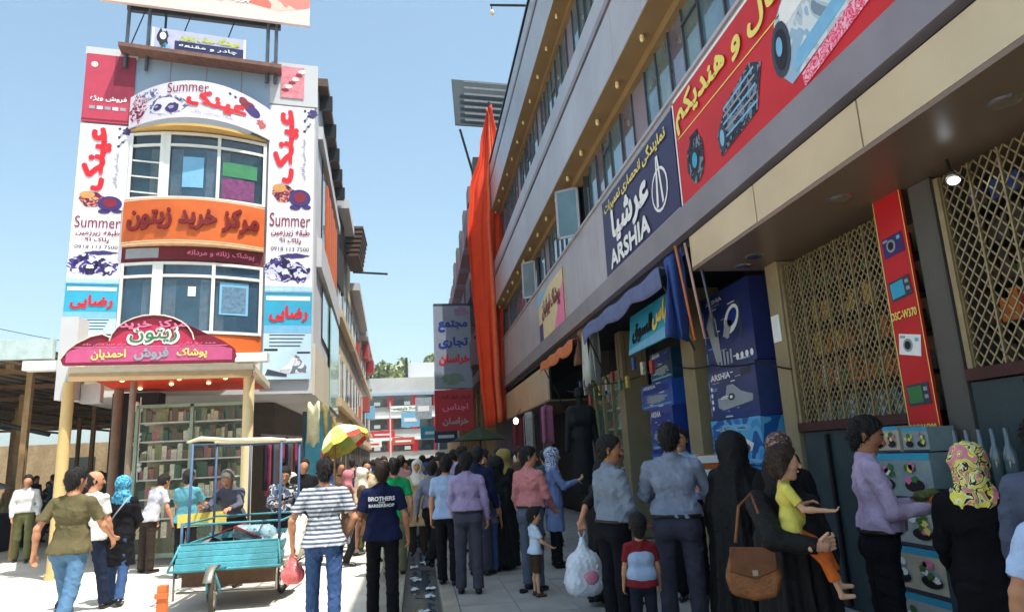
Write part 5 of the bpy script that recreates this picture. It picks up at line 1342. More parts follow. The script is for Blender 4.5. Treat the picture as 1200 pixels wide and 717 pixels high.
# side wall features facing the street
M_side = mat('side_render', (206, 196, 176), rough=.8, vary=.06, scale=1.2, dirt=.25)
q = MB(); q.obox(LS(.02, 3.26, .0), SV*8.4, SN*.05, UP*1.2); q.build('side_plinth', M_side, lb)
def side_open(t0, t1, z0, z1, mt, name='window_opening'):
    q = MB(); q.obox(LS(t0, z0, .005), SV*(t1-t0), SN*.03, UP*(z1-z0)); return q.build(name, mt, lb)
side_open(1.8, 7.9, 7.3, 9.9, M_pane[4]); side_open(2.2, 7.9, 5.0, 6.4, M_pane[4])
for k in range(5):
    q = MB(); q.obox(LS(3.0+.95*k, 7.35, .035), SV*.55, SN*.04, UP*(2.3)); q.build('orange_fin', M_orange, lb)
for (z0, z1) in ((6.5, 7.25), (9.95, 10.3)):
    q = MB(); q.obox(LS(.6, z0, .0), SV*7.8, SN*.12, UP*(z1-z0)); q.build('side_band', M_lwall, lb)
q = MB(); q.obox(LS(4.6, 3.35, .06), SV*3.8, SN*.03, UP*3.0); q.build('pale_glass', glass('glass_pale_green', (150, 190, 176), rough=.15), lb)
q = MB(); q.obox(LS(0.3, 11.3, -.2), SV*8.2, SN*.45, UP*.22); q.build('roof_fascia', mat('roof_brown', (92, 72, 60), vary=.2), lb)
for k in range(5):
    q = MB(); q.obox(LS(.8+1.6*k, 10.9, .0), SV*.1, SN*.34, UP*.4); q.build('roof_bracket', M_darkm, lb)

# further buildings along the left side
def block(name, label, x1, x1b, y0, y1, h, mt, seed, storeys, shadecol=None, fl=3.2):
    t = thing(name, label, 'building', ((x1+x1b)/2-4, (y0+y1)/2, 0)); g_ = random.Random(seed)
    a, b = Vector((x1, y0, 0)), Vector((x1b, y1, 0)); d_ = (b-a).normalized(); n_ = Vector((d_.y, -d_.x, 0)); L_ = (b-a).length
    q = MB(); q.prism([a, b, b + Vector((-5, 0, 0)), a + Vector((-5, 0, 0))], (0, 0, h)); q.build('wall', mt, t)
    nb = max(2, int(L_/2.4))
    for s_ in range(storeys):
        z0 = 1.0 if s_ == 0 else .9 + fl*s_
        if z0 + 1.8 > h: continue
        for k in range(nb):
            w_ = L_/nb
            q = MB(); q.obox(a + d_*(k*w_+.35) + n_*-.0 + UP*(z0 if s_ else .1), d_*(w_-.7), n_*.03, UP*(1.6 if s_ else 2.5)); o = q.build('window', M_lglass[g_.choice([0, 2, 2])] if s_ else M_inner, t)
            if s_:
                q = MB(); q.obox(a + d_*(k*w_+.25) + UP*(z0-.1), d_*(w_-.5), n_*.10, UP*.09); q.build('sill', mt, t)
                q = MB(); q.obox(a + d_*(k*w_ + w_/2-.03) + UP*z0, d_*.06, n_*.06, UP*1.6); q.build('mullion', M_wframe, t)
        q = MB(); q.obox(a + UP*(z0-.42 if s_ else 2.8), d_*L_, n_*.22, UP*.3); q.build('floor_band', mt if s_ else M_cream, t)
    q = MB(); q.obox(a + UP*(h-.35), d_*L_, n_*.45, UP*.36); q.build('cornice', M_lwall, t)
    return t, a, d_, n_
block('shop_building', 'tall cream building with dark brown slatted top beyond the white corner one', -2.86, -3.1, 25.1, 33, 11.4, mat('render_cream', (204, 184, 146), vary=.08, dirt=.3), 1, 3)
t = thing('slatted_box', 'brown slatted box jutting out near the roof on the left side', 'rooftop structure', (-2.6, 29, 10.5))
for k in range(7):
    q = MB(); q.box(-2.9, -2.32 + .03*k, 28.5, 31.0, 10.2 + .20*k, 10.31 + .20*k); q.build('slat', mat('slat_brown', (92, 68, 56), vary=.3), t)
q = MB(); q.tube([(-2.7, 30, 9.9), (-1.2, 30.2, 9.85)], .05, 6); q.build('arm', M_darkm, t)
q = MB(); q.box(-3.1, -2.82, 25.2, 27.4, 8.2, 12.0); tag(q.build('roof_screen', mat('screen_dark', (50, 46, 48))), 'dark screen panel on the roof edge of the cream building', 'screen')
block('shop_building', 'pinkish grey building with balconies midway down the left side', -3.1, -3.5, 33.1, 44, 10.2, mat('render_pinkgrey', (176, 154, 140), vary=.08, dirt=.3), 2, 3)
block('shop_building', 'building with red balcony panels near the end of the left side', -3.5, -4.0, 44.1, 60, 9.9, mat('render_tan', (196, 176, 150), vary=.08, dirt=.3), 3, 3)
for k, (y, z) in enumerate(((34.5, 7.0), (38, 7.2), (46, 8.4), (46.5, 5.0), (52, 8.2), (53, 4.9), (40, 3.9))):
    q = MB(); q.box(-3.9, -3.12 - .02*k, y, y+1.6, z, z+.95); o = q.build('projecting_sign', [M_lwall, mat('sg_dull_red', (170, 60, 56)), mat('sg_dull_red', (170, 60, 56)), mat('sg_red2', (160, 70, 60)), M_redd, M_lbl, M_orange][k]); tag(o, ['white', 'bright red', 'upper red', 'lower red', 'deep red far', 'pale blue far', 'orange low'][k] + ' box sign projecting from the left row of buildings', 'sign')
block('shop_building', 'pale far building closing the left row by the street end', -4.2, -6.0, 60.1, 78, 8.2, mat('render_pale', (206, 200, 190), vary=.08, dirt=.2), 5, 2)

# end-of-street building: white bands, dark windows, red panels
eb = thing('end_building', 'white banded office block with dark windows and red panels closing the street', 'building', (-1, 84, 0))
q = MB(); q.box(-9, 3.2, 82, 92, 0, 11.3); q.build('wall', mat('eb_white', (178, 176, 174), vary=.12, dirt=.4, scale=.6), eb)
for k, z in enumerate((9.0, 6.4, 3.9)):
    q = MB(); q.box(-8.8, 3.1, 81.92, 81.99, z-1.05, z+.10); q.build('window_band', M_pane[4], eb)
    for x in (-6.9, -5.9, -3.1, -.3, 2.2):
        q = MB(); q.box(x-.32, x+.32, 81.84, 81.9, z-1.1, z+.15); q.build('red_panel', M_rtx, eb)
    for i in range(10):
        q = MB(); q.box(-8.4+1.15*i, -7.7+1.15*i, 81.86, 81.91, z-.9, z-.5); q.build('window_pane', M_lglass[0] if i % 3 else M_wframe, eb)
    q = MB(); q.box(-9.0, 3.2, 81.5, 81.98, z+.2, z+.5); q.build('ledge', M_lblue if k == 0 else M_wframe, eb)
q = MB(); q.box(-1.0, 2.6, 84, 90, 11.3, 13.3); q.build('roof_room', mat('rr', (198, 200, 206), vary=.05), eb)
q = MB(); q.box(-1.35, -1.05, 83.6, 84, 11.3, 13.9); q.build('chimney', M_darkm, eb)
B = Board(eb, flatfn((-3.0, 81.4, 7.35), (1, 0, 0), (0, 0, 1)), 3.4, .62, .05, M_wframe, 'sign_board'); B.text('پاساژ ولیعصر', .3, .1, 3.1, .5, M_grn, 2, .05)
t = thing('side_tower', 'pale narrow building to the right of the banded block', 'building', (5, 70, 0))
q = MB(); q.box(1.9, 3.4, 66, 76, 0, 11.0); q.build('wall', mat('st_white', (196, 200, 206), vary=.1), t)
for k in range(3):
    q = MB(); q.box(1.85, 1.89, 67, 75, 2.6+2.8*k, 4.0+2.8*k); q.build('window_band', M_lglass[1], t)
    q = MB(); q.box(2.0, 3.2, 65.93, 65.98, 2.6+2.8*k, 4.0+2.8*k); q.build('window_band', M_lglass[1], t)
# signs cluttering the street end
g_ = random.Random(77)
for k, (x, y, z, w, h, mt, l) in enumerate(((-.6, 62, 4.6, 1.6, 1.3, M_lbl, 'light blue hanging sign deep in the street'), (.5, 56, 4.9, 1.3, 1.7, mat('sg_gr', (150, 160, 170), vary=.3, scale=4), 'grey patterned tall sign beside the light blue one'), (1.2, 48, 3.1, 2.0, .8, M_cyan, 'blue awning sign low at the right row'),
        (-3.2, 66, 3.9, 2.2, .6, M_rtx, 'red shop sign low at the far left'), (-1.4, 70, 3.3, 2.2, .7, mat('sg_rust', (190, 80, 60), vary=.2), 'rust red banner across the street end'), (-3.6, 58, 2.9, 1.4, .5, M_white, 'white awning far left'), (1.6, 40, 2.6, 1.3, .7, mat('sg_dkbl', (40, 70, 110)), 'dark blue sign above the far crowd on the right'))):
    t = thing('hanging_sign', l, 'sign', (x, y, z)); q = MB(); q.box(x-w/2, x+w/2, y, y+.12, z, z+h); q.build('panel', mt, t)
    q = MB(); q.box(x-w*.35, x+w*.35, y-.012, y-.002, z+h*.35, z+h*.6); q.build('printed_band', M_white if k != 5 else M_rtx, t)
    q = MB(); q.tube([(x, y+.06, z+h), (x+ (2 if x > 0 else -2), y+.06, z+h+.4)], .03, 5); q.build('bracket', M_darkm, t)
# lamp post far down the street
t = thing('street_lamp', 'thin pale lamp post standing far down the street', 'street lamp', (-1.9, 50, 0))
q = MB(); q.tube([(-1.9, 50, 0), (-1.9, 50, 6.0)], [.07, .045], 8); q.build('pole', M_wframe, t); q = MB(); q.box(-2.0, -1.5, 49.9, 50.1, 6.0, 6.1); q.build('lamp_head', M_mull, t)

# right row beyond the drape
M_rr = mat('right_row', (128, 112, 116), rough=.7, vary=.1, dirt=.3)
t = thing('shop_building', 'stepped balcony building behind the orange drape on the right', 'building', (8, 36, 0))
q = MB(); q.box(2.9, 14, 26.0, 46, 0, 13.2); q.build('wall', M_rr, t)
for k in range(6):
    y = 26.6 + 3.2*k
    for s_ in range(3):
        q = MB(); q.box(2.15, 2.9, y, y+2.2, 5.2+2.7*s_, 6.2+2.7*s_); q.build('balcony', mat('balc%d' % (s_ % 2), [(120, 96, 108), (100, 84, 96)][s_ % 2], vary=.2), t)
        q = MB(); q.box(2.86, 2.9-.002, y+.1, y+2.1, 6.2+2.7*s_, 7.5+2.7*s_); q.build('window', M_pane[4], t)
    q = MB(); q.box(2.5, 2.9, y+.3, y+1.2, 13.2, 14.0); q.build('roof_post', M_pilg, t)
for k in range(9):
    q = MB(); q.box(2.6, 3.0, 26.2+2.2*k, 26.5+2.2*k, 0, 4.6); q.build('pier', mat('pier_ochre', (150, 120, 84), vary=.2), t)
q = MB(); q.box(2.3, 2.9, 26, 46, 4.5, 4.9); q.build('ledge', M_pilg, t)
t = thing('shop_building', 'low ochre building at the far right of the street', 'building', (8, 56, 0))
q = MB(); q.box(2.7, 14, 46.2, 65, 0, 8.2); q.build('wall', mat('ochre_wall', (160, 132, 100), vary=.15, dirt=.3), t)
for k in range(6):
    q = MB(); q.box(2.64, 2.69, 47+3*k, 49+3*k, 4.2, 6.0); q.build('window', M_pane[4], t)
# grey vertical sign
t = thing('projecting_sign', 'tall grey projecting sign with dark and red Persian words over a red panel', 'sign', (1.5, 28, 3))
B = Board(t, flatfn((.72, 27.6, 4.42), (1, .02, 0), (0, 0, 1)), 1.50, 3.45, .25, mat('sign_bluegrey', (134, 142, 160), rough=.5, vary=.12, scale=1))
B.rect(0, 3.35, 1.5, 3.45, M_dgr, 1); B.rect(0, 0, .04, 3.45, M_gry, 1); B.splat(.75, .38, .45, .22, mat('sign_sage', (110, 130, 120)), 1, 3); B.splat(1.1, 3.1, .3, .2, mat('sign_mauve', (140, 110, 140)), 1, 8); B.flush()
B.text('مجتمع', .2, 2.3, 1.35, 2.72, M_dbl, 3, .05); B.text('تجاری', .2, 1.62, 1.35, 2.05, M_dbl, 3, .05); B.text('خراسان', .2, .95, 1.4, 1.35, M_rtx, 3, .05)
t = thing('projecting_sign', 'red lower sign with faded white writing under the grey sign', 'sign', (1.5, 28, 2.8))
B = Board(t, flatfn((.70, 27.62, 2.75), (1, .02, 0), (0, 0, 1)), 1.52, 1.6, .22, mat('sign_brick', (178, 44, 52), rough=.5, vary=.12, scale=1.5))
B.text('فروش فوق العاده', .15, 1.2, 1.4, 1.42, M_mar, 3, .04); B.text('اجناس', .3, .75, 1.3, 1.05, M_pink, 3, .03); B.text('خراسان', .3, .2, 1.3, .5, M_gry, 3, .04)

# hill behind
M_hill = mat('hill_scrub', (158, 168, 112), rough=.95, vary=.3, scale=.08, bump=.5, bscale=.8, dirt=.3)
q = MB(); g_ = random.Random(9)
def hill(u, v):
    x = -260 + 520*u; y = 330 + 260*v
    return (x, y, -2 + 122*math.exp(-((x+10)/95.0)**2)*math.sin(math.pi*min(1, v*1.0)*.5)*(.75 + .18*math.sin(u*9+1) + .06*math.sin(u*31) + .05*math.sin(u*57+v*20)))
q.grid(hill, 70, 24); struct(q.build('hills', M_hill, smooth=True))
def tree(label, x, y, z, h, r, seed, mt, grp=None, trunk=.25, leaf=.35, n=420):
    t = thing('tree', label, 'tree', (x, y, z), grp); g_ = random.Random(seed)
    q = MB(); q.tube([(x, y, z), (x+.1*h*.2, y, z+h*.5), (x, y, z+h*.8)], [trunk, trunk*.6, trunk*.2], 7)
    for k in range(5):
        a = k*1.3 + seed; q.tube([(x, y, z+h*(.35+.08*k)), (x + r*.7*math.cos(a), y + r*.7*math.sin(a), z+h*(.6+.06*k))], [trunk*.35, trunk*.1], 5)
    q.build('trunk', mat('bark', (92, 74, 58), vary=.3), t)
    q = MB(); cl = [(g_.uniform(-1, 1)*r*.6, g_.uniform(-1, 1)*r*.6, h*(.5+g_.uniform(0, .4)), r*g_.uniform(.3, .55)) for _ in range(9)]
    for k in range(n):
        c = cl[g_.randrange(9)]; d_ = Vector((g_.gauss(0, 1), g_.gauss(0, 1), g_.gauss(0, 1))).normalized()*c[3]*g_.uniform(.6, 1.1)
        p = Vector((x+c[0], y+c[1], z+c[2])) + d_; a = Vector((g_.uniform(-1, 1), g_.uniform(-1, 1), g_.uniform(-1, 1))).normalized()*leaf; b = a.cross(d_).normalized()*leaf*.7
        q.face([p-a, p-b, p+a, p+b], g_.randrange(2))
    q.build('crown', [mt, mat('leaf_b', (70, 92, 46), rough=.8, vary=.3)], t); return t
g_ = random.Random(31); M_leaf = mat('leaf_a', (136, 150, 76), rough=.8, vary=.3)
for k in range(11):
    x = -13 + 2.2*k + g_.uniform(-.5, .5); tree(['broad', 'round', 'thin', 'leaning', 'dense', 'tall', 'ragged', 'small', 'pale', 'dark', 'bushy'][k] + ' green tree showing above the white block at the street end', x, 128 + g_.uniform(-4, 6), 0, 21.5 + g_.uniform(-1.6, 1.2), 3.4, k, M_leaf, 'trees on the slope behind the street end', trunk=.3, leaf=.55, n=520)

# ------------------------------------------------------------------ market shed on the far left
ms = thing('market_shed', 'open market shed with sloping corrugated roof at the far left', 'shed', (-12, 24, 0))
M_corr = banded('corrugated_sheet', (150, 136, 118), (96, 84, 72), 6.0, 0, .5, .2)
def roofp(u, v): return (-7.75 - 14*u, 15.8 + 26*v, 4.30 + .05*math.sin(u*160) + .35*v*0)
q = MB(); q.grid(roofp, 160, 1, thick=(0, 0, .03)); q.build('roof', M_corr, ms)
q = MB(); q.obox((-21.5, 15.55, 4.12), (13.9, 0, 0), (0, .14, 0), (0, 0, .42)); q.build('eave_board', mat('eave_pale', (178, 196, 196), rough=.6), ms)
for k in range(8):
    q = MB(); q.box(-21.5, -7.8, 17.4+3.1*k, 17.5+3.1*k, 4.08, 4.2); q.build('rafter', mat('rafter_wood', (120, 92, 64), vary=.3), ms)
for k in range(5):
    q = MB(); q.box(-8.6-2.6*k, -8.5-2.6*k, 15.8, 41, 3.96, 4.06); q.build('purlin', mat('rafter_wood', (120, 92, 64)), ms)
for k in range(6):
    for j in range(4):
        x, y = -8.4-2.4*j, 16.4+4.4*k; q = MB(); q.box(x-.06, x+.06, y-.06, y+.06, 0, 3.96); q.build('post', mat('post_wood', (150, 120, 84), vary=.3, dirt=.3), ms)
q = MB(); q.tube([(-11, 17, 3.35), (-9.6, 17, 3.0), (-8.2, 17, 2.62)], .05, 6); q.build('diagonal_beam', M_darkm, ms)
q = MB(); q.box(-24, -7.6, 44, 45, 0, 3.6); tag(q.build('back_wall', mat('wall_sand', (176, 150, 116), vary=.25, dirt=.5)), 'sandy wall at the back of the market shed', 'wall')
for k in range(3):
    q = MB(); q.box(-20+4.3*k, -18.6+4.3*k, 43.9, 43.98, 1.4, 2.8); tag(q.build('wall_opening', M_pane[4]), ['leftmost', 'middle', 'rightmost'][k] + ' dark opening in the sandy back wall of the shed', 'window')
for k in range(4):
    tree(['nearest', 'second', 'third', 'farthest'][k] + ' bright green tree seen beyond the posts of the shed', -9.3-1.6*k, 34+2.5*k, 0, 3.6, 1.2, 60+k, mat('leaf_c', (120, 150, 50), rough=.8, vary=.3), 'green trees behind the market shed', trunk=.08, leaf=.13, n=420)
t = thing('white_parasol', 'pale market parasol cut off by the left edge of the view', 'parasol', (-12.2, 20, 0))
q = MB(); n = 10
for k in range(n):
    a, b = 2*math.pi*k/n, 2*math.pi*(k+1)/n
    q.face([(-12.2, 20, 2.2), (-12.2+1.7*math.cos(a), 20+1.7*math.sin(a), 1.45), (-12.2+1.7*math.cos(b), 20+1.7*math.sin(b), 1.45)])
q.build('canopy', mat('parasol_white', (210, 222, 232), rough=.7), t); q = MB(); q.tube([(-12.2, 20, 0), (-12.2, 20, 2.25)], .025, 6); q.build('pole', M_darkm, t)
q = MB(); q.box(-13.2, -9.9, 18.6, 20.2, 0, .85); tag(q.build('market_table', cloth('table_navy', (30, 36, 60)), bevel=.03), 'dark covered market table below the white parasol', 'table')
# power lines in the sky at the far left
for k in range(4):
    cable(['lowest', 'second', 'third', 'highest'][k] + ' thin power line crossing the sky at the far left', [(-24, 26, 8.3+.5*k), (-9, 30, 4.8+.45*k)], .012, 'power lines above the market shed')

# ------------------------------------------------------------------ striped market umbrella
t = thing('market_umbrella', 'tilted market umbrella striped yellow, pale green and red beside the left row', 'umbrella', (-1.75, 14.2, 0))
top = Vector((-1.62, 14.2, 2.40)); q = MB(); n = 10; mi = [0, 3, 1, 3, 0, 2, 3, 1, 0, 3]
axis = Vector((-.55, .25, 1)).normalized(); e1 = axis.cross(Vector((0, 1, 0))).normalized(); e2 = axis.cross(e1)
ring = lambda a, r_, h_: top + (e1*math.cos(a) + e2*math.sin(a))*r_ - axis*h_
for k in range(n):
    a, b = 2*math.pi*k/n, 2*math.pi*(k+1)/n; c_ = (a+b)/2
    for (r0, h0, r1, h1) in ((0, 0, .17, .07), (.17, .07, .36, .2), (.36, .2, .50, .38)):
        if r0 == 0: q.face([top, ring(a, r1, h1), ring(b, r1, h1)], mi[k])
        else: q.face([ring(a, r0, h0), ring(a, r1, h1), ring(b, r1, h1), ring(b, r0, h0)], mi[k])
    q.face([ring(a, .50, .38), ring(a, .50, .46), ring(c_, .48, .49), ring(b, .50, .46), ring(b, .50, .38)], 0 if k % 3 else 2)
q.build('canopy', [mat('umb_yellow', (226, 214, 96), rough=.7), mat('umb_green', (170, 204, 110), rough=.7), mat('umb_red', (222, 66, 44), rough=.7), mat('umb_cream', (236, 226, 190), rough=.7)], t)
q = MB(); q.tube([(-1.62, 14.2, 0), top], .022, 6); q.build('pole', M_wood, t)
q = MB(); q.tube([top, top + Vector((-.04, 0, .12))], .02, 8); q.build('finial', mat('finial_olive', (120, 120, 40)), t)
t = thing('tied_bundle', 'olive bundle of folded cloth hanging from the wall above the umbrella', 'bundle', (-2.0, 15.4, 2.6))
q = MB(); q.tube([(-2.05, 15.6, 2.95), (-1.98, 15.5, 2.8), (-1.95, 15.4, 2.3), (-1.95, 15.4, 2.0)], [.03, .07, .045, .02], 8); q.build('cloth', mat('olive_cloth', (110, 104, 50), vary=.4, scale=9), t, smooth=True)
q = MB(); q.grid(lambda u, v: (-2.42 + .3*u, 15.9 - .2*u, 3.0 - .9*v + .06*math.sin(9*u)), 8, 4, thick=(0, .01, 0)); q.build('sheet', mat('sheet_lime', (214, 210, 170), vary=.2), t, smooth=True)

# ------------------------------------------------------------------ street cart
ct = thing('street_cart', 'turquoise three wheeled vendor cart with a tall blue frame and cloth roller', 'cart', (-2.4, 9.6, 0))
M_turq = mat('paint_turquoise', (72, 150, 164), rough=.55, vary=.25, scale=7, dirt=.75, bump=.4)
M_cblue = mat('paint_blue', (70, 96, 132), rough=.55, vary=.2, dirt=.6)
M_rub = mat('tyre_rubber', (60, 56, 50), rough=.85, vary=.2)
M_steel = mat('steel_worn', (150, 144, 132), rough=.45, metal=.6, vary=.2)
x0, x1, yf, yb = -2.94, -1.73, 9.3, 10.7
# slatted front panel leaning outwards
for k in range(4):
    z = .50 + .068*k; q = MB(); q.obox((x0 + .0 + .008*k, yf - .07 + .035*k, z), (x1-x0+.0-.016*k, 0, 0), (0, .03, .006), (0, .02, .062)); q.build('front_slat', M_turq, ct, bevel=.004)
q = MB(); q.tube([(x0-.06, yf-.08, .49), (x1+.04, yf-.08, .49)], .016, 8); q.tube([(x0+.03, yf+.07, .78), (x1-.02, yf+.07, .78)], .016, 8)
q.tube([(x0-.06, yf-.08, .49), (x0+.03, yf+.07, .78)], .014, 8); q.tube([(x1+.04, yf-.08, .49), (x1-.02, yf+.07, .78)], .014, 8); q.build('front_rail', M_turq, ct, smooth=True)
q = MB(); q.box(x0, x1, yf+.05, yb, .44, .47); q.build('bed', mat('bed_wood', (110, 92, 74), vary=.3, dirt=.3), ct)
for (y, side) in ((yf+.1, 0), (yb, 1)): pass
for x in (x0, x1):
    for k in range(2):
        q = MB(); q.box(x-.012, x+.012, yf+.08, yb, .56+.13*k, .63+.13*k); q.build('side_slat', M_turq, ct)
for k in range(2):
    q = MB(); q.box(x0, x1, yb-.012, yb+.012, .58+.14*k, .66+.14*k); q.build('back_slat', M_turq, ct)
for (x, y, h_) in ((x0+.1, yf+.12, 2.0), (x1-.02, yf+.12, 1.98), (x0+.05, yb, 2.02), (x1, yb, 2.0), (-2.42, yb, 2.0), (x0-.05, yf+.35, 1.02)):
    q = MB(); q.tube([(x, y, .44), (x, y, h_)], .018, 8); q.build('frame_post', M_cblue, ct, smooth=True)
for (a, b) in (((x0+.1, yf+.12, 1.98), (x0+.05, yb, 2.02)), ((x1-.02, yf+.12, 1.96), (x1, yb, 2.0)), ((x0+.05, yb, 2.0), (x1, yb, 2.0)), ((x0+.05, yb, 1.02), (x1, yb, 1.02)), ((x0-.05, yf+.35, 1.0), (x0+.05, yb, 1.0)), ((x0-.05, yf+.35, .99), (x1, yf+.35, .99)), ((x1, yf+.1, 1.0), (x1, yb, 1.0))):
    q = MB(); q.tube([a, b], .014, 8); q.build('frame_rail', M_cblue if a[2] > 1.5 else M_turq, ct, smooth=True)
q = MB(); q.tube([(x0+.02, yf+.14, 2.02), (-2.75, yf+.14, 2.06), (-2.4, yf+.14, 2.03), (-1.9, yf+.15, 2.01), (x1+.03, yf+.14, 2.0)], [.012, .03, .022, .034, .018], 10); q.build('rolled_cloth', mat('roll_cloth', (226, 212, 176), vary=.12, bump=.4, bscale=30), ct, smooth=True)
q = MB(); q.tube([(x0+.02, yb, 2.05), (x1+.03, yb, 2.03)], .028, 8); q.build('rolled_cloth', mat('roll_cloth', (226, 212, 176)), ct, smooth=True)
# chassis, fork, wheels
q = MB(); q.tube([(x0-.02, yf+.2, .40), (x0+.05, yb+.1, .36)], .018, 8); q.tube([(x1, yf+.2, .36), (x1+.15, yb+.15, .44), (x1+.42, yb+.25, .56)], .018, 8); q.tube([(x0, yf+.1, .22), (x1-.06, yf+.1, .20)], .014, 8)
q.tube([(x0-.02, yf+.05, .45), (x0-.02, yf+.05, .14)], .014, 8); q.tube([(x1-.03, yf+.05, .45), (x1-.03, yf+.05, .2)], .014, 8); q.build('chassis', M_steel, ct, smooth=True)
q = MB(); q.tube([(x1+.30, yb+.22, .53), (x1+.46, yb+.26, .58)], .026, 8); q.build('grip', M_rub, ct, smooth=True)
def wheel(cx, cy, r_, tilt=0.0, w_=.05):
    ax = Vector((math.cos(tilt), math.sin(tilt), 0)); e = Vector((-math.sin(tilt), math.cos(tilt), 0))
    o = thing_part('wheel', ct); c0 = Vector((cx, cy, r_+.0))
    q = MB(); n = 26; pts = [c0 + (e*math.cos(2*math.pi*k/n) + UP*math.sin(2*math.pi*k/n))*(r_-w_/2) for k in range(n+1)]; q.tube(pts, w_/2, 8, closed_ends=False); a = q.build('tyre', M_rub, o, smooth=True)
    q = MB(); pts = [c0 + (e*math.cos(2*math.pi*k/n) + UP*math.sin(2*math.pi*k/n))*(r_-w_*1.1) for k in range(n+1)]; q.tube(pts, .012, 6, closed_ends=False)
    for k in range(12):
        d_ = e*math.cos(2*math.pi*k/12) + UP*math.sin(2*math.pi*k/12); q.tube([c0 + ax*.02*(1 if k % 2 else -1), c0 + d_*(r_-w_*1.1)], .004, 4)
    q.build('rim', M_steel, o)
    q = MB(); q.tube([c0 - ax*.05, c0 + ax*.05], .026, 8); q.build('hub', M_steel, o)
wheel(-2.42, 9.05, .25, .15, .055); wheel(-2.62, 9.75, .22, .05); wheel(-1.85, 10.25, .25, -.1)
q = MB(); q.tube([(-2.55, 9.2, .50), (-2.42, 9.02, .52), (-2.34, 9.03, .30), (-2.35, 9.05, .25)], .016, 8); q.tube([(-2.32, 9.2, .52), (-2.5, 9.03, .5), (-2.49, 9.06, .25)], .016, 8); q.build('front_fork', M_turq, ct, smooth=True)
q = MB(); q.grid(lambda u, v: (-2.47 + .10*u, 9.05 - .30*math.cos(v*1.6+.5), .25 + .31*math.sin(v*1.6+.5)), 2, 8, thick=(0, 0, .004)); q.build('mudguard', M_steel, ct, smooth=True)
q = MB(); q.box(-2.95, -1.8, 9.6, 9.64, .25, .44); q.build('under_board', mat('board_brown', (104, 78, 58), vary=.3), ct)
# things on the cart
t = thing('cargo_sack', 'white woven sack hanging on the right side of the cart', 'sack', (-1.75, 9.9, .4)); rs = random.Random(3)
f = Field((-2.15, 9.5, .3), (-1.3, 10.6, 1.15), .018)
f.add((-1.72, 9.75, .55), (-1.66, 10.2, .6), .14, k=.06); f.add((-1.70, 9.95, .6), (-1.62, 10.15, .92), .15, .11, k=.08); f.add((-1.85, 9.7, .66), (-1.8, 9.8, .72), .1, k=.05); f.folds(.012, 4, .08, (1, 1, 1))
o = f.build('sack_body', mat('sack_white', (216, 208, 196), rough=.7, vary=.15, scale=10, bump=.5, bscale=40), t); o.location = Vector((0, 0, 0)) - Vector(t.location)
t = thing('yellow_board', 'yellow board resting on the back left of the cart frame', 'board', (-2.9, 10.9, 1)); q = MB(); q.obox((-3.42, 10.82, .88), (.66, .02, .02), (0, .02, 0), (0, 0, .18)); q.build('panel', mat('board_yellow', (226, 204, 96), vary=.15, scale=6), t)
t = thing('cardboard_tray', 'dark red folded cardboard tray lying in the cart', 'tray', (-2.5, 9.9, .5)); q = MB(); q.obox((-2.75, 9.7, .78), (.35, 0, .14), (0, .6, 0), (0, 0, .015)); q.obox((-2.38, 9.7, .92), (.35, 0, -.15), (0, .6, 0), (0, 0, .015)); q.build('flap', mat('card_red', (120, 40, 36), vary=.2), t)
t = thing('plastic_bags', 'clump of pale blue plastic bags on top of the cart', 'bag', (-2.2, 9.9, .8)); f = Field((-2.5, 9.5, .5), (-1.75, 10.3, 1.15), .018); f.add((-2.35, 9.9, .85), (-2.0, 9.9, .8), .09, .13, k=.05); f.add((-2.2, 9.8, .7), (-1.95, 9.9, .65), .12, k=.05); f.folds(.016, 8, .06, (1, 1, 1))
o = f.build('bag', mat('bag_bluish', (130, 160, 170), rough=.35, vary=.3, scale=12), t); o.location = -Vector(t.location)
t = thing('cardboard_box', 'small open cardboard box on the cart beside the plastic bags', 'box', (-1.98, 10.3, .47)); q = MB(); q.obox((-2.2, 10.15, .475), (.34, .08, 0), (-.06, .26, 0), (0, 0, .26)); q.build('carton', mat('cardboard', (168, 130, 88), vary=.25, bump=.3), t)
t = thing('cloth_bundle', 'faded grey cloth bundle at the left of the cart bed', 'bundle', (-2.85, 10.0, .5)); f = Field((-3.1, 9.7, .4), (-2.5, 10.4, 1.0), .018); f.add((-2.85, 9.95, .6), (-2.75, 10.15, .66), .12, k=.05); f.folds(.012, 3, .12, (1, 1, 1)); o = f.build('cloth', mat('bundle_grey', (120, 116, 112), vary=.3, bump=.4), t); o.location = -Vector(t.location)
t = thing('wooden_post', 'short orange brown post at the front left of the cart', 'post', (-2.88, 8.75, 0)); q = MB(); q.box(-2.93, -2.83, 8.7, 8.8, 0, .42); q.box(-2.95, -2.81, 8.685, 8.70-.002, .28, .34); q.build('post', mat('post_orange', (206, 108, 58), rough=.7, vary=.2, scale=12), t, bevel=.006)
# ------------------------------------------------------------------ people near the camera
C = cloth
jeans1 = cloth('jeans_blue', (58, 82, 124)); jeans2 = cloth('jeans_faded', (84, 118, 150)); jeans3 = cloth('jeans_dark', (36, 44, 66))
K = dict
def at(x, y, z=0.0): return (x, y, z)
P = {}
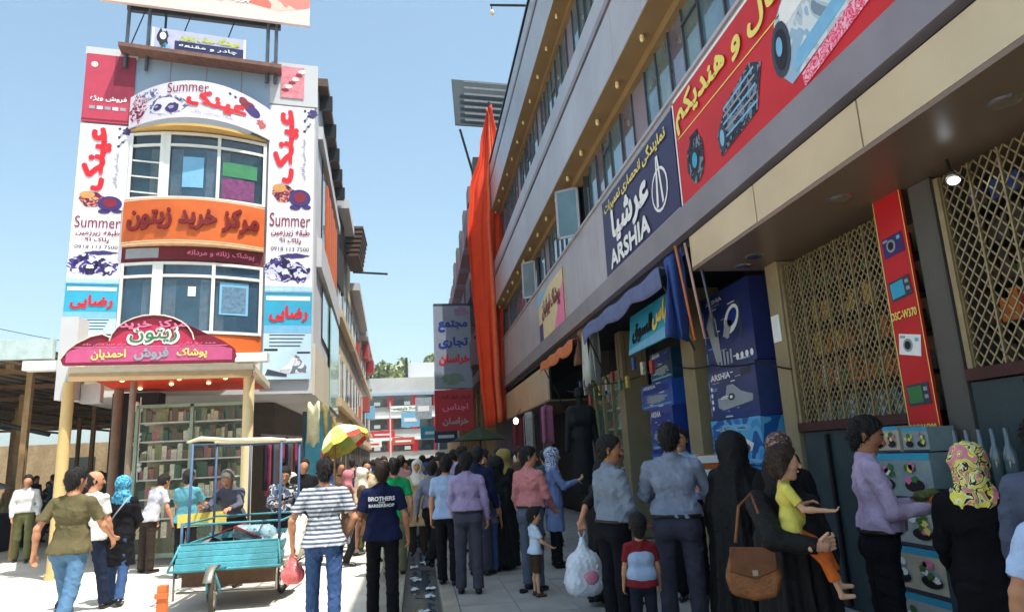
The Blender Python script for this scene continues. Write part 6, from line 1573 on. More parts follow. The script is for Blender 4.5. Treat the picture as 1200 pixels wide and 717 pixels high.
# left, in the sun
P['olive'] = person('broad man in an olive T-shirt and faded jeans walking away at the far left', at(-3.72, 8.35), yaw=-8, h=1.77, wide=1.14, top='tee', topmat=C('olive', (98, 90, 64)), legs='jeans', legmat=jeans2, arms=((-18, 22, 25, 0), (18, 20, 40, 10)), stance=((22, 6), (-16, 18)), vox=.009, shoes=SHOE_BR, seed=1, head=(-20, 4))
P['baldish'] = person('balding man in a white T-shirt just behind the olive T-shirt man', at(-4.18, 9.9), yaw=-14, h=1.72, top='tee', topmat=C('white', (206, 204, 200)), legs='jeans', legmat=jeans3, hair=HAIR, hairstyle='bald', head=(-60, 0), vox=.012, stance=((-14, 12), (16, 4)), seed=2, moustache=True, face=True)
P['bluescarf'] = person('woman in a turquoise headscarf, black coat and jeans walking at the left', at(-3.98, 10.3), yaw=6, h=1.62, wide=.95, skin=SKIN_L, top='coat', topmat=C('blackcoat', (24, 24, 28)), legs='jeans', legmat=jeans1, scarf=patched('scarf_turq', [(26, 90, 150), (40, 140, 190), (120, 196, 214), (30, 110, 160)], 22), arms=((4, 14, 30, 10), (8, 14, 50, 25)), stance=((10, 2), (-10, 12)), vox=.010, seed=3)
q = MB(); a_ = P['bluescarf'].location; q.tube([a_ + Vector((.13, -.12, 1.36)), a_ + Vector((0, -.19, 1.15)), a_ + Vector((-.2, -.1, .86))], .010, 6); tag(q.build('bag_strap', M_gry, smooth=True), 'thin pale bag strap across the back of the turquoise scarf woman', 'strap')
P['greybent'] = person('man in a pale grey T-shirt bending over by the showcase', at(-4.65, 13.2), yaw=-35, h=1.66, top='tee', topmat=C('palegrey', (176, 176, 184)), legs='trousers', legmat=C('dkbrown', (54, 44, 38)), lean=22, arms=((10, 12, 15, 0), (0, 22, 20, 0)), vox=.013, seed=4)
P['cyan'] = person('man in a turquoise shirt with his back turned behind the cart', at(-3.75, 12.3), yaw=-10, h=1.66, wide=1.05, top='tee', topmat=C('turq', (90, 150, 164)), legmat=C('black', (26, 26, 28)), arms=((30, 12, 60, 10), (30, 12, 60, 10)), vox=.013, seed=5)
P['oldman'] = person('grey haired man in a dark vest leaning over the cart rail and looking down', at(-2.72, 11.15), yaw=168, h=1.68, skin=SKIN, top='shirt', topmat=C('plaid', (88, 88, 100)), legmat=C('darktr', (38, 38, 44)), lean=22, hair=HAIR_G, hairstyle='short', head=(4, 22), arms=((46, 16, 38, 12), (42, 14, 50, 12)), vox=.010, face=True, moustache=True, seed=6)
P['bwman'] = person('dark haired man in a black and white jacket right behind the cart', at(-2.12, 11.6), yaw=200, h=1.66, top='shirt', topmat=patched('jacket_bw', [(30, 30, 34), (40, 40, 46), (190, 190, 190), (80, 90, 120)], 9), legmat=C('darktr', (38, 38, 44)), lean=14, head=(-15, 14), arms=((35, 14, 45, 15), (30, 14, 60, 25)), vox=.011, face=True, seed=7)
P['stripe'] = person('man in a grey and white striped T-shirt and blue jeans walking with his arms out', at(-.95, 7.45), yaw=2, h=1.70, wide=1.12, top='tee', topmat=banded('tee_stripes', (190, 194, 200), (84, 92, 108), 24, 2, .52, .10), legs='jeans', legmat=jeans1, arms=((-6, 26, 20, 10), (-4, 24, 32, 30)), stance=((10, 4), (-8, 10)), vox=.009, hair=HAIR, seed=8, head=(4, 6), shoes=SHOE_BK)
P['navy'] = person('man in a navy polo shirt with white lettering on the back', at(-.40, 8.0), yaw=0, h=1.64, wide=1.08, top='polo', topmat=C('navy', (26, 34, 66)), legmat=C('blacktr', (22, 22, 28)), legs='trousers', arms=((-2, 16, 18, 0), (4, 16, 16, 0)), stance=((6, 2), (-6, 8)), vox=.009, hair=HAIR_B, seed=9, belly=.012, tuck=False)
# lettering on the navy polo
pn = P['navy']; S_ = pn['_S']
def backfn(a, b, l):
    x = (a-.15)*S_; return Vector((pn.location.x + x, pn.location.y - (.150 - 1.5*x*x + l)*S_ - .012, pn.location.z + b*S_))
B = Board.__new__(Board); B.p = pn; B.fn = lambda a, b, l: backfn(a, b, l); B.w = .3; B.h = .1; B.nu = 1; B.art = MB(); B.am = []
B.text('BROTHERS', .0, 1.335, .30, 1.38, M_white, 1, .05); B.text('THE', .11, 1.305, .19, 1.325, M_white, 1, .03); B.text('BARBERSHOP', .005, 1.265, .295, 1.297, M_white, 1, .05)
P['green'] = person('man in a bright green shirt walking away down the middle of the street', at(-.36, 10.9), yaw=2, h=1.70, wide=1.02, top='tee', topmat=C('green', (24, 140, 84)), legs='trousers', legmat=C('khaki', (120, 120, 96)), arms=((8, 14, 30, 10), (-8, 14, 25, 5)), stance=((-16, 14), (18, 4)), vox=.012, seed=10)
P['beige'] = person('woman in a beige coat and white cap beyond the green shirt man', at(-.02, 13.2), yaw=175, h=1.64, top='coat', topmat=C('beige', (176, 156, 118)), legmat=C('dkbrown', (54, 44, 38)), scarf=C('cream_scarf', (210, 206, 196)), vox=.015, seed=11, face=True)
P['lilacg'] = person('man in a grey lilac shirt striding between the green and pale blue shirts', at(.22, 11.6), yaw=-25, h=1.66, top='shirt', topmat=C('greylilac', (130, 130, 150)), legmat=C('blacktr', (22, 22, 28)), stance=((24, 6), (-22, 22)), arms=((-20, 12, 20, 0), (20, 12, 25, 0)), vox=.014, seed=12)
# right, in the shade, on the pavement (z .1)
Z = .1
P['ltblue'] = person('man in a pale blue short sleeved shirt standing beside the lavender shirt man', at(.36, 9.35, Z), yaw=-20, h=1.58, top='tee', topmat=C('paleblue', (150, 172, 206)), legmat=C('blacktr', (22, 22, 28)), arms=((2, 12, 10, 0), (10, 12, 30, 20)), stance=((4, 0), (-3, 3)), vox=.011, seed=13)
P['lav'] = person('man in a lavender long sleeved shirt and grey trousers with his back turned', at(.58, 8.65, Z), yaw=-6, h=1.60, wide=1.02, top='shirt', topmat=C('lavender', (156, 142, 180)), legmat=C('greytr', (66, 66, 80)), arms=((6, 10, 30, 12), (4, 12, 16, 0)), stance=((2, 0), (-2, 2)), vox=.010, seed=14, head=(-8, 0))
P['navyback'] = person('man in a dark navy shirt half hidden behind the lavender shirt man', at(.82, 9.9, Z), yaw=-30, h=1.68, top='shirt', topmat=C('navy', (26, 34, 66)), legmat=C('greytr', (66, 66, 80)), vox=.013, seed=15)
P['whiteface'] = person('bearded man in a white shirt facing the camera in the shade', at(1.02, 11.2, Z), yaw=172, h=1.60, top='shirt', topmat=C('whiteblue', (190, 200, 214)), legmat=C('blacktr', (22, 22, 28)), face=True, moustache=True, vox=.011, arms=((30, 10, 70, 30), (5, 10, 20, 0)), seed=16, head=(5, 6))
P['ochre'] = person('woman in an ochre headscarf and dark cloak turned left in the shaded group', at(1.28, 10.6, Z), yaw=120, h=1.63, top='coat', topmat=C('blackcoat', (24, 24, 28)), legmat=C('blacktr', (22, 22, 28)), scarf=C('ochre_scarf', (150, 130, 76)), face=True, vox=.011, arms=((30, 10, 80, 30), (30, 12, 70, 30)), seed=17)
P['jeankid'] = person('boy in grey T-shirt and jeans standing between the lavender and pink shirts', at(.95, 10.0, Z), yaw=-15, h=1.27, hs=1.18, top='tee', topmat=C('midgrey', (96, 90, 110)), legs='jeans', legmat=jeans1, vox=.011, seed=18)
P['blackcoat'] = chador_woman('woman in a black chador behind the boy in jeans', at(1.12, 10.25, Z), yaw=-25, h=1.52, seed=19)
P['pink'] = person('man in a salmon pink shirt and grey trousers looking to the right', at(1.33, 8.55, Z), yaw=-44, h=1.63, wide=1.02, top='shirt', topmat=C('salmon', (188, 122, 124)), legmat=C('bluegreytr', (84, 92, 110)), arms=((4, 12, 22, 0), (16, 10, 30, 10)), stance=((3, 0), (-3, 2)), vox=.009, face=True, head=(-52, 4), seed=20)
P['toddler'] = person('small boy in a white shirt and brown shorts beside the pink shirt man', at(1.30, 8.18, Z), yaw=-80, h=.90, hs=1.42, skin=SKIN_L, top='polo', topmat=C('kidwhite', (190, 206, 226)), legs='shorts', legmat=C('kidbrown', (70, 52, 40)), shoes=SHOE_BR, arms=((10, 12, 30, 10), (20, 12, 40, 10)), face=True, vox=.008, hairstyle='full', head=(-10, 8), seed=21)
P['coatwoman'] = person('woman in a light blue coat and navy and white patterned scarf facing right', at(1.92, 10.1, Z), yaw=-92, h=1.62, skin=SKIN_L, top='coat', topmat=C('coatblue', (110, 126, 168)), legmat=C('blacktr', (22, 22, 28)), scarf=patched('scarf_navywhite', [(28, 30, 70), (200, 204, 220), (40, 44, 90), (170, 180, 210)], 16), arms=((25, 12, 80, 20), (30, 12, 80, 20)), face=True, vox=.011, seed=22)
P['bagwoman'] = chador_woman('woman in a black chador between the coat woman and the grey shirt man', at(2.0, 7.5, Z), yaw=-30, h=1.44, seed=23, vox=.013)
P['grey'] = person('moustached man in a grey shirt and black trousers turned right beside the toddler', at(1.66, 6.05, Z), yaw=-72, h=1.66, wide=1.03, skin=SKIN_D, top='shirt', topmat=C('steelgrey', (118, 128, 144)), legmat=C('blacktr', (22, 22, 28)), arms=((4, 10, 18, 0), (10, 10, 44, 20)), vox=.008, face=True, moustache=True, head=(-42, 4), belly=.02, seed=24)
P['toddler2'] = person('toddler in a pale blue vest and red top standing before the tall man', at(1.72, 5.55, Z), yaw=-10, h=1.0, hs=1.34, top='tee', topmat=C('kidred', (116, 34, 40)), legs='trousers', legmat=C('kiddark', (34, 36, 48)), vox=.009, seed=25, hairstyle='full')
# pale vest over the toddler's red top
f = Field((-.25, -.2, .45), (.25, .2, .9), .009); f.add((-.035, 0, .60), (.035, 0, .60), .085, k=.03, flat=(V3(0, 1, 0), 1.1)); f.add((-.03, 0, .72), (.03, 0, .72), .082, k=.03, flat=(V3(0, 1, 0), 1.1)); f.build('vest', C('vestblue', (150, 170, 200)), P['toddler2'])
P['tall'] = person('tall broad man in a blue grey shirt seen from behind beside the toddler', at(2.12, 5.75, Z), yaw=-24, h=1.73, wide=1.14, top='shirt', topmat=C('bluegrey', (126, 134, 156)), legmat=C('charcoal', (58, 58, 72)), arms=((26, 14, 62, 26), (34, 16, 52, 16)), stance=((0, 0), (0, 0)), vox=.008, seed=26, head=(-6, 8))
P['peek'] = person('dark haired youth whose face shows past the shoulder of the tallest man', at(2.85, 7.4, Z), yaw=150, h=1.74, top='shirt', topmat=C('paleblue', (150, 172, 206)), legmat=C('blacktr', (22, 22, 28)), face=True, vox=.010, arms=((45, 12, 60, 10), (40, 12, 60, 10)), seed=27)
P['chador1'] = chador_woman('woman in a black chador to the right of the tall man', at(2.60, 5.6, Z), yaw=-25, h=1.62, seed=28, vox=.011)
P['denimwoman'] = person('woman in a dark patterned scarf and blue jeans standing behind the mother', at(2.75, 5.1, Z), yaw=-20, h=1.60, top='coat', topmat=C('blackcoat', (24, 24, 28)), legs='jeans', legmat=jeans3, scarf=patched('scarf_brown', [(40, 30, 30), (110, 80, 70), (60, 44, 44), (150, 120, 110)], 20), vox=.011, seed=29)
P['mother'] = chador_woman('mother in a black chador carrying the child in yellow', at(2.30, 4.25, Z), yaw=-50, h=1.46, seed=30, vox=.009, inner=patched('scarf_mother', [(50, 36, 38), (150, 120, 110), (70, 50, 60), (120, 70, 60)], 24))
P['child'] = person('small child in a yellow shirt and orange trousers carried on the hip of the mother', at(2.12, 3.92, 0), yaw=-112, h=.84, hs=1.66, wide=1.3, belly=.025, skin=SKIN_L, top='tee', topmat=C('kidyellow', (214, 200, 96)), legs='trousers', legmat=C('kidorange', (206, 104, 46)), shoes=None, pants_len=.62, arms=((10, 14, 100, 25), (34, 8, 52, 0)), stance=((58, 40), (48, 30)), vox=.005, face=True, hairstyle='bob', hair=HAIR_B, lift=.79, seed=31)
# mother's arm under the child
mo = P['mother']
f = Field((1.6, 3.3, .8), (2.7, 4.6, 1.6), .010); f.add((2.08, 4.2, 1.30), (1.98, 3.86, 1.14), .075, .062, k=.05); f.add((1.98, 3.86, 1.12), (2.16, 3.72, 1.09), .062, .046, k=.03, cap=True); f.folds(.005, 3, .07)
o = f.build('sleeve', CHADOR, mo); 
def to_local(o, par):
    M_ = par.matrix_basis.inverted() if False else (Matrix.Translation(par.location) @ Matrix.Rotation(par.rotation_euler.z, 4, 'Z')).inverted()
    o.data.transform(M_)
to_local(o, mo)
f = Field((2.05, 3.5, .9), (2.5, 3.85, 1.3), .006); HX, HY, HZ = -.40, .155, .10
for k in range(4): f.add((2.60+HX, 3.56+HY, .965+.02*k+HZ), (2.66+HX, 3.565+HY, .975+.021*k+HZ), .009, k=.004); f.add((2.66+HX, 3.565+HY, .975+.021*k+HZ), (2.675+HX, 3.60+HY, .985+.022*k+HZ), .0085, .007, k=.004)
f.add((2.52+HX, 3.56+HY, .985+HZ), (2.60+HX, 3.555+HY, .992+HZ), .024, .028, k=.01, flat=(V3(0, 1, 0), 1.5)); f.add((2.57+HX, 3.55+HY, 1.02+HZ), (2.61+HX, 3.53+HY, 1.06+HZ), .012, .009, k=.006)
o = f.build('hand', SKIN_L, mo); to_local(o, mo)
P['purple'] = person('moustached man in a lilac shirt looking down at the goods he is holding', at(2.96, 4.35, Z), yaw=-112, h=1.67, wide=1.06, skin=SKIN_D, top='shirt', topmat=C('lilac', (176, 156, 186)), legmat=C('blacktr', (22, 22, 28)), arms=((12, 12, 84, 10), (14, 12, 80, 16)), vox=.0075, face=True, moustache=True, head=(-22, 16), belly=.02, seed=32)
P['floral'] = person('woman in a yellow floral headscarf and black dress at the picture stall', at(2.98, 3.5, Z), yaw=-48, h=1.47, wide=1.05, skin=SKIN_L, top='coat', topmat=C('blackdress', (20, 18, 22)), legmat=C('blacktr', (22, 22, 28)), scarf=patched('scarf_floral', [(236, 222, 84), (232, 214, 96), (240, 234, 190), (50, 36, 50), (240, 226, 90), (222, 130, 150)], 15), arms=((8, 12, 30, 10), (20, 12, 60, 20)), vox=.008, head=(-20, 6), seed=33)
P['suit'] = person('man in a slate grey jacket at the right edge of the view', at(3.03, 3.06, Z), yaw=-50, h=1.60, wide=1.0, top='shirt', topmat=C('slate', (84, 90, 110)), legmat=C('blacktr', (22, 22, 28)), arms=((6, 12, 20, 0), (10, 12, 40, 0)), vox=.009, seed=34, tuck=False)
P['edge'] = person('man in a bright white blue shirt cut off by the right edge', at(2.42, 2.34, Z), yaw=-50, h=1.44, wide=1.2, top='tee', topmat=C('icewhite', (176, 196, 232)), legmat=C('blacktr', (22, 22, 28)), arms=((4, 20, 16, 0), (4, 12, 16, 0)), vox=.009, seed=35)
# carried things
h_ = hand_world(P['bagwoman'], 0)
bx, by = 1.60, 7.05
t = thing('carrier_bag', 'full white translucent carrier bag with a pink patch held low in the crowd', 'bag', (bx, by, .3))
f = Field((bx-.3, by-.25, .2), (bx+.3, by+.25, .98), .012); f.add((bx-.06, by, .42), (bx+.06, by, .42), .14, k=.05); f.add((bx-.05, by, .58), (bx+.05, by, .58), .125, k=.08); f.add((bx, by, .66), (bx, by, .82), .07, .022, k=.06); f.folds(.008, 3, .07, (1, 1, .5))
o = f.build('bag_body', mat('bag_white', (206, 212, 226), rough=.35, vary=.15, scale=7, bump=.3), t); o.location = -Vector(t.location)
q = MB(); q.ell((bx+.04, by-.13, .47), .075, .025, .07); q.build('pink_print', mat('bag_pink', (206, 130, 150), rough=.4, vary=.2), t, smooth=True)
q = MB(); q.tube([(bx, by, .80), (bx-.03, by, .88), (bx, by, .93), (bx+.03, by, .88), (bx, by, .80)], .006, 6); q.build('handle', mat('bag_white', (206, 212, 226)), t, smooth=True)
# forearm and hand of the chador woman holding it
f = Field((bx-.2, by-.2, .8), (bx+.5, by+.5, 1.25), .008); f.add((bx+.1, by+.13, 1.14), (bx, by, .98), .033, .026, k=.02)
for k in range(4): f.add((bx-.028+.019*k, by-.012, .955), (bx-.028+.019*k, by-.028, .915), .0095, k=.005); f.add((bx-.028+.019*k, by-.028, .915), (bx-.028+.019*k, by+.004, .895), .009, k=.005)
f.add((bx-.02, by, .965), (bx+.02, by, .965), .022, k=.012); f.add((bx+.03, by, .96), (bx+.035, by-.03, .92), .011, .009, k=.006)
o = f.build('forearm', SKIN, P['bagwoman']); to_local(o, P['bagwoman'])
f = Field((bx-.1, by-.1, 1.0), (bx+.6, by+.6, 1.4), .012); f.add((bx+.33, by+.35, 1.25), (bx+.08, by+.10, 1.12), .08, .05, k=.02, cap=True); o = f.build('sleeve', CHADOR, P['bagwoman']); to_local(o, P['bagwoman'])
# brown handbag
t = thing('handbag', 'brown leather shoulder bag hanging beside the mother in the chador', 'handbag', (1.88, 3.9, .9)); M_lea = mat('leather_tan', (132, 80, 42), rough=.5, vary=.35, scale=14, bump=.4, bscale=50)
bfn = flatfn((1.72, 3.99, .80), (.9, -.43, 0), (.03, 0, 1)); bn = Vector(bfn(0, 0, -.11)) - Vector(bfn(0, 0, 0))
q = MB(); q.prism([bfn(a_, b_, 0) for a_, b_ in ((.03, .02), (.16, -.01), (.28, .01), (.31, .12), (.28, .27), (.16, .255), (.05, .28), (.0, .12))], bn); o = q.build('bag_body', M_lea, t, smooth=False, bevel=.028); o.modifiers['bevel'].segments = 3
q = MB(); q.prism([bfn(a_, b_, .012) for a_, b_ in ((.04, .285), (.29, .28), (.29, .16), (.17, .11), (.03, .15))], tuple(bn*.12)); q.build('flap', mat('leather_dark', (108, 62, 32), rough=.5, vary=.3, scale=14, bump=.3), t, bevel=.006)
q = MB(); q.obox(bfn(.155, .13, .016), Vector(bfn(.03, 0, 0)) - Vector(bfn(0, 0, 0)), (0, 0, .03), bn*.05); q.build('buckle', M_steel, t)
q = MB(); q.tube([(1.79, 3.94, 1.11), (1.86, 4.0, 1.3), (2.0, 4.12, 1.36), (1.98, 4.0, 1.25), (1.94, 3.90, 1.09)], .009, 6); q.build('strap', M_lea, t, smooth=True)
# orange box held up by the youth
t = thing('orange_carton', 'orange and white printed carton held up beside the tall man', 'box', (2.82, 6.4, 1.3)); q = MB(); q.obox((2.66, 6.5, 1.32), (.26, -.06, 0), (.05, .14, 0), (0, 0, .26)); q.build('carton', P_or, t)
q = MB(); q.obox((2.66, 6.49, 1.50), (.26, -.06, 0), (0, -.004, 0), (0, 0, .07)); q.obox((2.67, 6.49, 1.36), (.12, -.028, 0), (0, -.004, 0), (0, 0, .08)); q.build('printed_label', M_wh_ if False else M_white, t)
# goods held by the lilac shirt man
for k, (l, c_) in enumerate((('olive green wrapped pack in the left hand of the lilac shirt man', (96, 100, 50)), ('bright orange packet in the right hand of the lilac shirt man', (222, 84, 34)))):
    p_ = hand_world(P['purple'], k); f = Field((p_.x-.15, p_.y-.15, p_.z-.12), (p_.x+.15, p_.y+.15, p_.z+.15), .007); f.add((p_.x-.04, p_.y, p_.z+.03), (p_.x+.05, p_.y-.03, p_.z+.05), .040, .032, k=.02); f.folds(.006, k, .04, (1, 1, 1))
    t = thing('wrapped_packet', l, 'packet', tuple(p_)); o = f.build('packet', pk('hold%d' % k, c_), t); o.location = -Vector(t.location)
# red carrier bag of the striped man
p_ = hand_world(P['stripe'], 0); t = thing('carrier_bag', 'small translucent red carrier bag in the left hand of the striped T-shirt man', 'bag', tuple(p_))
f = Field((p_.x-.2, p_.y-.2, p_.z-.45), (p_.x+.2, p_.y+.2, p_.z+.1), .012); f.add((p_.x, p_.y, p_.z), (p_.x, p_.y, p_.z-.1), .02, .05, k=.04); f.add((p_.x-.02, p_.y, p_.z-.2), (p_.x+.03, p_.y, p_.z-.2), .09, k=.06); f.folds(.008, 3, .06); o = f.build('bag_body', mat('bag_red', (226, 110, 110), rough=.35, vary=.3, scale=9), t); o.location = -Vector(t.location)

# ------------------------------------------------------------------ picture boxes stacked at the stall
def picbox(label, y0, y1, z0, z1, x, seed, c1=M_teal):
    t = thing('picture_box', label, 'box', (x, (y0+y1)/2, z0)); g_ = random.Random(seed); w, h = y1-y0, z1-z0
    B = Board(t, flatfn((x, y1, z0), (0, -1, 0), (0, 0, 1)), w, h, .22, mat('pb_white%d' % (seed % 3), [(168, 172, 170), (186, 178, 156), (140, 156, 158)][seed % 3], rough=.4, vary=.2, scale=6), 'carton')
    B.rect(0, h*.86, w, h, M_cyan, 1); B.rect(0, 0, w, h*.08, M_dgr, 1)
    for i in range(2):
        cx = w*(.28 + .45*i); B.ell(cx, h*.36, w*.17, h*.2, M_gry, 1); B.ell(cx, h*.32, w*.15, h*.14, M_blk, 2)
        for j in range(7): B.splat(cx + g_.uniform(-.12, .12)*w, h*(.42 + g_.uniform(-.05, .3)), w*.05, h*.08, [M_grn, M_yel, M_white, mat('pb_leaf', (70, 110, 50)), M_pink][g_.randrange(5)], 3+j % 3, seed*9+j+i*31)
    B.flush(); return t
picbox('white bonsai picture box topmost beside the red camera banner', 5.06, 5.38, 1.54, 1.74, 3.74, 1)
picbox('yellow topped small box at the right of the bonsai box', 4.74, 5.02, 1.54, 1.72, 3.74, 5)
picbox('wide turquoise edged plant picture box second from the top of the stall', 4.74, 5.46, 1.18, 1.53, 3.72, 2)
picbox('plant picture box in the middle of the stall stack', 4.74, 5.46, .84, 1.15, 3.72, 3)
picbox('plant picture box fourth down in the stall stack', 4.72, 5.46, .50, .83, 3.72, 4)
picbox('plant picture box at the foot of the stall stack', 4.70, 5.44, .14, .49, 3.72, 6)
t = thing('glass_jars', 'row of tall grey glass jars beside the floral scarf woman', 'jars', (3.7, 4.3, 1.2))
for k in range(5):
    q = MB(); y = 4.05 + .11*k; q.tube([(3.75, y, 1.28), (3.75, y, 1.52), (3.75, y, 1.58), (3.75, y, 1.68)], [.04, .04, .018, .018], 10); q.build('jar', glass('jar_glass', (90, 104, 110)), t, smooth=True)
q = MB(); q.box(3.6, 4.0, 3.9, 4.66, 1.24, 1.28); q.build('shelf', M_darkm, t)
q = MB(); q.box(3.62, 3.98, 3.92, 4.64, .1, 1.238); tag(q.build('display_plinth', M_teal), 'grey plinth carrying the glass jars', 'plinth')
# black garment hanging at the right edge
t = thing('hanging_garment', 'black garment hanging high at the right edge in front of the shutter', 'garment', (3.3, 2.95, 2)); f = Field((3.05, 2.6, 1.5), (3.7, 3.3, 2.7), .014)
f.add((3.42, 2.92, 2.45), (3.42, 2.92, 2.2), .06, .14, k=.05); f.add((3.42, 2.92, 2.2), (3.42, 2.9, 1.7), .13, .12, k=.05); f.folds(.008, 2, .1, (1, 1, .3)); o = f.build('cloth', CHADOR, t); o.location = -Vector(t.location)
# mannequin in black
mn = thing('mannequin', 'headless black clothed mannequin raised on a stand by the glass shop door', 'mannequin', (2.75, 11.6, Z))
f = Field((2.3, 11.2, .8), (3.2, 12.0, 2.75), .014)
f.add((2.6, 11.6, 2.35), (2.9, 11.6, 2.35), .09, k=.06); f.add((2.66, 11.6, 2.2), (2.84, 11.6, 2.2), .14, k=.08); f.add((2.7, 11.6, 1.95), (2.8, 11.6, 1.95), .13, k=.08); f.add((2.75, 11.6, 1.9), (2.75, 11.6, 1.0), .16, .2, k=.08, cap=True); f.add((2.75, 11.6, 2.4), (2.75, 11.6, 2.58), .05, .045, k=.04); f.add((2.75, 11.6, 2.64), (2.75, 11.6, 2.68), .085, k=.02)
for s_ in (-1, 1): f.add((2.75+s_*.2, 11.6, 2.33), (2.75+s_*.26, 11.6, 1.7), .06, .045, k=.03)
f.folds(.006, 2, .12, (1, 1, .3)); o = f.build('abaya', CHADOR, mn); o.location = -Vector(mn.location)
q = MB(); q.tube([(2.75, 11.6, .1), (2.75, 11.6, 1.1)], .02, 8); q.tube([(2.75, 11.6, .1), (2.75, 11.6, .12)], .2, 14); q.build('stand', M_mull, mn)
# garments hung under the far canopy
g_ = random.Random(8)
for k in range(9):
    y = 16.6 + .85*k; x = 3.0 + .12*(k % 3); c_ = [(186, 110, 140), (150, 140, 110), (90, 60, 90), (200, 190, 180), (60, 70, 100), (170, 150, 110), (140, 60, 70), (110, 120, 110), (190, 160, 150)][k]
    t = thing('hanging_garment', ['pink', 'khaki', 'purple', 'white', 'slate blue', 'sand', 'wine red', 'sage', 'beige'][k] + ' garment hanging under the far shop canopy', 'garment', (x, y, 1.6))
    q = MB(); l_ = g_.uniform(.8, 1.3); q.grid(lambda u, v: (x - .03 + .05*math.sin(9*u+k) + .3*u, y + .15*u, 2.85 - l_*v - .12*abs(u-.5)), 10, 6, thick=(0, .03, 0)); q.build('cloth', C('hung%d' % k, c_), t, smooth=True); q = MB(); q.tube([(x+.12, y+.08, 2.84), (x+.12, y+.08, 2.96)], .008, 5); q.build('hook', M_mull, t)
t = thing('shop_lamp', 'bare bright bulb glowing under the far canopy', 'lamp', (2.75, 19.5, 2.6)); q = MB(); q.ell((2.75, 19.5, 2.62), .07, .07, .09); q.build('bulb', mat('bulb_lit', (255, 240, 210), emit=6.0, bump=0), t, smooth=True); q = MB(); q.tube([(2.75, 19.5, 2.7), (2.9, 19.5, 2.95)], .01, 5); q.build('cord', M_wirem, t)
_dp = 1
t = thing('dark_parasol', 'dark green low parasol above the shaded crowd by the drape', 'parasol', (1.95, 22, 0)); q = MB()
for k in range(8):
    a, b = 2*math.pi*k/8, 2*math.pi*(k+1)/8
    q.face([(1.95, 22, 2.62), (1.95+.9*math.cos(a), 22+.9*math.sin(a), 2.2), (1.95+.9*math.cos(b), 22+.9*math.sin(b), 2.2)])
q.build('canopy', mat('parasol_dkgreen', (44, 62, 40), rough=.8), t); q = MB(); q.tube([(1.95, 22, .1), (1.95, 22, 2.75)], .025, 6); q.build('pole', M_darkm, t)

# ------------------------------------------------------------------ the crowd further down: copies of a few figures in other clothes
def proto(kind, i):
    g_ = random.Random(900+i)
    kw = dict(vox=.026, fingers=False, seed=900+i, stance=((g_.uniform(4, 20), 4), (-g_.uniform(4, 18), g_.uniform(4, 18))), arms=((g_.uniform(-20, 20), 12, g_.uniform(10, 40), 5), (g_.uniform(-20, 20), 12, g_.uniform(10, 60), 10)))
    if kind == 'man': return person('x', (0, 0, 0), h=1.72, wide=1.02, top='shirt', topmat=M_white, legmat=M_blk, belt=False, collar=False, **kw)
    if kind == 'tee': return person('x', (0, 0, 0), h=1.70, top='tee', topmat=M_white, legmat=M_blk, belt=False, collar=False, **kw)
    if kind == 'woman': return person('x', (0, 0, 0), h=1.60, top='coat', topmat=M_white, legmat=M_blk, scarf=M_blk, **kw)
    return chador_woman('x', (0, 0, 0), h=1.58, seed=900+i, vox=.026)
protos = [(k, proto(k, i)) for i, k in enumerate(['man', 'man', 'tee', 'tee', 'woman', 'woman', 'chador', 'man'])]
CW = {'pale blue': (150, 176, 206), 'white': (206, 206, 204), 'cream': (206, 194, 160), 'grey': (120, 122, 128), 'black': (26, 26, 30), 'navy': (36, 42, 76), 'pink': (176, 132, 136), 'brown': (100, 74, 56), 'olive': (104, 104, 68), 'red': (120, 48, 48), 'lilac': (160, 146, 184), 'teal': (60, 96, 104), 'beige': (186, 168, 136), 'yellow': (176, 164, 110)}
SCN = {'black': (24, 22, 26), 'cream': (214, 204, 184), 'rose': (196, 120, 130), 'blue': (50, 90, 150), 'brown': (96, 70, 54)}
def place(kind_o, x, y, yaw, ctop, cbot, csc, label, hscale, zone):
    kind, src = kind_o
    r = src.copy(); link(r); r.location = (x, y, Z if x > .42 else 0.0); r.rotation_euler = (0, 0, R(yaw)); r.scale = (hscale, hscale, hscale)
    r['label'] = label; r['group'] = zone; r['category'] = 'person'
    for ch in CH[src.name]:
        c = ch.copy(); link(c); c.parent = r
        base = ch.name.split('.')[0]
        m_ = {'shirt': cloth('w_' + ctop, CW[ctop]), 'coat': cloth('w_' + ctop, CW[ctop]), 'trousers': cloth('w_' + cbot, CW[cbot]), 'headscarf': cloth('s_' + csc, SCN[csc])}.get(base)
        if m_ and kind != 'chador': c.material_slots[0].link = 'OBJECT'; c.material_slots[0].material = m_
    return r
CH = {o.name: [c for c in bpy.data.objects if c.parent == o] for k, o in protos}
for k, o in protos:
    for c in CH[o.name]:
        pass
g_ = random.Random(2024); used = []; seen = set(); nmade = 0
where = []
for k in range(1600):
    y = 12.2 + (g_.random()**1.5)*46; x = g_.uniform(-2.2, 2.4) if y < 24 else g_.uniform(-2.3, 2.3)
    if y < 15 and -2.4 < x < .1: continue
    if any((x-a)**2 + (y-b)**2 < .19 for a, b in used): continue
    used.append((x, y)); where.append((x, y))
    if len(where) > 205: break
for k in range(60):       # market side, left
    y = g_.uniform(15.5, 30); x = -6.9 - g_.random()*(.28*y)
    if any((x-a)**2 + (y-b)**2 < .4 for a, b in used) or (abs(x+12.2) < 1.9 and abs(y-19.5) < 1.6): continue
    used.append((x, y)); where.append((x, y))
    if len(where) > 235: break
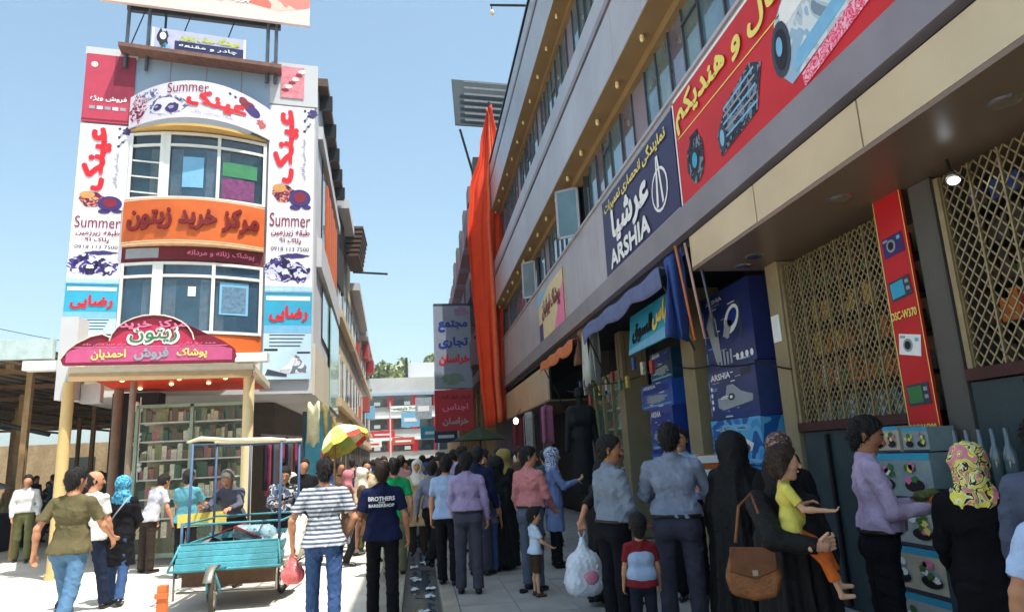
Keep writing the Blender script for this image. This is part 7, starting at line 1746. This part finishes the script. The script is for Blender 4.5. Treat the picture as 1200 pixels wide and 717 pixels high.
# a few who hug the left wall by the umbrella
for (x, y) in ((-2.0, 12.9), (-1.55, 12.6), (-1.3, 13.5), (-2.35, 13.7), (-.95, 12.4), (-1.0, 14.2)): where.append((x, y))
SIDE = lambda x: 'far left market' if x < -6 else 'left side' if x < -1 else 'middle' if x < .6 else 'right side'
for (x, y) in where:
    ko = protos[g_.randrange(len(protos))]; ct_ = g_.choice(list(CW)); cb = g_.choice(['black', 'navy', 'grey', 'brown', 'olive']); cs = g_.choice(list(SCN))
    sd = SIDE(x); dist = 'near' if y < 16 else 'halfway' if y < 26 else 'deep' if y < 40 else 'far end'
    if ko[0] in ('man', 'tee'): what = 'man in %s %s and %s trousers' % (ct_, 'shirt' if ko[0] == 'man' else 'T-shirt', cb)
    elif ko[0] == 'woman': what = 'woman in %s coat and %s headscarf' % (ct_, cs)
    else: what = 'woman in black chador'
    lab = '%s, %s, %s of the crowd' % (what, sd, {'near': 'nearest rows', 'halfway': 'front half', 'deep': 'back half', 'far end': 'far end'}[dist])
    tries = 0
    while lab in seen and ko[0] != 'chador' and tries < 30:
        ct_ = g_.choice(list(CW)); cb = g_.choice(['black', 'navy', 'grey', 'brown', 'olive']); cs = g_.choice(list(SCN)); tries += 1
        if ko[0] in ('man', 'tee'): what = 'man in %s %s and %s trousers' % (ct_, 'shirt' if ko[0] == 'man' else 'T-shirt', cb)
        else: what = 'woman in %s coat and %s headscarf' % (ct_, cs)
        lab = '%s, %s, %s of the crowd' % (what, sd, {'near': 'nearest rows', 'halfway': 'front half', 'deep': 'back half', 'far end': 'far end'}[dist])
    while ko[0] in ('chador', 'woman') and lab in seen and tries < 60:
        ko = protos[4]; tries += 1; ct_ = g_.choice(list(CW)); cs = g_.choice(list(SCN)); what = 'woman in %s coat and %s headscarf' % (ct_, cs); lab = '%s, %s, %s of the crowd' % (what, sd, {'near': 'nearest rows', 'halfway': 'front half', 'deep': 'back half', 'far end': 'far end'}[dist])
    seen.add(lab)
    place(ko, x, y, g_.choice([0, 0, 180, 180, 90, -90]) + g_.uniform(-30, 30), ct_, cb, cs, lab, g_.uniform(.95, 1.04), 'people in the crowd, ' + sd + ' ' + dist)
for k, o in protos:
    for c in CH[o.name]: bpy.data.objects.remove(c)
    bpy.data.objects.remove(o)
# ------------------------------------------------------------------ thin summer haze
_h = bpy.data.materials.new('haze_air'); _h.use_nodes = True
for _n in list(_h.node_tree.nodes):
    if _n.type != 'OUTPUT_MATERIAL': _h.node_tree.nodes.remove(_n)
_v = _h.node_tree.nodes.new('ShaderNodeVolumePrincipled'); _v.inputs['Density'].default_value = 0.0010; _v.inputs['Color'].default_value = (.93, .96, 1, 1); _v.inputs['Anisotropy'].default_value = 0.2
_h.node_tree.links.new(_v.outputs[0], next(n for n in _h.node_tree.nodes if n.type == 'OUTPUT_MATERIAL').inputs['Volume'])
q = MB(); q.box(-420, 420, -80, 1520, -2.0, 102.0)
q.build('haze', _h, None, kind='stuff')
